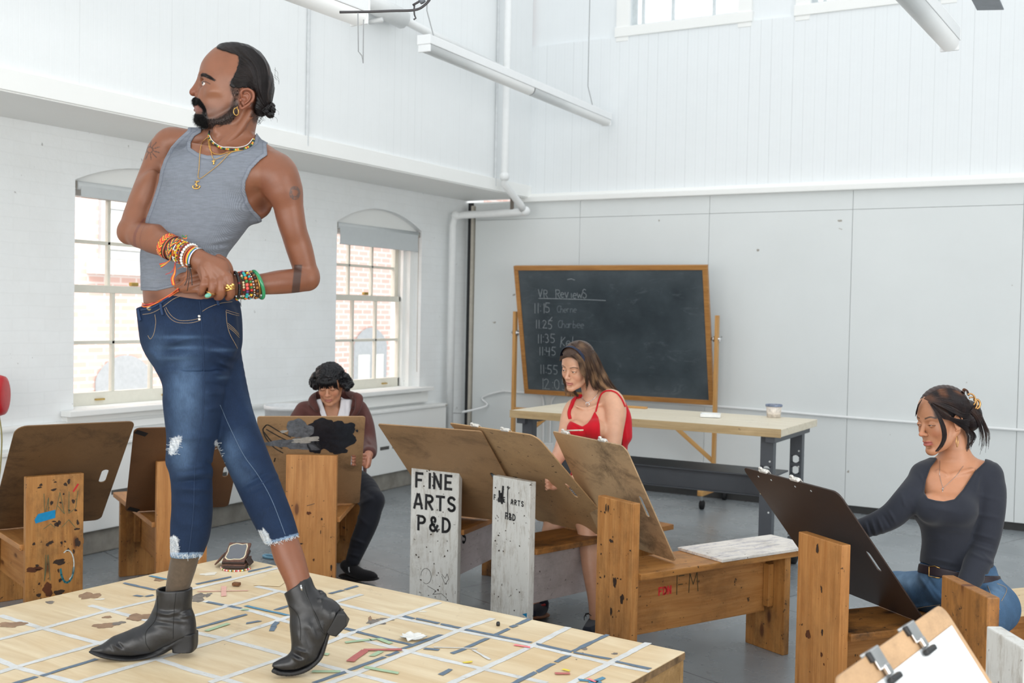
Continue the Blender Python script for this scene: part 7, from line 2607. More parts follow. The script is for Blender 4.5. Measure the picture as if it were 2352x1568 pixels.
 SO2 = SDF((740,1380,812,1475), D0,(-0.2,0.0),0.0024 * RES)
 SO2.stack([(1380,700,860, d0,.034),(1427,700,860, d0,.033),(1475,700,860, d0,.031)], 0.0, n=6)
 SO2.cut(Zc, True, 0.002)
 bo = boot('boot', B, SO, [[(664,1390),(684,1412),(690,1440),(690,1470)], [(700,1345),(712,1385),(728,1415),(742,1450),(752,1458)]], None)
 V2_, F2_ = SO2.mesh()
 np_mesh('heel', V2_, F2_, simple('black_sole', lin((26,26,28)),0.5,0.4), bo, G_.inv)
 q = G_.path('boot', [(690,1336),(700,1360),(712,1385),(722,1408),(735,1440),(744,1454)], 0.0008,8)
 if len(q) > 3:
  z_ = G_.build(MB().tube(q, 0.0016,5), 'zip', M_BLACK, bo)
  a = q[2]
  m = MB().box((0,0,0),(.005,.002,.020), Matrix.Rotation(-0.16,3, 'Y'))
  m.v = [tuple(Vector(v) + a + Vector((.001,-.004,-.012))) for v in m.v]
  G_.build(m, 'zip_pull', M_CHROME, bo)
 return G_
MAN = man()
# ================================================================ WHAT THE MAN WEARS: beads, bands, rings, chains
def jewellery(G_):
 D0 = G_.D0
 def C_(x, y, dd): return Vector(cp(x, y, D0 + dd))
 col = {k: simple('bead_' + k, lin(v),0.35,0.5, var=0.08, scale=60) for k, v in dict(red=(190,40,36), yellow=(226,186,50), green=(54,120,62), black=(26,26,28), orange=(222,110,36), blue=(40,74,160), white=(226,226,222),
   brown=(104,64,34), amber=(150,96,40), teal=(34,160,160), coral=(230,92,84), jade=(46,138,92), cream=(206,190,150), purple=(84,42,96), maroon=(110,30,36), leather=(156,88,46), navy=(34,42,92)).items()}
 def basis(ax):
  ax = ax.normalized(); a = ax.cross(Vector((0,0,1))).normalized(); return ax, a, ax.cross(a)
 def band(c, ax, R, w, pat, mats, tilt=0.0, name='woven_bracelet', th=0.0016, n=120, rows=6):
  ax, a, b = basis(ax + Vector((0,0, tilt)))
  m = MB()
  ks = list(mats)
  ring = []
  for j in range(rows + 1):
   o = (j / rows - .5) * w
   bul = th * (0.6 + 0.4 * math.sin(pi * j / rows))
   ring.append([c + ax * o + (a * math.cos(2 * pi * i / n) + b * math.sin(2 * pi * i / n)) * (R + bul) for i in range(n)])
  for j in range(rows):
   for i in range(n):
    i2 = (i + 1) % n
    m.add([ring[j][i], ring[j][i2], ring[j + 1][i2], ring[j + 1][i]], [(0,1,2,3)], ks.index(pat(i, j)))
  return G_.build(m, name, [col[k] for k in ks])
 def beads(c, ax, R, rb, seq, tilt=0.0, name='beaded_bracelet', flat=1.0, gap=1.0):
  ax, a, b = basis(ax + Vector((0,0, tilt)))
  ks = sorted(set(seq))
  n = max(8, int(2 * pi * R / (2 * rb * flat * gap)))
  m = MB()
  for i in range(n):
   q = 2 * pi * i / n
   p = c + (a * math.cos(q) + b * math.sin(q)) * R
   if (a * math.cos(q) + b * math.sin(q)).y > 0.55: continue
   m.sphere(p, rb, 6, ks.index(seq[i % len(seq)]))
  o = G_.build(m, name, [col[k] for k in ks]); o['kind'] = 'stuff'
  return o
 def loop(c, ax, R, r, k, tilt=0.0, name='cord_bracelet', mat=None, seg=6):
  ax, a, b = basis(ax + Vector((0,0, tilt)))
  m = MB().tube([c + (a * math.cos(2 * pi * i / 40) + b * math.sin(2 * pi * i / 40)) * R for i in range(40)], r, seg, closed=True)
  return G_.build(m, name, mat or col[k])
 # --- far wrist (viewer left)
 pts = [(380,562,-.125,.034),(418,579,-.155,.0285),(455,596,-.175,.0270)]
 def on(t):
  t *= 2; i = min(1, int(t)); f = t - i
  a, b = pts[i], pts[i + 1]
  q = [a[k] + (b[k] - a[k]) * f for k in range(4)]
  return C_(*q[:3]), q[3]
 ax1 = C_(455,596,-.175) - C_(380,562,-.125)
 cyc = ['red', 'orange', 'yellow', 'green']
 c, R = on(0.10); band(c, ax1, R + .002,.018, lambda i, j: ('maroon' if (i + 2 * abs(j - 3)) % 12 < 2 else 'yellow' if (i + 2 * abs(j - 3)) % 12 < 4 else 'red' if (i + 2 * abs(j - 3)) % 12 < 8 else 'orange'), ['maroon', 'yellow', 'red', 'orange'], -.012)
 c, R = on(0.22); band(c, ax1, R + .0035,.008, lambda i, j: ('black', 'green', 'black', 'orange', 'red', 'black')[j], ['black', 'green', 'orange', 'red'], -.008)
 c, R = on(0.36); band(c, ax1, R + .0025,.019, lambda i, j: ('navy', 'green', 'yellow', 'orange', 'red', 'black')[(i // 2 + 2 * abs(j - 3)) % 6], ['navy', 'green', 'yellow', 'orange', 'red', 'black'])
 c, R = on(0.47); beads(c, ax1, R + .0035,.0022, ['orange'] * 4 + ['white'] * 7 + ['blue', 'yellow', 'white', 'red'] * 2,.008)
 c, R = on(0.52); beads(c, ax1, R + .0035,.0021, ['yellow', 'yellow', 'red', 'brown', 'white', 'green'] * 2,.002)
 c, R = on(0.56); loop(c, ax1, R + .003,.0015, 'yellow', .01); 
 c, R = on(0.60); beads(c, ax1, R + .0035,.0021, ['blue', 'red', 'yellow', 'black', 'red', 'green', 'cream'], -.004)
 c, R = on(0.64); loop(c, ax1, R + .003,.0017, 'maroon', -.006); loop(c, ax1, R + .004,.0013, 'leather', .006)
 c, R = on(0.68); beads(c, ax1, R + .003,.0022, ['maroon', 'brown', 'red', 'black', 'leather'], 0)
 c, R = on(0.74); beads(c, ax1, R + .0045,.0042, ['white'], .004)
 c, R = on(0.80); loop(c, ax1, R + .003,.0018, 'leather', .012); loop(c, ax1, R + .003,.0020, 'leather', -.004); loop(c, ax1, R + .003,.0016, 'brown', .002)
 c, R = on(0.92); band(c, ax1, R + .003,.017, lambda i, j: 'white' if (i // 3) % 9 == 4 else ('red', 'orange', 'yellow', 'green', 'blue', 'white')[j], ['red', 'orange', 'yellow', 'green', 'blue', 'white'], .004, 'beaded_rainbow_cuff', .0022)
 # tassels and cords
 def hang(pp, r, k, name='bracelet_tie'):
  G_.build(MB().tube(catmull([C_(*q) for q in pp], 5), r, 5), name, col[k])
 for i, k in enumerate(('red', 'orange', 'green', 'yellow', 'red')):
  hang([(392,596,-.165),(380,603 + i, -.17),(366 + i, 606 + 2 * i, -.17)], .0013, k)
 for i, k in enumerate(('red', 'orange', 'yellow', 'red')):
  hang([(402,604,-.17),(400 + i, 625,-.18),(393 + 2 * i, 640,-.18),(396 + 2 * i, 655,-.18)], .0012, k)
 hang([(404,600,-.17),(396,622,-.18),(380,630,-.175)], .0009, 'red')
 hang([(418,540,-.175),(424,545,-.17),(430,541,-.17)], .0016, 'green'); hang([(420,546,-.17),(428,548,-.17),(427,540,-.168)], .0014, 'orange')
 hang([(432,610,-.19),(430,640,-.20),(424,655,-.195)], .0011, 'black'); hang([(436,612,-.195),(434,642,-.20),(430,668,-.19)], .0010, 'black'); hang([(436,612,-.195),(440,636,-.20),(441,655,-.2)], .0013, 'black')
 hang([(430,612,-.19),(426,640,-.2),(412,655,-.19),(404,658,-.17)], .0009, 'leather'); hang([(408,618,-.18),(420,612,-.188),(430,614,-.19)], .0011, 'leather')
 m = MB(); m.sphere(C_(434,610,-.198),.0048,8); G_.build(m, 'knot', col['black'])
 # --- near wrist (viewer right)
 ax2 = C_(605,652,-.105) - C_(540,656,-.145)
 def w2(x): 
  f = (x - 540) / 65; return C_(x, 656 - 3 * f, -.145 + .04 * f),.0345
 c, R = w2(592); loop(c, ax2,.0395,.0050, 'jade', .02, 'jade_bangle', simple('polished_jade', lin((44,136,90)),0.15,0.6, var=0.15, scale=25),12)
 c, R = w2(586); loop(c, ax2,.0385,.0012, 'brown', .01, 'gold_cord', GOLD)
 c, R = w2(581); beads(c, ax2,.0365,.0046, ['brown', 'amber', 'black', 'brown', 'black', 'amber'], .01, 'stone_bead_bracelet')
 c, R = w2(574); beads(c, ax2,.037,.0020, ['white', 'brown', 'cream', 'black'], .01)
 c, R = w2(568); beads(c, ax2,.037,.0040, ['orange', 'green', 'red', 'black', 'yellow', 'maroon', 'teal', 'red', 'green', 'orange'], .006)
 c, R = w2(559); beads(c, ax2,.0365,.0048, ['coral', 'coral', 'purple', 'teal', 'teal', 'orange', 'green', 'red'], .004)
 c, R = w2(551); beads(c, ax2,.0365,.0034, ['cream', 'cream', 'red', 'black', 'maroon', 'cream', 'green', 'black'], .002)
 c, R = w2(541); beads(c, ax2,.0375,.0046, ['black'] * 9 + ['green', 'yellow', 'red'] + ['black'] * 9 + ['maroon', 'yellow', 'green'], .0, 'black_disc_bracelet', gap=.55)
 hang([(553,688,-.175),(553,698,-.176),(554,704,-.176)], .0009, 'black', 'bracelet_tie')
 # --- rings
 def ring(x, y, dd, R, r, ax, name):
  a_, a, b = basis(Vector(ax))
  c = C_(x, y, dd)
  m = MB().tube([c + (a * math.cos(2 * pi * i / 24) + b * math.sin(2 * pi * i / 24)) * R for i in range(24)], r, 6, closed=True)
  return G_.build(m, name, GOLD)
 ring(485,672,-.200,.0125,.0020,(-.3,.1,-.9), 'signet_ring')
 m = MB(); m.sphere((0,0,0),.0085,10); m.v = [tuple(C_(478,678,-.212) + Vector((v[0] * 1.05 + v[2] * .3, v[1] * .5, v[2] * .8))) for v in m.v]
 G_.build(m, 'turquoise_stone', simple('turquoise', lin((96,164,144)),0.25,0.5, var=0.15, scale=80))
 m = MB(); m.sphere((0,0,0),.0098,10); m.v = [tuple(C_(478.5,678,-.2085) + Vector((v[0] * 1.05 + v[2] * .3, v[1] * .4, v[2] * .8))) for v in m.v]
 G_.build(m, 'ring_setting', GOLD)
 for k in range(3):
  ring(528.5,656 + k * 4.5,-.2045,.0132,.0017,(.08 + .1 * k, .1,-1), 'gold_ring')
 m = MB()
 for k, (x, y) in enumerate(((521,661),(526,659),(531,656),(535,653),(523,655),(530,663))):
  m.box(C_(x, y, -.2205),(.0065,.003,.0045), Matrix.Rotation(.5,3, 'Y'), bev=.001)
 G_.build(m, 'ring_lettering', GOLD)
 # --- necklaces draped on skin and shirt
 SF = ['body', 'tank_top']
 def drape(pp, off, n=10):
  q = G_.path(SF, pp, off, n)
  out = [q[0]]
  for a in q[1:]:
   if (a - out[-1]).length < .14: out.append(a)
  # smooth jumps in depth
  for _ in range(3):
   out = [out[0]] + [(out[i - 1] + out[i] * 2 + out[i + 1]) / 4 for i in range(1, len(out) - 1)] + [out[-1]]
  return [Vector((p.x, p.y - off * .6, p.z)) for p in out]
 def chainbeads(pp, off, rb, mats, name, step=1.7):
  q = drape(pp, off)
  acc = 0; m = MB(); i = 0
  last = None
  for a, b in zip(q[:-1], q[1:]):
   k = max(1, int((b - a).length / .0006))
   for j in range(k):
    p = a + (b - a) * j / k
    if last is None or (p - last).length >= rb * step:
     m.sphere(p, rb, 6, i % len(mats)); last = p; i += 1
  o = G_.build(m, name, [x if not isinstance(x, str) else col[x] for x in mats]); o['kind'] = 'stuff'
  return o
 ch = [(483,303),(482,317),(488,328),(501,338),(521,343.5),(544,345),(565,342),(579,334),(583,322)]
 chainbeads(ch, .003,.0027, ['black', 'black', 'black', 'green', 'yellow', 'red', 'yellow', 'green'], 'bead_choker', 1.25)
 chainbeads([(484,312),(490,326),(506,337),(530,340),(552,340),(570,333),(581,320)], .0025,.0014, ['white'], 'white_bead_strand')
 chainbeads([(480,318),(481,338),(490,352),(508,356),(524,351),(545,346),(570,341),(583,328)], .002,.0013, [GOLD], 'curb_chain')
 chainbeads([(481,322),(485,345),(491,366),(508,362),(532,351),(560,345)], .002,.0009, [GOLD], 'thin_chain', 1.4)
 chainbeads([(479,315),(466,328),(460,352),(458,385),(457,411),(480,397),(506,376),(530,352),(555,346)], .002,.0011, [GOLD], 'long_rope_chain', 1.4)
 # bird and anchor pendants
 def pend(px, py, parts, name):
  h = G_.hit(SF, px, py, .003)
  m = MB()
  for a in parts:
   pp = [h + Vector((q[0], -.001, q[1])) for q in a[0]]
   m.tube(pp if len(pp) < 3 else catmull(pp, 4), a[1], 6)
  G_.build(m, name, GOLD)
 mm = .001
 pend(452.5,424, [([(0,10 * mm),(-1 * mm, -11 * mm)], .0015),([(-11 * mm, -4 * mm),(-9 * mm, -10 * mm),(-1 * mm, -12 * mm),(7 * mm, -10 * mm),(10 * mm, -4 * mm)], .0016),([(-5 * mm, 8 * mm),(8 * mm, 9 * mm)], .0016),
                      ([(3 * mm, 6 * mm),(-4 * mm, 0),(4 * mm, -3 * mm),(-4 * mm, -7 * mm)], .0011),([(-11 * mm, -4 * mm),(-7 * mm, -5 * mm)], .0012),([(10 * mm, -4 * mm),(6 * mm, -5 * mm)], .0012)], 'anchor_pendant')
 pend(491.5,373, [([(0,6 * mm),(1 * mm, -2 * mm),(-1 * mm, -7 * mm)], .0018),([(-4 * mm, 3 * mm),(0,0),(5 * mm, 4 * mm)], .0014),([(-2 * mm, -7 * mm),(3 * mm, -5 * mm)], .0012)], 'bird_pendant')
 # --- waist beads
 for k, (o_, c1) in enumerate(((0, 'orange'),(2.5, 'red'),(5, 'maroon'),(7, 'orange'))):
  q = G_.path(['body', 'jeans'], [(325,690 + o_ * 1.6),(334,698 + o_),(350,697 + o_ * .6),(372,688 + o_ * .5),(392,676 + o_ * .6),(412,662 + o_ * .7)], .003,8)
  if len(q) > 4:
   for _ in range(3): q = [q[0]] + [(q[i - 1] + q[i] * 2 + q[i + 1]) / 4 for i in range(1, len(q) - 1)] + [q[-1]]
   G_.build(MB().tube([Vector((p.x, p.y - .002, p.z)) for p in q], .0016,5), 'waist_beads', col[c1])
jewellery(MAN)
# ================================================================ THE THREE SEATED STUDENTS
def Rmat(yaw, pitch=0.0, roll=0.0):
 """columns: local X (toward the viewer's left), Y forward, Z up, for a face turned yaw to the viewer's left"""
 F_ = Vector((-math.sin(yaw),-math.cos(yaw),0)); Z_ = Vector((0,0,1)); X_ = F_.cross(Z_)
 M = Matrix(((X_.x, F_.x, Z_.x),(X_.y, F_.y, Z_.y),(X_.z, F_.z, Z_.z)))
 M = M @ Matrix.Rotation(-pitch, 3, 'X') @ Matrix.Rotation(roll, 3, 'Y')
 return np.array(M)
class Head:
 def __init__(h, S, c, R, sc=1.0, female=True, ears=(1,-1), eye_open=0.0045, nose=1.0, lips=1.0, jaw=1.0, eye_z=-.001):
  h.S, h.c, h.R, h.sc = S, np.array(c), R, sc
  h.ez, h.eo = eye_z, eye_open
  P = h.P
  def E(p, r, k, op='add'): S.ell(P(*p), tuple(q * sc for q in r), k * sc, op, rot=R)
  def C(pts, rad, k, op='add'): S.chain([P(*q) for q in pts], [q * sc for q in rad], k * sc, op)
  E((0,-.016,.045),(.071,.090,.077),.01)
  E((0,.030,.022),(.060,.048,.074),.03)
  E((0,.028,-.045),(.050 * jaw, .048,.060),.02)
  for s in (-1,1):
   C([(s * .054,-.012,-.035),(s * .043 * jaw, .028,-.078),(s * .012,.060,-.100)], [.018,.015,.013], .022)
   E((s * .038,.046,-.028),(.020,.020,.022),.030)
   C([(s * .050,.052,.020),(s * .032,.070,.023),(s * .014,.075,.018)], [.006,.006,.005], .012)
   E((s * .031,.084,.000),(.017,.014,.0105),.009, 'sub')
   E((s * .031,.0665,.000),(.0138,.0138,.0132),.004)
   E((s * .031,.081, eye_z),(.0130,.008, eye_open),.0012, 'sub')
   C([(s * .018,.075, eye_z + eye_open * .6),(s * .031,.0805, eye_z + eye_open + .0022),(s * .045,.071, eye_z + eye_open * .6)], [.0018,.0022,.0018], .003)
   C([(s * .019,.074, eye_z - eye_open * .7),(s * .031,.0785, eye_z - eye_open - .0012),(s * .044,.070, eye_z - eye_open * .6)], [.0014,.0016,.0014], .003)
   E((s * .0115,.0865,-.036),(.0075 * nose, .0085,.0065),.005)
   E((s * .0055,.092,-.0415),(.0028,.0036,.0022),.0015, 'sub')
  E((0,.066,-.102),(.017,.015,.014),.014)
  C([(0,.074,.014),(0,.084,-.010),(0,.0955,-.030)], [.0075,.0078,.0092 * nose], .010)
  E((0,.0985,-.0335),(.0095 * nose, .0085,.0075),.005)
  E((0,.064,-.062),(.027,.017,.022),.014)
  C([(.022,.069,-.066),(.010,.0815,-.0615),(0,.0830,-.0630),(-.010,.0815,-.0615),(-.022,.069,-.066)], [.0018,.0044 * lips, .0042 * lips, .0044 * lips, .0018], .0025)
  C([(.021,.068,-.0685),(.010,.0795,-.0735),(0,.0815,-.0745),(-.010,.0795,-.0735),(-.021,.068,-.0685)], [.0018,.0048 * lips, .0056 * lips, .0048 * lips, .0018], .0025)
  C([(.024,.070,-.0675),(.010,.0870,-.0680),(0,.0890,-.0685),(-.010,.0870,-.0680),(-.024,.070,-.0675)], [.0006,.0010,.0010,.0010,.0006], .0015, 'sub')
  E((0,.076,-.086),(.014,.006,.004),.006, 'sub')
  for s in ears:
   E((s * .0735,-.010,-.008),(.0055,.016,.028),.004)
   C([(s * .070,.004,.006),(s * .078,-.004,.022),(s * .081,-.020,.018),(s * .080,-.026,-.002),(s * .076,-.016,-.026),(s * .071,.000,-.034)], [.0028] * 6,.003)
   E((s * .081,-.006,-.006),(.005,.007,.010),.003, 'sub')
 def P(h, x, y, z):
  return h.c + h.R @ (np.array((x, y, z)) * h.sc)
 def local(h, V):
  return (V - h.c) @ h.R / h.sc
 def paint(h, V, C, lipc, browc, blush, browz=.022, browh=.0035):
  L = h.local(V); x, y, z = L.T
  near = (np.abs(x) < .09) & (y > .03) & (np.abs(z) < .14)
  lw = sstep(.027,.020, np.abs(x)) * sstep(.0095,.0072, np.abs(z + .0685 + np.abs(x) * .02)) * (y > .062)
  C = blend(C, lipc, lw * near * .85)
  cz = np.abs(z + .068)
  C = blend(C, np.array(lipc) * .4, np.exp(-(cz / .0012) ** 2) * (np.abs(x) < .023) * (y > .066) * near * .8)
  bz = browz + .006 * np.exp(-((np.abs(x) - .036) / .014) ** 2) - .10 * np.maximum(np.abs(x) - .040,0)
  bw = sstep(browh + .0008, browh - .001, np.abs(z - bz)) * sstep(.011,.016, np.abs(x)) * sstep(.056,.050, np.abs(x))
  C = blend(C, browc, bw * near * .85)
  C = blend(C, blush, np.exp(-(((np.abs(x) - .042) / .016) ** 2 + ((z + .034) / .016) ** 2)) * near * .5)
  C = blend(C, blush, np.exp(-((x / .012) ** 2 + ((z + .034) / .012) ** 2)) * near * (y > .088) * .4)
  # lash lines and the shadow-free dark rims of the eyes
  for s in (-1,1):
   d = np.abs(z - (h.ez + h.eo + .0004 - 14 * (x - s * .031) ** 2)) 
   C = blend(C, lin((30,20,18)), np.exp(-(d / .0013) ** 2) * (np.abs(x - s * .031) < .0155) * near * .9)
  return C
 def eyes(h, G_, look=(0,0), iris=(52,34,26), only=(1,-1)):
  for s in only:
   c = h.P(s * .031,.0665,-.0005)
   m = MB(); m.sphere(c, .0124 * h.sc, 12)
   e = G_.build(m, 'eye', simple('eye_white', lin((214,206,200)),0.2,0.6, var=0.02))
   d = h.R @ np.array((look[0], 1, look[1])); d /= np.linalg.norm(d)
   m = MB(); m.sphere(c + d * .0064 * h.sc, .0070 * h.sc, 10)
   G_.build(m, 'iris', simple('brown_iris_%d' % iris[0], lin(iris),0.15,0.6, var=0.05), e)
def maskfn(S, h, fn, k=0.004, band=0.03):
 idx = np.nonzero(S.D < band)
 V = np.stack([S.ax[i][idx[i]] for i in range(3)], 1).astype(float)
 L = h.local(V)
 d = (fn(L[:, 0], L[:, 1], L[:, 2]) * h.sc).astype(np.float32)
 A = S.D[idx]
 hh = np.maximum(k - np.abs(A - d),0) / k
 S.D[idx] = np.maximum(A, d) + hh * hh * k * .25
def skinmesh(G_, S, basec, seed, extra=None, name='body', it=1, SH=None, ycut=0):
 V, F = S.mesh(); V, F = prune(V, F, .0005); V = relax(V, F, it, .4)
 if SH is not None:
  V2, F2 = SH.mesh(); V2, F2 = prune(V2, F2,.0005); V2 = relax(V2, F2,1,.3)
  x2, y2 = pxof(V2); k2 = y2 > ycut
  F2 = F2[~k2[F2].any(1)]
  u = np.unique(F2); mp = np.full(len(V2),-1); mp[u] = np.arange(len(u)); V2 = V2[u]; F2 = mp[F2]
  n0 = len(V); V = np.concatenate([V, V2]); F = np.concatenate([F, F2 + n0])
  F = bridge(V, F, [(0, n0),(n0, len(V))])
 C = np.tile(np.array(lin(basec)),(len(V),1)) * (1 + .05 * vnoise(V, 30, seed, 3))[:, None]
 if extra: C = extra(V, C)
 return G_.add(name, V, F, SKIN, C, bvh=True)
def cloth(G_, S, name, colr, mat=None, bvh=True, paint=None, var=.06, seed=1, frac=.02):
 V, F = S.mesh(); V, F = prune(V, F, frac); V = relax(V, F, 1,.4)
 C = np.tile(np.array(lin(colr)),(len(V),1)) * (1 + var * vnoise(V, 26, seed, 3))[:, None]
 if paint: C = paint(V, C)
 return G_.add(name, V, F, mat or CLOTH, C, bvh=bvh)
def wrinkle(lines_, scale=1.0):
 def fn(X, Y, Z, PX, PY):
  f = np.zeros_like(PX)
  for (x0, y0, x1, y1, w_, a) in lines_:
   ex, ey = x1 - x0, y1 - y0; L2 = ex * ex + ey * ey
   t = np.clip(((PX - x0) * ex + (PY - y0) * ey) / L2,0,1)
   d = np.hypot(PX - x0 - t * ex, PY - y0 - t * ey)
   f -= scale * a * np.exp(-(d / w_) ** 2) * (np.sin(pi * t) + .15)
  return f
 return fn
def locks(G_, name, paths, r0, r1, colr, var=.3, parent=None, sides=3, hl=None, seed=3):
 V, F = ribbons(paths, r0, r1, sides)
 C = np.tile(np.array(lin(colr)),(len(V),1)) * (1 + var * vnoise(V, 40, seed, 2))[:, None]
 if hl is not None:
  w_ = sstep(-.1,.5, vnoise(V, 30, seed + 5,2))
  x, y = pxof(V)
  C = blend(C, lin(hl[0]), w_ * hl[1](x, y))
 o = G_.add(name, V, F, HAIRM, C, parent=parent); o['kind'] = 'stuff'
 return o
def shoe(G_, D0, box, dd, pts, rad, solepts, solerad, colr, solec, flatax=(0,0,1), cutp=None, name='shoe'):
 B = SDF(box, D0, dd, .003)
 B.chain([B.p(*q) for q in pts], rad, .0, flat=((0,0,1),.85))
 if cutp: B.cut(cutp, True, .002)
 V, F = B.mesh(); V = relax(V, F, 1,.3)
 C = np.tile(np.array(lin(colr)),(len(V),1))
 o = G_.add(name, V, F, CLOTH, C, bvh=True)
 S2 = SDF(box, D0, dd, .003)
 S2.chain([S2.p(*q) for q in solepts], solerad, 0, flat=((0,0,1),.3))
 V, F = S2.mesh(); V = relax(V, F, 1,.3)
 np_mesh('sole', V, F, simple('sole_%d' % solec[0], lin(solec),.6), o, G_.inv)
 return o
def lift(G_, pts, off=.0036):
 """keep strands just outside the hair mass"""
 out = []
 for q in pts:
  x, y = CX + q[0] / q[1] * FPX, CY - q[2] / q[1] * FPX
  h_ = G_.hit('hair', x, y, off)
  out.append(np.array(h_) if (h_ is not None and h_.y < q[1]) else q)
 Q = np.array(out)
 for _ in range(2):
  Q[1:-1] = (Q[:-2] + 2 * Q[1:-1] + Q[2:]) / 4
 return [q for q in Q]
# ---------------------------------------------------------------- young man in the hoodie
def young_man():
 D0 = 6.5
 f = atz(822,1335,0)
 G_ = Fig(D0,(f.x, f.y, 0), 'young man with curly black hair in a maroon hoodie bent over his board')
 S = SDF((640,820,880,1160), D0,(-.62,.40),.0032)
 p = S.p
 hc = p(758,884,-.02)
 SH = SDF((700,820,820,965), D0,(-.20,.22),.0019)
 h = Head(SH, hc, Rmat(.06,.34,.03),.96, False, eye_open=.0016, nose=1.1, jaw=1.0, eye_z=-.0035)
 SH.chain([p(762,905,.05), p(763,935,.06), p(762,975,.08)], [.050,.052,.060], .015)
 S.chain([p(762,905,.05), p(763,935,.06), p(762,965,.08)], [.050,.052,.060], .015)
 S.stack([(940,715,810,.08,.06),(975,700,825,.09,.09),(1010,700,825,.10,.09)], .02)
 # hand holding the board edge through the slot
 def bd(px, py):
  nrm = m3_.to_3x3() @ Vector((0,0,1)); r_ = ray(px, py); p0 = m3_ @ Vector((0,0,0))
  return (p0 - CP).dot(nrm) / r_.dot(nrm) - D0
 hx, hy = proj(m3_ @ Vector((.235,.005,0)))[:2]
 bd0 = bd(hx, hy)
 S.chain([p(850,1034,-.20), p(846,1046, bd0 + .10)], [.028,.026], .01)
 S.chain([p(844,1052, bd0 + .07), p(842,1066, bd0 + .05)], [.026,.024], .01)
 for i in range(4):
  y = hy - 12 + i * 7
  S.chain([p(838, y, bd0 + .045), p(hx + 6, y, bd0 + .028), p(hx - 1, y + 1, bd0 + .004)], [.010,.010,.0085], .003)
 S.chain([p(846,1052, bd0 + .05), p(845,1064, bd0 + .0), p(842,1073, bd0 - .018)], [.011,.010,.008], .004)
 def ex(V, C):
  C = h.paint(V, C, lin((178,108,98)), lin((26,20,18)), lin((206,134,110)),.021,.0045)
  L = h.local(V)
  C = blend(C, lin((120,84,66)), np.exp(-(((np.abs(L[:, 0]) - .031) / .016) ** 2 + ((L[:, 2] + .001) / .010) ** 2)) * (L[:, 1] > .05) * .4)
  C = blend(C, lin((26,20,20)), sstep(.020,.045, L[:, 2]) * (np.abs(L[:, 2]) < .2) * (np.linalg.norm(L, axis=1) < .16) * .5)
  x, y = pxof(V)
  C = blend(C, lin((170,112,92)),(y > 1020) * .6)
  return C
 skinmesh(G_, S, (186,134,104),3, ex, SH=SH, ycut=950)
 h.eyes(G_, (0,-.5))
 # white T-shirt
 T = SDF((690,890,830,1120), D0,(-.15,.4),.004)
 T.chain([T.p(762,925,.075), T.p(762,960,.085)], [.066,.075], .02)
 T.stack([(918,722,808,.07,.06),(945,712,815,.08,.085),(975,700,828,.09,.105),(1050,700,828,.12,.105),(1115,700,828,.15,.105)], .02)
 T.cut([(728,880),(733,903),(739,920),(747,944),(752,960),(774,960),(781,935),(783,912),(790,880)], False, .003)
 T.disp(wrinkle([(785,915,790,950,3,.004),(795,915,796,955,3,-.004),(802,920,800,955,3,.003),(733,920,742,950,3,.003)]))
 cloth(G_, T, 'white_shirt', (226,226,232))
 # hoodie
 Hd = SDF((640,890,880,1160), D0,(-.60,.45),.0042)
 q = Hd.p
 Hd.stack([(922,706,818,.11,.07),(940,688,834,.11,.10),(965,680,842,.11,.125),(1010,680,842,.13,.13),(1070,690,834,.17,.13),(1125,695,830,.2,.13)], .02)
 Hd.chain([q(700,944,.10), q(684,975,.06), q(668,1030,-.02), q(690,1075,-.28)], [.060,.062,.055,.042], .03)
 Hd.chain([q(822,940,.10), q(836,972,.06), q(845,1015,-.02), q(848,1035,-.17), q(848,1040,-.28)], [.056,.058,.052,.046,.040], .03)
 # hood lying round the neck
 Hd.chain([q(728,938,.0), q(718,920,.05), q(734,908,.12), q(765,903,.17), q(798,907,.13), q(814,914,.06), q(812,930,.02)], [.018,.026,.030,.034,.030,.028,.020], .02)
 Hd.chain([q(818,909,.02), q(825,916,.0), q(821,940,-.02), q(812,955,-.02)], [.022,.024,.018,.014], .012)
 Hd.cut([(724,880),(726,912),(731,930),(737,948),(742,965),(745,1160),(798,1160),(801,955),(806,932),(809,918),(795,906),(784,880)], False, .004, None, .11)
 Hd.disp(wrinkle([(690,935,720,955,4,.006),(695,950,715,975,4,-.005),(836,940,845,985,4,.006),(828,950,836,990,4,-.005),(705,925,716,950,3,.006),(820,915,818,950,3,.006),(840,1000,852,1020,4,.006),(842,1015,856,1028,3,-.004),(680,950,700,980,4,.005)]))
 cloth(G_, Hd, 'hoodie', (88,54,50), var=.12)
 # trousers
 L = SDF((640,1060,900,1320), D0,(-.36,.46),.0045)
 q = L.p
 L.ell(q(760,1100,.24),(.18,.15,.12),.03)
 L.chain([q(790,1100,.18), q(830,1120,.04), q(856,1150,-.10)], [.10,.088,.068], .03)
 L.chain([q(856,1150,-.10), q(846,1195,-.13), q(826,1245,-.17), q(811,1285,-.20)], [.066,.062,.054,.042], .02)
 L.chain([q(730,1100,.18), q(700,1120,.06), q(690,1140,-.02)], [.10,.085,.068], .03)
 L.chain([q(690,1140,-.02), q(712,1200,.02), q(735,1270,.06)], [.064,.056,.044], .02)
 L.disp(wrinkle([(820,1160,862,1140,5,.008),(815,1180,850,1210,5,.006),(830,1120,870,1150,5,-.005),(805,1235,840,1250,4,.008),(800,1255,830,1262,4,-.006),(800,1272,828,1278,3,.007)]))
 cloth(G_, L, 'trousers', (34,36,44), var=.1)
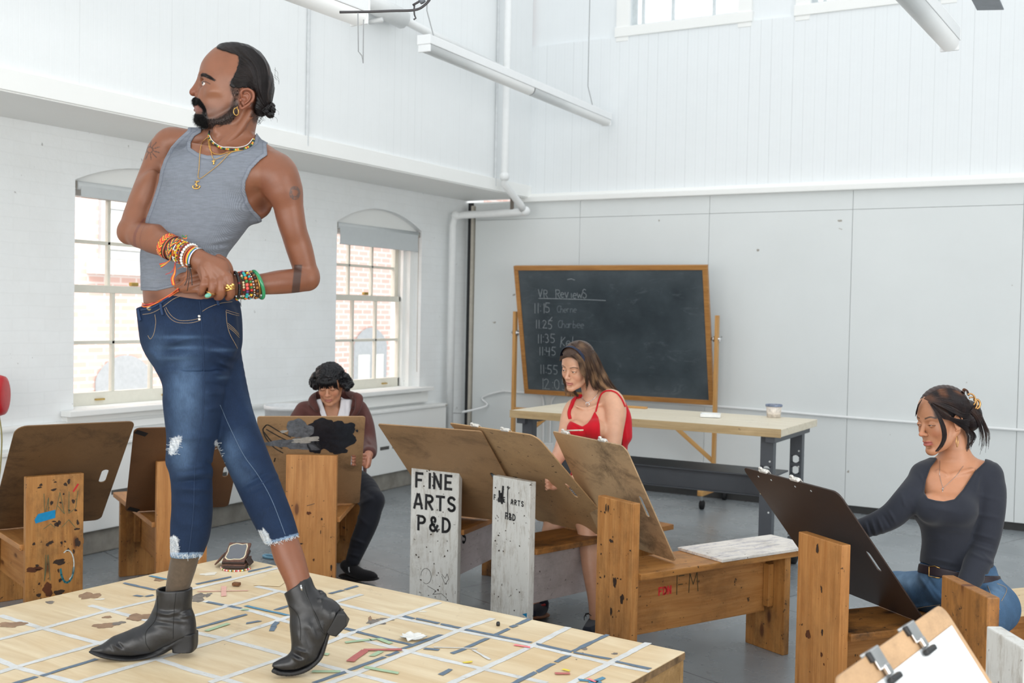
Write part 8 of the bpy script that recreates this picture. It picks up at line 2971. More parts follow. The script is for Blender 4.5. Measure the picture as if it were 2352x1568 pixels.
 shoe(G_, D0,(765,1270,890,1350),(-.40,-.05), [(797,1298,-.20),(806,1306,-.20),(828,1318,-.235),(850,1322,-.26),(858,1324,-.27)], [.040,.042,.038,.032,.024], [(794,1322,-.19),(820,1328,-.22),(848,1329,-.25),(860,1328,-.27)], [.042,.040,.036,.028], (30,30,33),(22,22,24))
 shoe(G_, D0,(700,1250,790,1340),(-.16,.22), [(735,1280,.06),(738,1292,.02),(742,1302,-.08)], [.040,.040,.028], [(735,1298,.06),(740,1304,-.08)], [.040,.030], (30,30,33),(22,22,24))
 m = MB().tube([Vector(cp(801,1302 , 6.18)), Vector(cp(801,1310,6.18)), Vector(cp(803,1314,6.18))], .0035,5)
 G_.build(m, 'shoe_mark', simple('grey_shoe_print', lin((170,172,176)),.6))
 # curly hair: lumpy shell, curls and a split fringe
 K = SDF((695,820,830,915), D0,(-.20,.18),.0030)
 def E(p_, r, k): K.ell(h.P(*p_), r, k, rot=h.R)
 E((0,-.022,.052),(.081,.100,.083),0)
 rn = np.random.RandomState(3)
 for x, y, rr in ((722,872,11),(719,881,8),(725,888,7),(726,862,9),(799,876,11),(805,883,8),(797,892,7),(793,866,10),(789,882,9),(735,850,9),(781,852,9),(729,880,7)):
  K.ell(K.p(x, y, .0 + rn.uniform(-.03,.03)),(K.r(rr),.045, K.r(rr)),.014)
 def curl(X, Y, Z, PX, PY):
  P_ = np.stack([X, Y - D0, Z], 1)
  return .005 * vnoise(P_, 70,3,2) + .0022 * np.sin(vnoise(P_, 26,5,2) * 16)
 K.disp(curl)
 def face(x, y, z):
  # opening of the face
  return np.minimum(y - .020,.046 - z + .6 * np.maximum(np.abs(x) - .04,0) * 0) * 1.0
 maskfn(K, h, lambda x, y, z: np.minimum(np.minimum(y - .035,.050 - z),.064 - np.abs(x)),.006)
 V, F = K.mesh(); V, F = prune(V, F); 
 C = np.tile(np.array(lin((18,18,22))),(len(V),1)) * (1 + .5 * vnoise(V, 60,3,3))[:, None]
 hair = G_.add('hair', V, F, HAIRM, C)
 P = []
 for i in range(26):      # fringe locks
  a = -1 + 2 * i / 25
  x0 = a * .055 + rn.uniform(-.004,.004)
  for j in range(5):
   x1 = x0 + rn.uniform(-.014,.014)
   top = h.P(x0 * .8,.062 + rn.uniform(-.004,.004) - .25 * abs(x0),.082 + rn.uniform(-.01,.012))
   mid = h.P(x1,.090 - .35 * abs(x1),.048)
   z2 = rn.uniform(.006,.024) if abs(a) < .75 else rn.uniform(-.012,.01)
   e1 = h.P(x1 * 1.04 + rn.uniform(-.004,.004),.090 - .40 * abs(x1), z2 + .012)
   e2 = h.P(x1 * 1.06 + rn.uniform(-.010,.010),.086 - .40 * abs(x1), z2)
   c = catmull([Vector(top), Vector(mid), Vector(e1), Vector(e2)], 4)
   P.append(np.array([list(v) for v in c]))
 locks(G_, 'fringe', P, .0034,.0007,(18,18,22),.4, hair, 4)
 P = []
 for i in range(420):
  d = rn.normal(0,1,3); d[2] = abs(d[2]) * .8 + rn.uniform(-.5,.2); d[1] = -abs(d[1]) * .6 + (.5 if d[2] > .5 else 0); d /= np.linalg.norm(d)
  if i < 150: d = np.array((rn.choice([-1,1]) * rn.uniform(.7,1), rn.uniform(-.4,.5), rn.uniform(-.6,.2))); d /= np.linalg.norm(d)
  b = np.array((0,-.022,.045)) + d * np.array((.086,.100,.084)) + (np.array((np.sign(d[0]) * .018,0,-.012)) if i < 150 else 0)
  t1 = np.cross(d, rn.normal(0,1,3)); t1 /= np.linalg.norm(t1); t2 = np.cross(d, t1)
  rr = rn.uniform(.005,.010); ph = rn.uniform(0,6)
  P.append(np.array([h.P(*(b + (t1 * math.cos(ph + k * .7) + t2 * math.sin(ph + k * .7)) * rr + d * (.001 * k) + np.array((0,0,-.0018 * k)))) for k in range(10)]))
 locks(G_, 'curls', P, .0014,.0005,(24,24,28),.6, hair, 3)
 return G_
YM = young_man()
# ---------------------------------------------------------------- woman in the red camisole
def gingham():
 t = MT('black_white_gingham', .85,.2)
 v = t.coord((1,1,1),(0.2,0.1,0.3), rnd=False)
 sx = t.n('ShaderNodeSeparateXYZ'); t.l(v, sx.inputs[0])
 def st(s): return t.ramp(t.math('FRACT', t.math('MULTIPLY', s, 115.0)), [(0,0),(.48,0),(.52,1),(1,1)])
 s_ = t.math('ADD', st(t.math('ADD', sx.outputs[0], sx.outputs[1])), st(sx.outputs[2]))
 t.col(t.ramp(t.math('MULTIPLY', s_, .5), [(0, lin((36,38,44))),(.5, lin((128,130,134))),(1, lin((226,226,226)))]))
 return t.m
def red_woman():
 D0 = 5.6
 f = atz(1362,1452,0)
 G_ = Fig(D0,(f.x, f.y, 0), 'long-haired woman in a red camisole and checked shorts sitting on a bench before the chalkboard')
 S = SDF((1195,775,1465,1460), D0,(-.50,.45),.0032)
 p = S.p
 hc = p(1325,843,-.02)
 SH = SDF((1265,775,1410,950), D0,(-.20,.20),.0018)
 h = Head(SH, hc, Rmat(.70,.26,-.14),.95, True, ears=(), eye_open=.0040, nose=.85, lips=.85, jaw=.92)
 SH.chain([p(1352,875,.05), p(1358,905,.05), p(1362,945,.05)], [.046,.047,.055], .015)
 S.chain([p(1352,885,.05), p(1358,905,.05), p(1362,935,.05)], [.040,.047,.055], .015)
 S.stack([(918,1335,1398,.05,.045),(932,1308,1425,.05,.065),(955,1308,1435,.045,.085),(985,1312,1436,.04,.095),(1020,1326,1438,.06,.09),(1060,1330,1436,.10,.09),(1110,1322,1440,.16,.10)], .02)
 S.chain([p(1328,930,.05), p(1316,934,.05), p(1305,958,.03), p(1297,1000,-.02), p(1284,1045,-.10)], [.032,.038,.038,.036,.034], .018)
 S.chain([p(1284,1045,-.10), p(1268,1075,-.22), p(1268,1100,-.37)], [.035,.030,.022], .012)
 S.chain([p(1385,915,.03), p(1406,918,-.01), p(1414,945,-.03), p(1410,990,-.05), p(1404,1045,-.07)], [.040,.054,.055,.048,.042], .02)
 S.chain([p(1404,1045,-.07), p(1375,1080,-.14), p(1335,1098,-.22), p(1300,1110,-.29)], [.040,.038,.033,.023], .012)
 S.chain([p(1300,1110,-.29), p(1285,1114,-.33), p(1272,1117,-.36)], [.023,.027,.024], .01, flat=((0,0,1),.7))
 for y0, y1 in ((1108,1098),(1112,1104),(1117,1112),(1122,1120)):
  S.chain([p(1272, y0,-.36), p(1260, y1,-.39), p(1254, y1 + 4,-.39)], [.009,.008,.0065], .003)
 # collarbones
 S.chain([p(1322,932,-.02), p(1340,938,-.022)], [.005,.004], .026); S.chain([p(1352,938,-.024), p(1385,927,-.02)], [.004,.005], .026)
 S.ell(p(1325,985,-.05),(.045,.045,.045),.03); S.ell(p(1368,985,-.06),(.048,.045,.045),.03)
 # bare legs
 S.chain([p(1400,1125,.14), p(1372,1160,.0), p(1350,1200,-.12)], [.095,.080,.060], .02)
 S.chain([p(1350,1200,-.12), p(1354,1250,-.15), p(1360,1310,-.18), p(1366,1370,-.21), p(1368,1418,-.22)], [.058,.052,.048,.036,.030], .015)
 S.chain([p(1380,1130,.22), p(1320,1160,.20), p(1275,1195,.12)], [.09,.075,.058], .02)
 S.chain([p(1275,1195,.12), p(1255,1270,.06), p(1236,1350,.01), p(1232,1385,.0)], [.055,.050,.032,.030], .015)
 def ex(V, C):
  C = h.paint(V, C, lin((186,116,106)), lin((84,60,46)), lin((222,160,138)),.020,.0030)
  x, y = pxof(V)
  C = blend(C, lin((196,128,104)), gp(x, y, 1275,1070,22,40) * .6 + gp(x, y, 1270,1112,20,14) * .4)
  C = blend(C, lin((172,116,88)), sstep(1180,1330, y) * (x > 1320) * .4)
  C = blend(C, lin((160,100,76)),(y > 1330) * (x < 1300) * .5)
  return C
 skinmesh(G_, S, (212,164,136),7, ex, SH=SH, ycut=930)
 h.eyes(G_, (.15,-.15),(58,46,40))
 # camisole
 T = SDF((1290,890,1465,1140), D0,(-.20,.36),.0036)
 q = T.p
 T.stack([(900,1335,1405,.05,.05),(930,1304,1432,.05,.073),(955,1304,1441,.045,.093),(985,1307,1443,.04,.103),(1020,1321,1445,.06,.099),(1060,1324,1443,.10,.10),(1085,1316,1442,.12,.105),(1100,1312,1442,.14,.105)], .02)
 T.ell(q(1325,985,-.05),(.052,.051,.052),.03); T.ell(q(1368,985,-.06),(.055,.051,.052),.03)
 T.chain([q(1425,930,.02), q(1432,960,.02), q(1434,1000,.02)], [.03,.04,.04], .03)
 T.cut([(1260,880),(1326,905),(1318,930),(1311,948),(1309,966),(1320,972),(1338,979),(1349,972),(1357,962),(1366,944),(1374,958),(1377,975),(1382,1050),(1428,1050),(1431,965),(1436,930),(1428,900),(1428,860)], False, .003, None, .05)
 T.cut([(1290,860),(1290,905),(1420,905),(1460,940),(1460,860)], False, .003)
 T.disp(wrinkle([(1312,968,1335,985,3,.004),(1316,975,1345,995,3,-.003),(1375,960,1372,1020,4,.005),(1365,1000,1345,1020,4,.004),(1436,970,1440,1020,3,.004)]))
 cloth(G_, T, 'red_camisole', (196,24,40), var=.08)
 def strap(pp, off=.003, r=.0042):
  c = G_.path(['body'], pp, off, 8)
  if len(c) > 3:
   for _ in range(2): c = [c[0]] + [(c[i - 1] + c[i] * 2 + c[i + 1]) / 4 for i in range(1, len(c) - 1)] + [c[-1]]
   G_.build(MB().tube(c, r, 6), 'strap', simple('red_strap', lin((196,24,40)),.8))
 strap([(1368,946),(1374,925),(1381,907),(1391,899),(1404,898)]); strap([(1404,898),(1416,903),(1427,916),(1435,934)])
 strap([(1309,962),(1307,948),(1313,930),(1322,914)], .003,.009)
 # shorts
 Sh = SDF((1255,1060,1470,1220), D0,(-.30,.42),.004)
 q = Sh.p
 Sh.ell(q(1395,1110,.18),(.17,.14,.13),.02)
 Sh.chain([q(1400,1118,.14), q(1372,1148,.02), q(1354,1172,-.06)], [.118,.105,.088], .02)
 Sh.chain([q(1385,1118,.20), q(1325,1145,.20), q(1305,1160,.17)], [.115,.10,.085], .02)
 Sh.cut([(1255,1060),(1470,1060),(1470,1200),(1376,1200),(1350,1178),(1340,1188),(1255,1188)], True, .003)
 Sh.disp(wrinkle([(1325,1100,1365,1110,4,.007),(1325,1115,1370,1130,4,-.006),(1335,1140,1370,1135,4,.007),(1345,1160,1370,1150,3,.005),(1320,1120,1340,1160,4,.005)]))
 V, F = Sh.mesh(); V, F = prune(V, F); V = relax(V, F, 1,.4)
 G_.add('checked_shorts', V, F, gingham())
 # shoes and socks
 shoe(G_, D0,(1320,1395,1400,1460),(-.42,-.08), [(1370,1420,-.21),(1366,1428,-.26),(1358,1440,-.32),(1350,1446,-.36)], [.036,.037,.034,.026], [(1370,1440,-.22),(1358,1448,-.30),(1350,1450,-.35)], [.037,.036,.028], (36,40,50),(28,30,36))
 m = MB()
 for a, b in (((1352,1408),(1346,1416)),((1352,1408),(1358,1414)),((1352,1409),(1342,1424))):
  m.tube(catmull([Vector(cp(a[0], a[1], 5.30)), Vector(cp((a[0] + b[0]) / 2 - 4,(a[1] + b[1]) / 2 - 3,5.29)), Vector(cp(b[0], b[1], 5.29))], 5),.0022,5)
 G_.build(m, 'shoelace', simple('black_lace', lin((26,26,30)),.8))
 so = SDF((1215,1350,1275,1400), D0,(-.1,.1),.003)
 so.chain([so.p(1235,1360,.01), so.p(1236,1390,.01)], [.034,.036], 0)
 cloth(G_, so, 'sock', (228,228,232), bvh=False)
 s_ = shoe(G_, D0,(1200,1365,1275,1430),(-.25,.12), [(1243,1386,.01),(1240,1397,.0),(1230,1405,-.08),(1220,1408,-.14)], [.040,.042,.038,.030], [(1244,1412,.01),(1232,1415,-.06),(1220,1416,-.14)], [.043,.041,.034], (40,42,58),(140,92,62))
 m = MB().tube([Vector(cp(1226,1397,5.50)), Vector(cp(1240,1392,5.545)), Vector(cp(1252,1388,5.57))], .006,5)
 G_.build(m, 'shoe_stripe', simple('red_stripe', lin((196,48,44)),.6), s_)
 # necklace with heart, two thin bangles
 m = MB()
 c = G_.path('body', [(1376,897),(1370,908),(1361,918),(1350,924),(1342,920),(1337,911)], .003,6)
 m.tube([x for x in c], .0016,5)
 ph = G_.hit('body', 1350,932,.008)
 silver = simple('silver', (.75,.75,.76),.25,.5,1.0)
 m.tube([ph + Vector((x * .001,0, z * .001)) for x, z in ((0,-11),(-9,2),(-8,10),(-3,11),(0,7),(3,11),(8,10),(9,2),(0,-11))], .0022,5)
 G_.build(m, 'heart_necklace', silver)
 for x in (1304,1309):
  c = Vector(cp(x, 1110 - (x - 1304) * .3, D0 - .285)); a = (Vector(cp(1335,1098, D0 - .22)) - Vector(cp(1300,1110, D0 - .29))).normalized()
  u = a.orthogonal().normalized(); w_ = a.cross(u)
  G_.build(MB().tube([c + (u * math.cos(2 * pi * i / 24) + w_ * math.sin(2 * pi * i / 24)) * .030 for i in range(24)], .0014,5, closed=True), 'bangle', silver)
 # hair: shell, headband, long locks over the back and beside the face
 K = SDF((1265,775,1440,930), D0,(-.16,.24),.0028)
 def E(p_, r, k, op='add'): K.ell(h.P(*p_), tuple(x * h.sc for x in r), k, op, rot=h.R)
 E((0,-.018,.054),(.083,.101,.088),0)
 E((0,-.060,-.01),(.074,.054,.09),.03)
 K.chain([K.p(1362,850,.05), K.p(1374,880,.07), K.p(1392,900,.08)], [.052,.05,.036], .03)
 maskfn(K, h, lambda x, y, z: np.minimum(y - .020,.078 - z),.006)
 K.disp(lambda X, Y, Z, PX, PY: .0005 * np.sin(np.arctan2(PY - 800, PX - 1300) * 75 + Y * 60))
 V, F = K.mesh(); V, F = prune(V, F)
 C = np.tile(np.array(lin((72,54,44))),(len(V),1)) * (1 + .25 * vnoise(V, 50,3,3))[:, None]
 x, y = pxof(V)
 C = blend(C, lin((168,128,92)), sstep(850,910, y) * .6)
 hair = G_.add('hair', V, F, HAIRM, C, bvh=True)
 rn = np.random.RandomState(8)
 P = []
 def flow(n, A, B, r=2.0, dd=(0,0), m=18):
  """strands between two px guide curves"""
  a = catmull([Vector((*q_[:2], q_[2])) for q_ in A], m // (len(A) - 1)); b = catmull([Vector((*q_[:2], q_[2])) for q_ in B], m // (len(B) - 1))
  L_ = min(len(a), len(b))
  for i in range(n):
   u = rn.uniform(0,1); j = rn.normal(0,1,2) * r; w1 = rn.uniform(0,6)
   pts = []
   for k in range(L_):
    t = k / (L_ - 1); q_ = a[k].lerp(b[k], u)
    pts.append(cp(q_.x + j[0] * t + 1.2 * math.sin(w1 + t * 5), q_.y + j[1] * t * .5, D0 + q_.z + .006 * math.sin(w1 + t * 4)))
   pts = lift(G_, pts)
   e = int(L_ * rn.uniform(.85,1.0)); P.append(np.array(pts[:max(5, e)]))
 # crown to back, sweeping to the right
 flow(330, [(1320,803,-.09),(1342,812,-.10),(1356,838,-.075),(1364,870,-.05),(1378,892,-.02),(1398,898,.0)], [(1330,784,-.02),(1356,797,-.01),(1374,820,.02),(1386,848,.05),(1402,878,.07),(1436,922,.10)])
 flow(140, [(1312,790,-.06),(1330,800,-.10),(1346,830,-.10),(1352,860,-.085),(1358,885,-.07),(1366,900,-.05)], [(1330,790,-.05),(1345,800,-.085),(1358,830,-.07),(1368,860,-.05),(1376,885,-.03),(1392,900,.0)])
 # front hair below the headband, past the cheek
 flow(110, [(1312,815,-.125),(1324,822,-.125),(1330,840,-.12),(1334,855,-.118),(1343,863,-.112),(1350,868,-.10)], [(1326,812,-.115),(1340,822,-.11),(1346,842,-.105),(1350,860,-.10),(1350,885,-.09),(1346,905,-.085)], 1.2)
 flow(60, [(1288,818,-.09),(1300,815,-.115),(1314,816,-.12),(1326,822,-.12)], [(1286,828,-.085),(1300,820,-.12),(1316,821,-.125),(1330,832,-.12)], .8)
 # far side lock hanging by the jaw
 flow(170, [(1292,855,-.02),(1294,872,-.02),(1299,890,-.02),(1298,912,-.02)], [(1300,872,.03),(1312,888,.03),(1325,905,.03),(1332,912,.02)], 2.5)
 locks(G_, 'long_hair', P, .0012,.0006,(72,54,44),.3, hair, 3,((186,146,108), lambda x, y: sstep(840,905, y) * .85 + .25))
 # headband
 m = MB()
 bandp = []
 for i in range(31):
  a = pi * (-.60 + 1.20 * i / 30)
  yb = .030 + .012 * math.cos(a)
  s1 = math.sqrt(max(.05,1 - ((yb + .018) / .101) ** 2)) * 1.035
  bandp.append(h.P(.083 * s1 * math.sin(a), yb, .054 + .088 * s1 * math.cos(a)))
 vs = []
 for i, b_ in enumerate(bandp):
  nrm = np.array(b_) - h.P(0,0,.04); nrm /= np.linalg.norm(nrm)
  fw = h.R @ np.array((0,1,0))
  for o in (-.013,-.007,.0,.007,.013):
   vs.append(np.array(b_) + fw * o + nrm * (.0035 - (o / .013) ** 2 * .003))
 n = len(bandp)
 m.add([Vector(v) for v in vs], [(i * 5 + j, i * 5 + j + 1, i * 5 + j + 6, i * 5 + j + 5) for i in range(n - 1) for j in range(4)])
 G_.build(m, 'headband', simple('navy_headband', lin((32,40,62)),.6,.3, var=.05))
 return G_
RW = red_woman()
# ---------------------------------------------------------------- woman in the black top
def black_woman():
 D0 = 4.0
 f = atz(2190,1660,0)
 G_ = Fig(D0,(f.x, f.y, 0), 'woman in a black long-sleeved top and jeans with pinned-up hair')
 S = SDF((1900,885,2330,1480), D0,(-.46,.32),.0030)
 p = S.p
 hc = p(2162,966,.0)
 SH = SDF((2085,885,2270,1110), D0,(-.18,.18),.0017)
 h = Head(SH, hc, Rmat(1.24,.16,.03),.985, True, ears=(-1,), eye_open=.0022, nose=.85, lips=1.3, jaw=.98, eye_z=-.0028)
 SH.chain([p(2188,995,.04), p(2194,1035,.03), p(2192,1090,.03)], [.048,.050,.062], .018)
 S.chain([p(2188,1010,.04), p(2194,1035,.03), p(2192,1075,.03)], [.042,.050,.062], .018)
 S.chain([p(2195,1055,.03), p(2235,1072,.02), p(2262,1090,.0)], [.036,.034,.05], .03)
 S.chain([p(2185,1060,.04), p(2150,1075,.05), p(2128,1090,.04)], [.034,.034,.045], .03)
 S.stack([(1060,2160,2240,.03,.045),(1080,2120,2268,.03,.07),(1120,2112,2262,.02,.09),(1160,2110,2246,.01,.095),(1200,2125,2232,.02,.08),(1240,2140,2232,.03,.08),(1300,2142,2260,.05,.09)], .02)
 S.ell(p(2145,1165,-.07),(.055,.05,.055),.03); S.ell(p(2200,1170,-.075),(.058,.05,.055),.03)
 S.chain([p(2155,1082,-.03), p(2172,1090,-.045)], [.005,.005], .016); S.chain([p(2188,1090,-.045), p(2235,1078,-.04)], [.005,.006], .016)
 # hidden hands
 S.chain([p(1962,1215,.06), p(1945,1222,.07), p(1930,1228,.07)], [.026,.030,.02], .01)
 def ex(V, C):
  C = h.paint(V, C, lin((176,92,86)), lin((62,48,42)), lin((206,130,100)),.023,.0031)
  x, y = pxof(V)
  L = h.local(V)
  C = blend(C, lin((34,26,26)), sstep(.030,.040,-L[:, 0]) * sstep(.018,.026, L[:, 2]) * sstep(.070,.062, L[:, 1]) * sstep(.16,.15, np.linalg.norm(L, axis=1)) * .92)
  return C
 skinmesh(G_, S, (184,130,98),9, ex, SH=SH, ycut=1075)
 h.eyes(G_, (.1,-.45),(36,26,24))
 # top
 T = SDF((1925,1030,2330,1350), D0,(-.30,.34),.0034)
 q = T.p
 T.stack([(1055,2150,2250,.03,.05),(1075,2118,2274,.03,.078),(1110,2110,2266,.02,.096),(1150,2102,2252,.01,.106),(1185,2103,2245,.01,.106),(1215,2122,2240,.02,.10),(1245,2129,2246,.03,.097),(1290,2130,2284,.05,.11),(1318,2131,2296,.06,.118)], .02)
 T.ell(q(2142,1165,-.07),(.062,.056,.058),.03); T.ell(q(2198,1170,-.075),(.065,.056,.058),.03)
 T.chain([q(2195,1052,.03), q(2238,1070,.02), q(2266,1090,.0)], [.038,.037,.055], .03)
 T.chain([q(2185,1058,.04), q(2148,1074,.05), q(2128,1092,.04)], [.036,.037,.050], .03)
 T.chain([q(2128,1095,.03), q(2110,1118,.01), q(2082,1150,-.02), q(2050,1183,.0), q(2010,1203,.03), q(1975,1214,.06), q(1955,1218,.07)], [.054,.053,.050,.047,.041,.035,.032], .02)
 T.chain([q(2264,1098,.0), q(2272,1125,-.02), q(2274,1165,-.04), q(2268,1215,-.05), q(2256,1262,-.06), q(2240,1305,-.10), q(2222,1345,-.14), q(2210,1375,-.16)], [.060,.058,.053,.050,.047,.045,.038,.034], .015)
 T.cut([(2152,1030),(2151,1055),(2137,1074),(2127,1102),(2123,1130),(2131,1144),(2150,1149),(2168,1151),(2192,1146),(2212,1124),(2239,1082),(2262,1060),(2262,1000),(2150,1000)], False, .003, None, .045)
 T.cut([(2100,1000),(2100,1050),(2350,1050),(2350,1000)], False, .003)
 T.disp(wrinkle([(2040,1170,2060,1205,3,.006),(2028,1180,2046,1212,3,-.005),(2015,1186,2030,1226,3,.006),(2000,1190,2014,1232,3,.006),(1986,1196,1998,1234,3,.006),(1993,1196,2006,1234,2,-.004),(2070,1135,2080,1165,4,.004),(2235,1225,2290,1238,4,.006),(2232,1238,2286,1252,3,-.004),(2230,1250,2285,1268,4,.006),(2226,1268,2275,1290,4,.005),
     (2240,1180,2300,1190,5,.004),(2245,1135,2300,1150,5,.003),(2135,1165,2200,1175,8,.005),(2130,1280,2200,1295,4,.004),(2132,1292,2210,1306,4,-.003),(2255,1270,2290,1300,4,.005),(2128,1240,2170,1236,5,.003),(2150,1215,2230,1222,6,.003),(2110,1080,2122,1110,3,.004),(2255,1080,2240,1130,4,.005)]))
 T.disp(lambda X, Y, Z, PX, PY: .002 * np.exp(-((sdf_poly(PX.astype(np.float32), PY.astype(np.float32), [(2118,1290),(2140,1296),(2300,1322),(2300,1350),(2118,1320)])) / 3) ** 2) * 0)
 T.cut([(1900,1000),(2352,1000),(2352,1326),(2300,1322),(2262,1318),(2262,1400),(2180,1400),(2190,1316),(2150,1303),(2126,1292),(2050,1280),(1900,1280)], True, .003)
 def pt(V, C):
  x, y = pxof(V)
  d = sdf_poly(x.astype(np.float32), y.astype(np.float32), [(2152,1030),(2151,1055),(2137,1074),(2127,1102),(2123,1130),(2131,1144),(2150,1149),(2168,1151),(2192,1146),(2212,1124),(2239,1082),(2262,1060),(2262,1000)])
  return blend(C, lin((30,32,38)), np.exp(-((d - 4) / 1.0) ** 2) * .6)
 cloth(G_, T, 'black_top', (42,45,54), bvh=True, paint=pt, var=.08)
 # jeans
 J = SDF((1985,1280,2345,1568), D0,(-.50,.46),.0036)
 q = J.p
 J.stack([(1300,2130,2294,.05,.108),(1320,2129,2300,.055,.120),(1350,2132,2310,.06,.14),(1385,2150,2320,.06,.15),(1415,2200,2318,.06,.13),(1440,2240,2300,.06,.09)], .02)
 J.chain([q(2230,1372,.04), q(2172,1364,.10), q(2112,1360,.20), q(2062,1356,.30)], [.108,.092,.082,.072], .03)
 J.chain([q(2062,1356,.30), q(2058,1450,.34), q(2056,1560,.36)], [.070,.06,.05], .02)
 J.chain([q(2280,1395,-.02), q(2250,1420,-.16), q(2215,1445,-.34)], [.095,.088,.070], .03)
 J.chain([q(2215,1445,-.34), q(2215,1560,-.30)], [.068,.055], .02)
 J.disp(wrinkle([(2110,1320,2150,1380,5,.007),(2125,1315,2160,1370,4,-.006),(2140,1345,2170,1385,5,.007),(2080,1325,2100,1395,7,.004),(2150,1390,2060,1400,5,.006),(2270,1350,2310,1400,5,.006),(2250,1340,2300,1420,5,-.004),(2260,1370,2290,1430,5,.007),(2165,1330,2185,1380,4,.006),(2040,1330,2060,1390,6,.003),(2285,1335,2318,1370,4,.005)]))
 def pj_(V, C):
  x, y = pxof(V)
  n_ = vnoise(V, 40,3,4)
  C = blend(C, lin((128,158,186)), np.clip((gp(x, y, 2075,1330,50,20) * .9 + gp(x, y, 2290,1355,22,30) * .4) * (.8 + .4 * n_),0,1))
  C = blend(C, lin((30,48,72)), gp(x, y, 2180,1395,60,22) * .5 + gp(x, y, 2130,1335,5,30,.5) * .4)
  return C
 cloth(G_, J, 'jeans', (66,94,124), DENIM, True, pj_, .12)
 sti = simple('pale_stitching', lin((176,152,118)),0.8, var=0.1)
 for l in ([(2290,1340),(2312,1352),(2300,1380)], [(2268,1345),(2280,1372),(2296,1400)], [(2050,1325),(2062,1355),(2080,1395)], [(2098,1398),(2130,1392),(2160,1388)]):
  c = G_.path('jeans', l, .001,8)
  if len(c) > 3: G_.build(MB().tube(c, .0009,4), 'stitching', sti)
 # belt and buckle
 B = SDF((2110,1280,2330,1350), D0,(-.14,.26),.003)
 B.stack([(1285,2128,2288,.05,.118),(1302,2128,2297,.05,.122),(1320,2127,2303,.055,.128),(1345,2127,2312,.06,.14)], 0)
 B.cut([(2100,1291),(2130,1297),(2200,1313),(2262,1322),(2330,1322),(2330,1338),(2262,1340),(2200,1334),(2133,1320),(2100,1312)], True, .002)
 cloth(G_, B, 'belt', (44,34,40), simple('dark_belt_leather', lin((44,34,40)),.5,.4), True)
 gd = simple('brass_buckle', lin((190,150,90)),.3,.5,1.0)
 c = [G_.hit(['belt', 'black_top', 'jeans'], x, y, .004,-.08) for x, y in ((2136,1301),(2134,1320),(2147,1325),(2160,1327))]
 c2 = [G_.hit(['belt', 'black_top', 'jeans'], x, y, .004,-.08) for x, y in ((2136,1301),(2148,1302),(2160,1305))]
 G_.build(MB().tube(c, .0022,6).tube(c2,.0022,6), 'buckle', gd)
 # ---- hair
 K = SDF((2090,880,2290,1060), D0,(-.15,.20),.0024)
 def E(p_, r, k, op='add'): K.ell(h.P(*p_), tuple(x * h.sc for x in r), k, op, rot=h.R)
 E((0,-.020,.049),(.0775,.0955,.0815),0)
 K.ell(K.p(2222,955,.04),(.05,.06,.06),.03)
 maskfn(K, h, lambda x, y, z: np.minimum(y - .044 - .1 * np.maximum(z, 0),.066 - z),.005)
 K.cut([(2176,1060),(2172,1000),(2170,982),(2188,966),(2206,962),(2216,975),(2216,1000),(2212,1020),(2210,1060)], False, .003, None, .0)
 K.disp(lambda X, Y, Z, PX, PY: .0005 * np.sin(np.arctan2(PY - 990, PX - 2240) * 90 + Y * 50))
 V, F = K.mesh(); V, F = prune(V, F)
 C = np.tile(np.array(lin((30,24,26))),(len(V),1)) * (1 + .3 * vnoise(V, 50,3,3))[:, None]
 x, y = pxof(V)
 C = blend(C, lin((84,54,40)), sstep(940,895, y) * .3)
 hair = G_.add('hair', V, F, HAIRM, C, bvh=True)
 rn = np.random.RandomState(18)
 P = []
 def flow(n, A, B_, r=1.0, m=18, end=(.85,1.0)):
  a = catmull([Vector(q_) for q_ in A], m // (len(A) - 1)); b = catmull([Vector(q_) for q_ in B_], m // (len(B_) - 1))
  L_ = min(len(a), len(b))
  for i in range(n):
   u = rn.uniform(0,1); j = rn.normal(0,1,2) * r; w1 = rn.uniform(0,6)
   pts = []
   for k in range(L_):
    t = k / (L_ - 1); q_ = a[k].lerp(b[k], u)
    pts.append(cp(q_.x + j[0] * t, q_.y + j[1] * t, D0 + q_.z + .003 * math.sin(w1 + t * 4)))
   pts = lift(G_, pts)
   e = int(L_ * rn.uniform(*end)); P.append(np.array(pts[:max(5, e)]))
 flow(330, [(2122,915,-.06),(2150,895,-.045),(2185,893,-.03),(2212,908,-.01),(2228,925,.02)], [(2135,922,-.085),(2165,935,-.105),(2192,950,-.10),(2212,960,-.07),(2232,955,-.03)], 1.2)
 flow(220, [(2140,925,-.095),(2165,945,-.108),(2185,958,-.104),(2212,964,-.078),(2232,958,-.04)], [(2150,950,-.10),(2168,962,-.105),(2184,965,-.10),(2214,985,-.06),(2226,1000,-.02)], 1.2)
 # lock framing the face
 flow(60, [(2131,922,-.085),(2147,945,-.115),(2160,975,-.117),(2165,1005,-.110),(2157,1025,-.105),(2144,1041,-.105)], [(2136,922,-.085),(2156,948,-.108),(2172,978,-.106),(2175,1005,-.10),(2165,1026,-.10),(2150,1041,-.10)], .8)
 flow(24, [(2108,930,-.02),(2104,945,-.01),(2103,958,.0)], [(2118,916,-.03),(2110,932,-.03),(2105,950,-.01)], .8)
 # twisted-up ends spilling behind
 flow(90, [(2225,945,.0),(2240,960,.0),(2250,985,.0),(2252,1015,.0),(2244,1040,.0)], [(2240,930,.03),(2254,955,.03),(2264,978,.03),(2272,1000,.03),(2268,1036,.03)], 4.0, end=(.6,1.0))
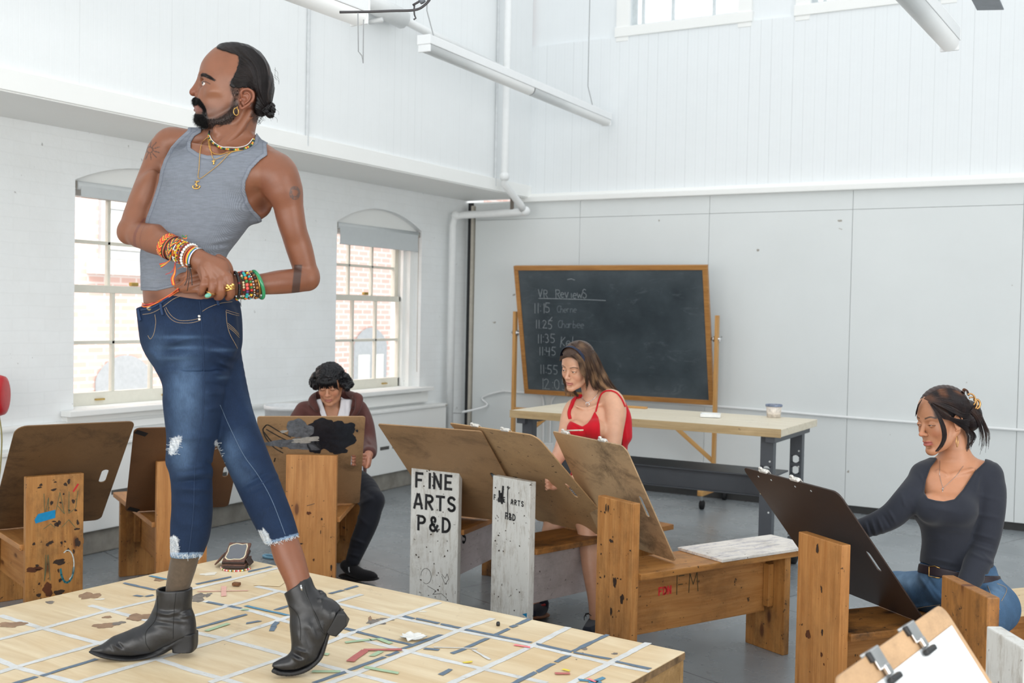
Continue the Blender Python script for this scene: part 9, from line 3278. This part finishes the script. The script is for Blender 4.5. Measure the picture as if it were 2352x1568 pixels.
 flow(60, [(2215,985,-.03),(2222,1005,-.02),(2221,1025,-.02),(2220,1042,-.02)], [(2228,980,.02),(2240,1000,.02),(2236,1012,.02),(2222,1030,.02)], 3.0, end=(.6,1.0))
 flow(30, [(2208,900,.0),(2212,892,.0),(2220,896,.0),(2224,908,.0)], [(2214,905,.03),(2218,896,.03),(2224,900,.03),(2226,912,.03)], 1.5)
 locks(G_, 'hair_strands', P, .0012,.0005,(34,27,28),.4, hair, 3,((120,78,54), lambda x, y: sstep(935,895, y) * .7 + .12))
 # claw clip
 m = MB()
 for a, b in ((0,0),(4,8)):
  m.tube(catmull([Vector(cp(x_ + a, y_ + b, D0 - .02 + .001 * a)) for x_, y_ in ((2222,906),(2230,904),(2238,910),(2240,922),(2236,930))], 5),.003,6)
 m.tube(catmull([Vector(cp(x_, y_, D0 - .01)) for x_, y_ in ((2236,918),(2246,918),(2251,926),(2248,936),(2238,940))], 5),.0042,6)
 G_.build(m, 'claw_clip', simple('tortoise_gold_clip', lin((176,132,78)),.25,.5,.5, var=.3, scale=90))
 # hoop earring, key pendant
 m = MB()
 c = cp(2197,1014, D0 - .085)
 m.tube([(c[0] + .0075 * math.cos(a) + .002, c[1] + .010 * math.cos(a), c[2] + .0195 * math.sin(a)) for a in [2 * pi * i / 30 for i in range(30)]], .0010,6, closed=True)
 G_.build(m, 'hoop_earring', GOLD)
 m = MB()
 for pp in ([(2159,1058),(2158,1082),(2160,1100),(2166,1121)], [(2166,1121),(2180,1108),(2198,1090),(2212,1070)]):
  c = G_.path('body', pp, .002,6)
  if len(c) > 3: m.tube(c, .0007,4)
 ph = G_.hit('body', 2165,1126,.003)
 m.tube([ph + Vector((x_ * .001,0, z_ * .001)) for x_, z_ in ((0,7),(3,3),(0,-1),(-3,3),(0,7))], .0014,5)
 m.tube([ph + Vector((0,0,-.001)), ph + Vector((-.001,0,-.012))], .0016,5); m.tube([ph + Vector((-.001,0,-.011)), ph + Vector((.004,0,-.011))], .0014,5)
 G_.build(m, 'key_necklace', simple('dull_silver', (.45,.42,.40),.3,.5,1.0))
 return G_
BW = black_woman()
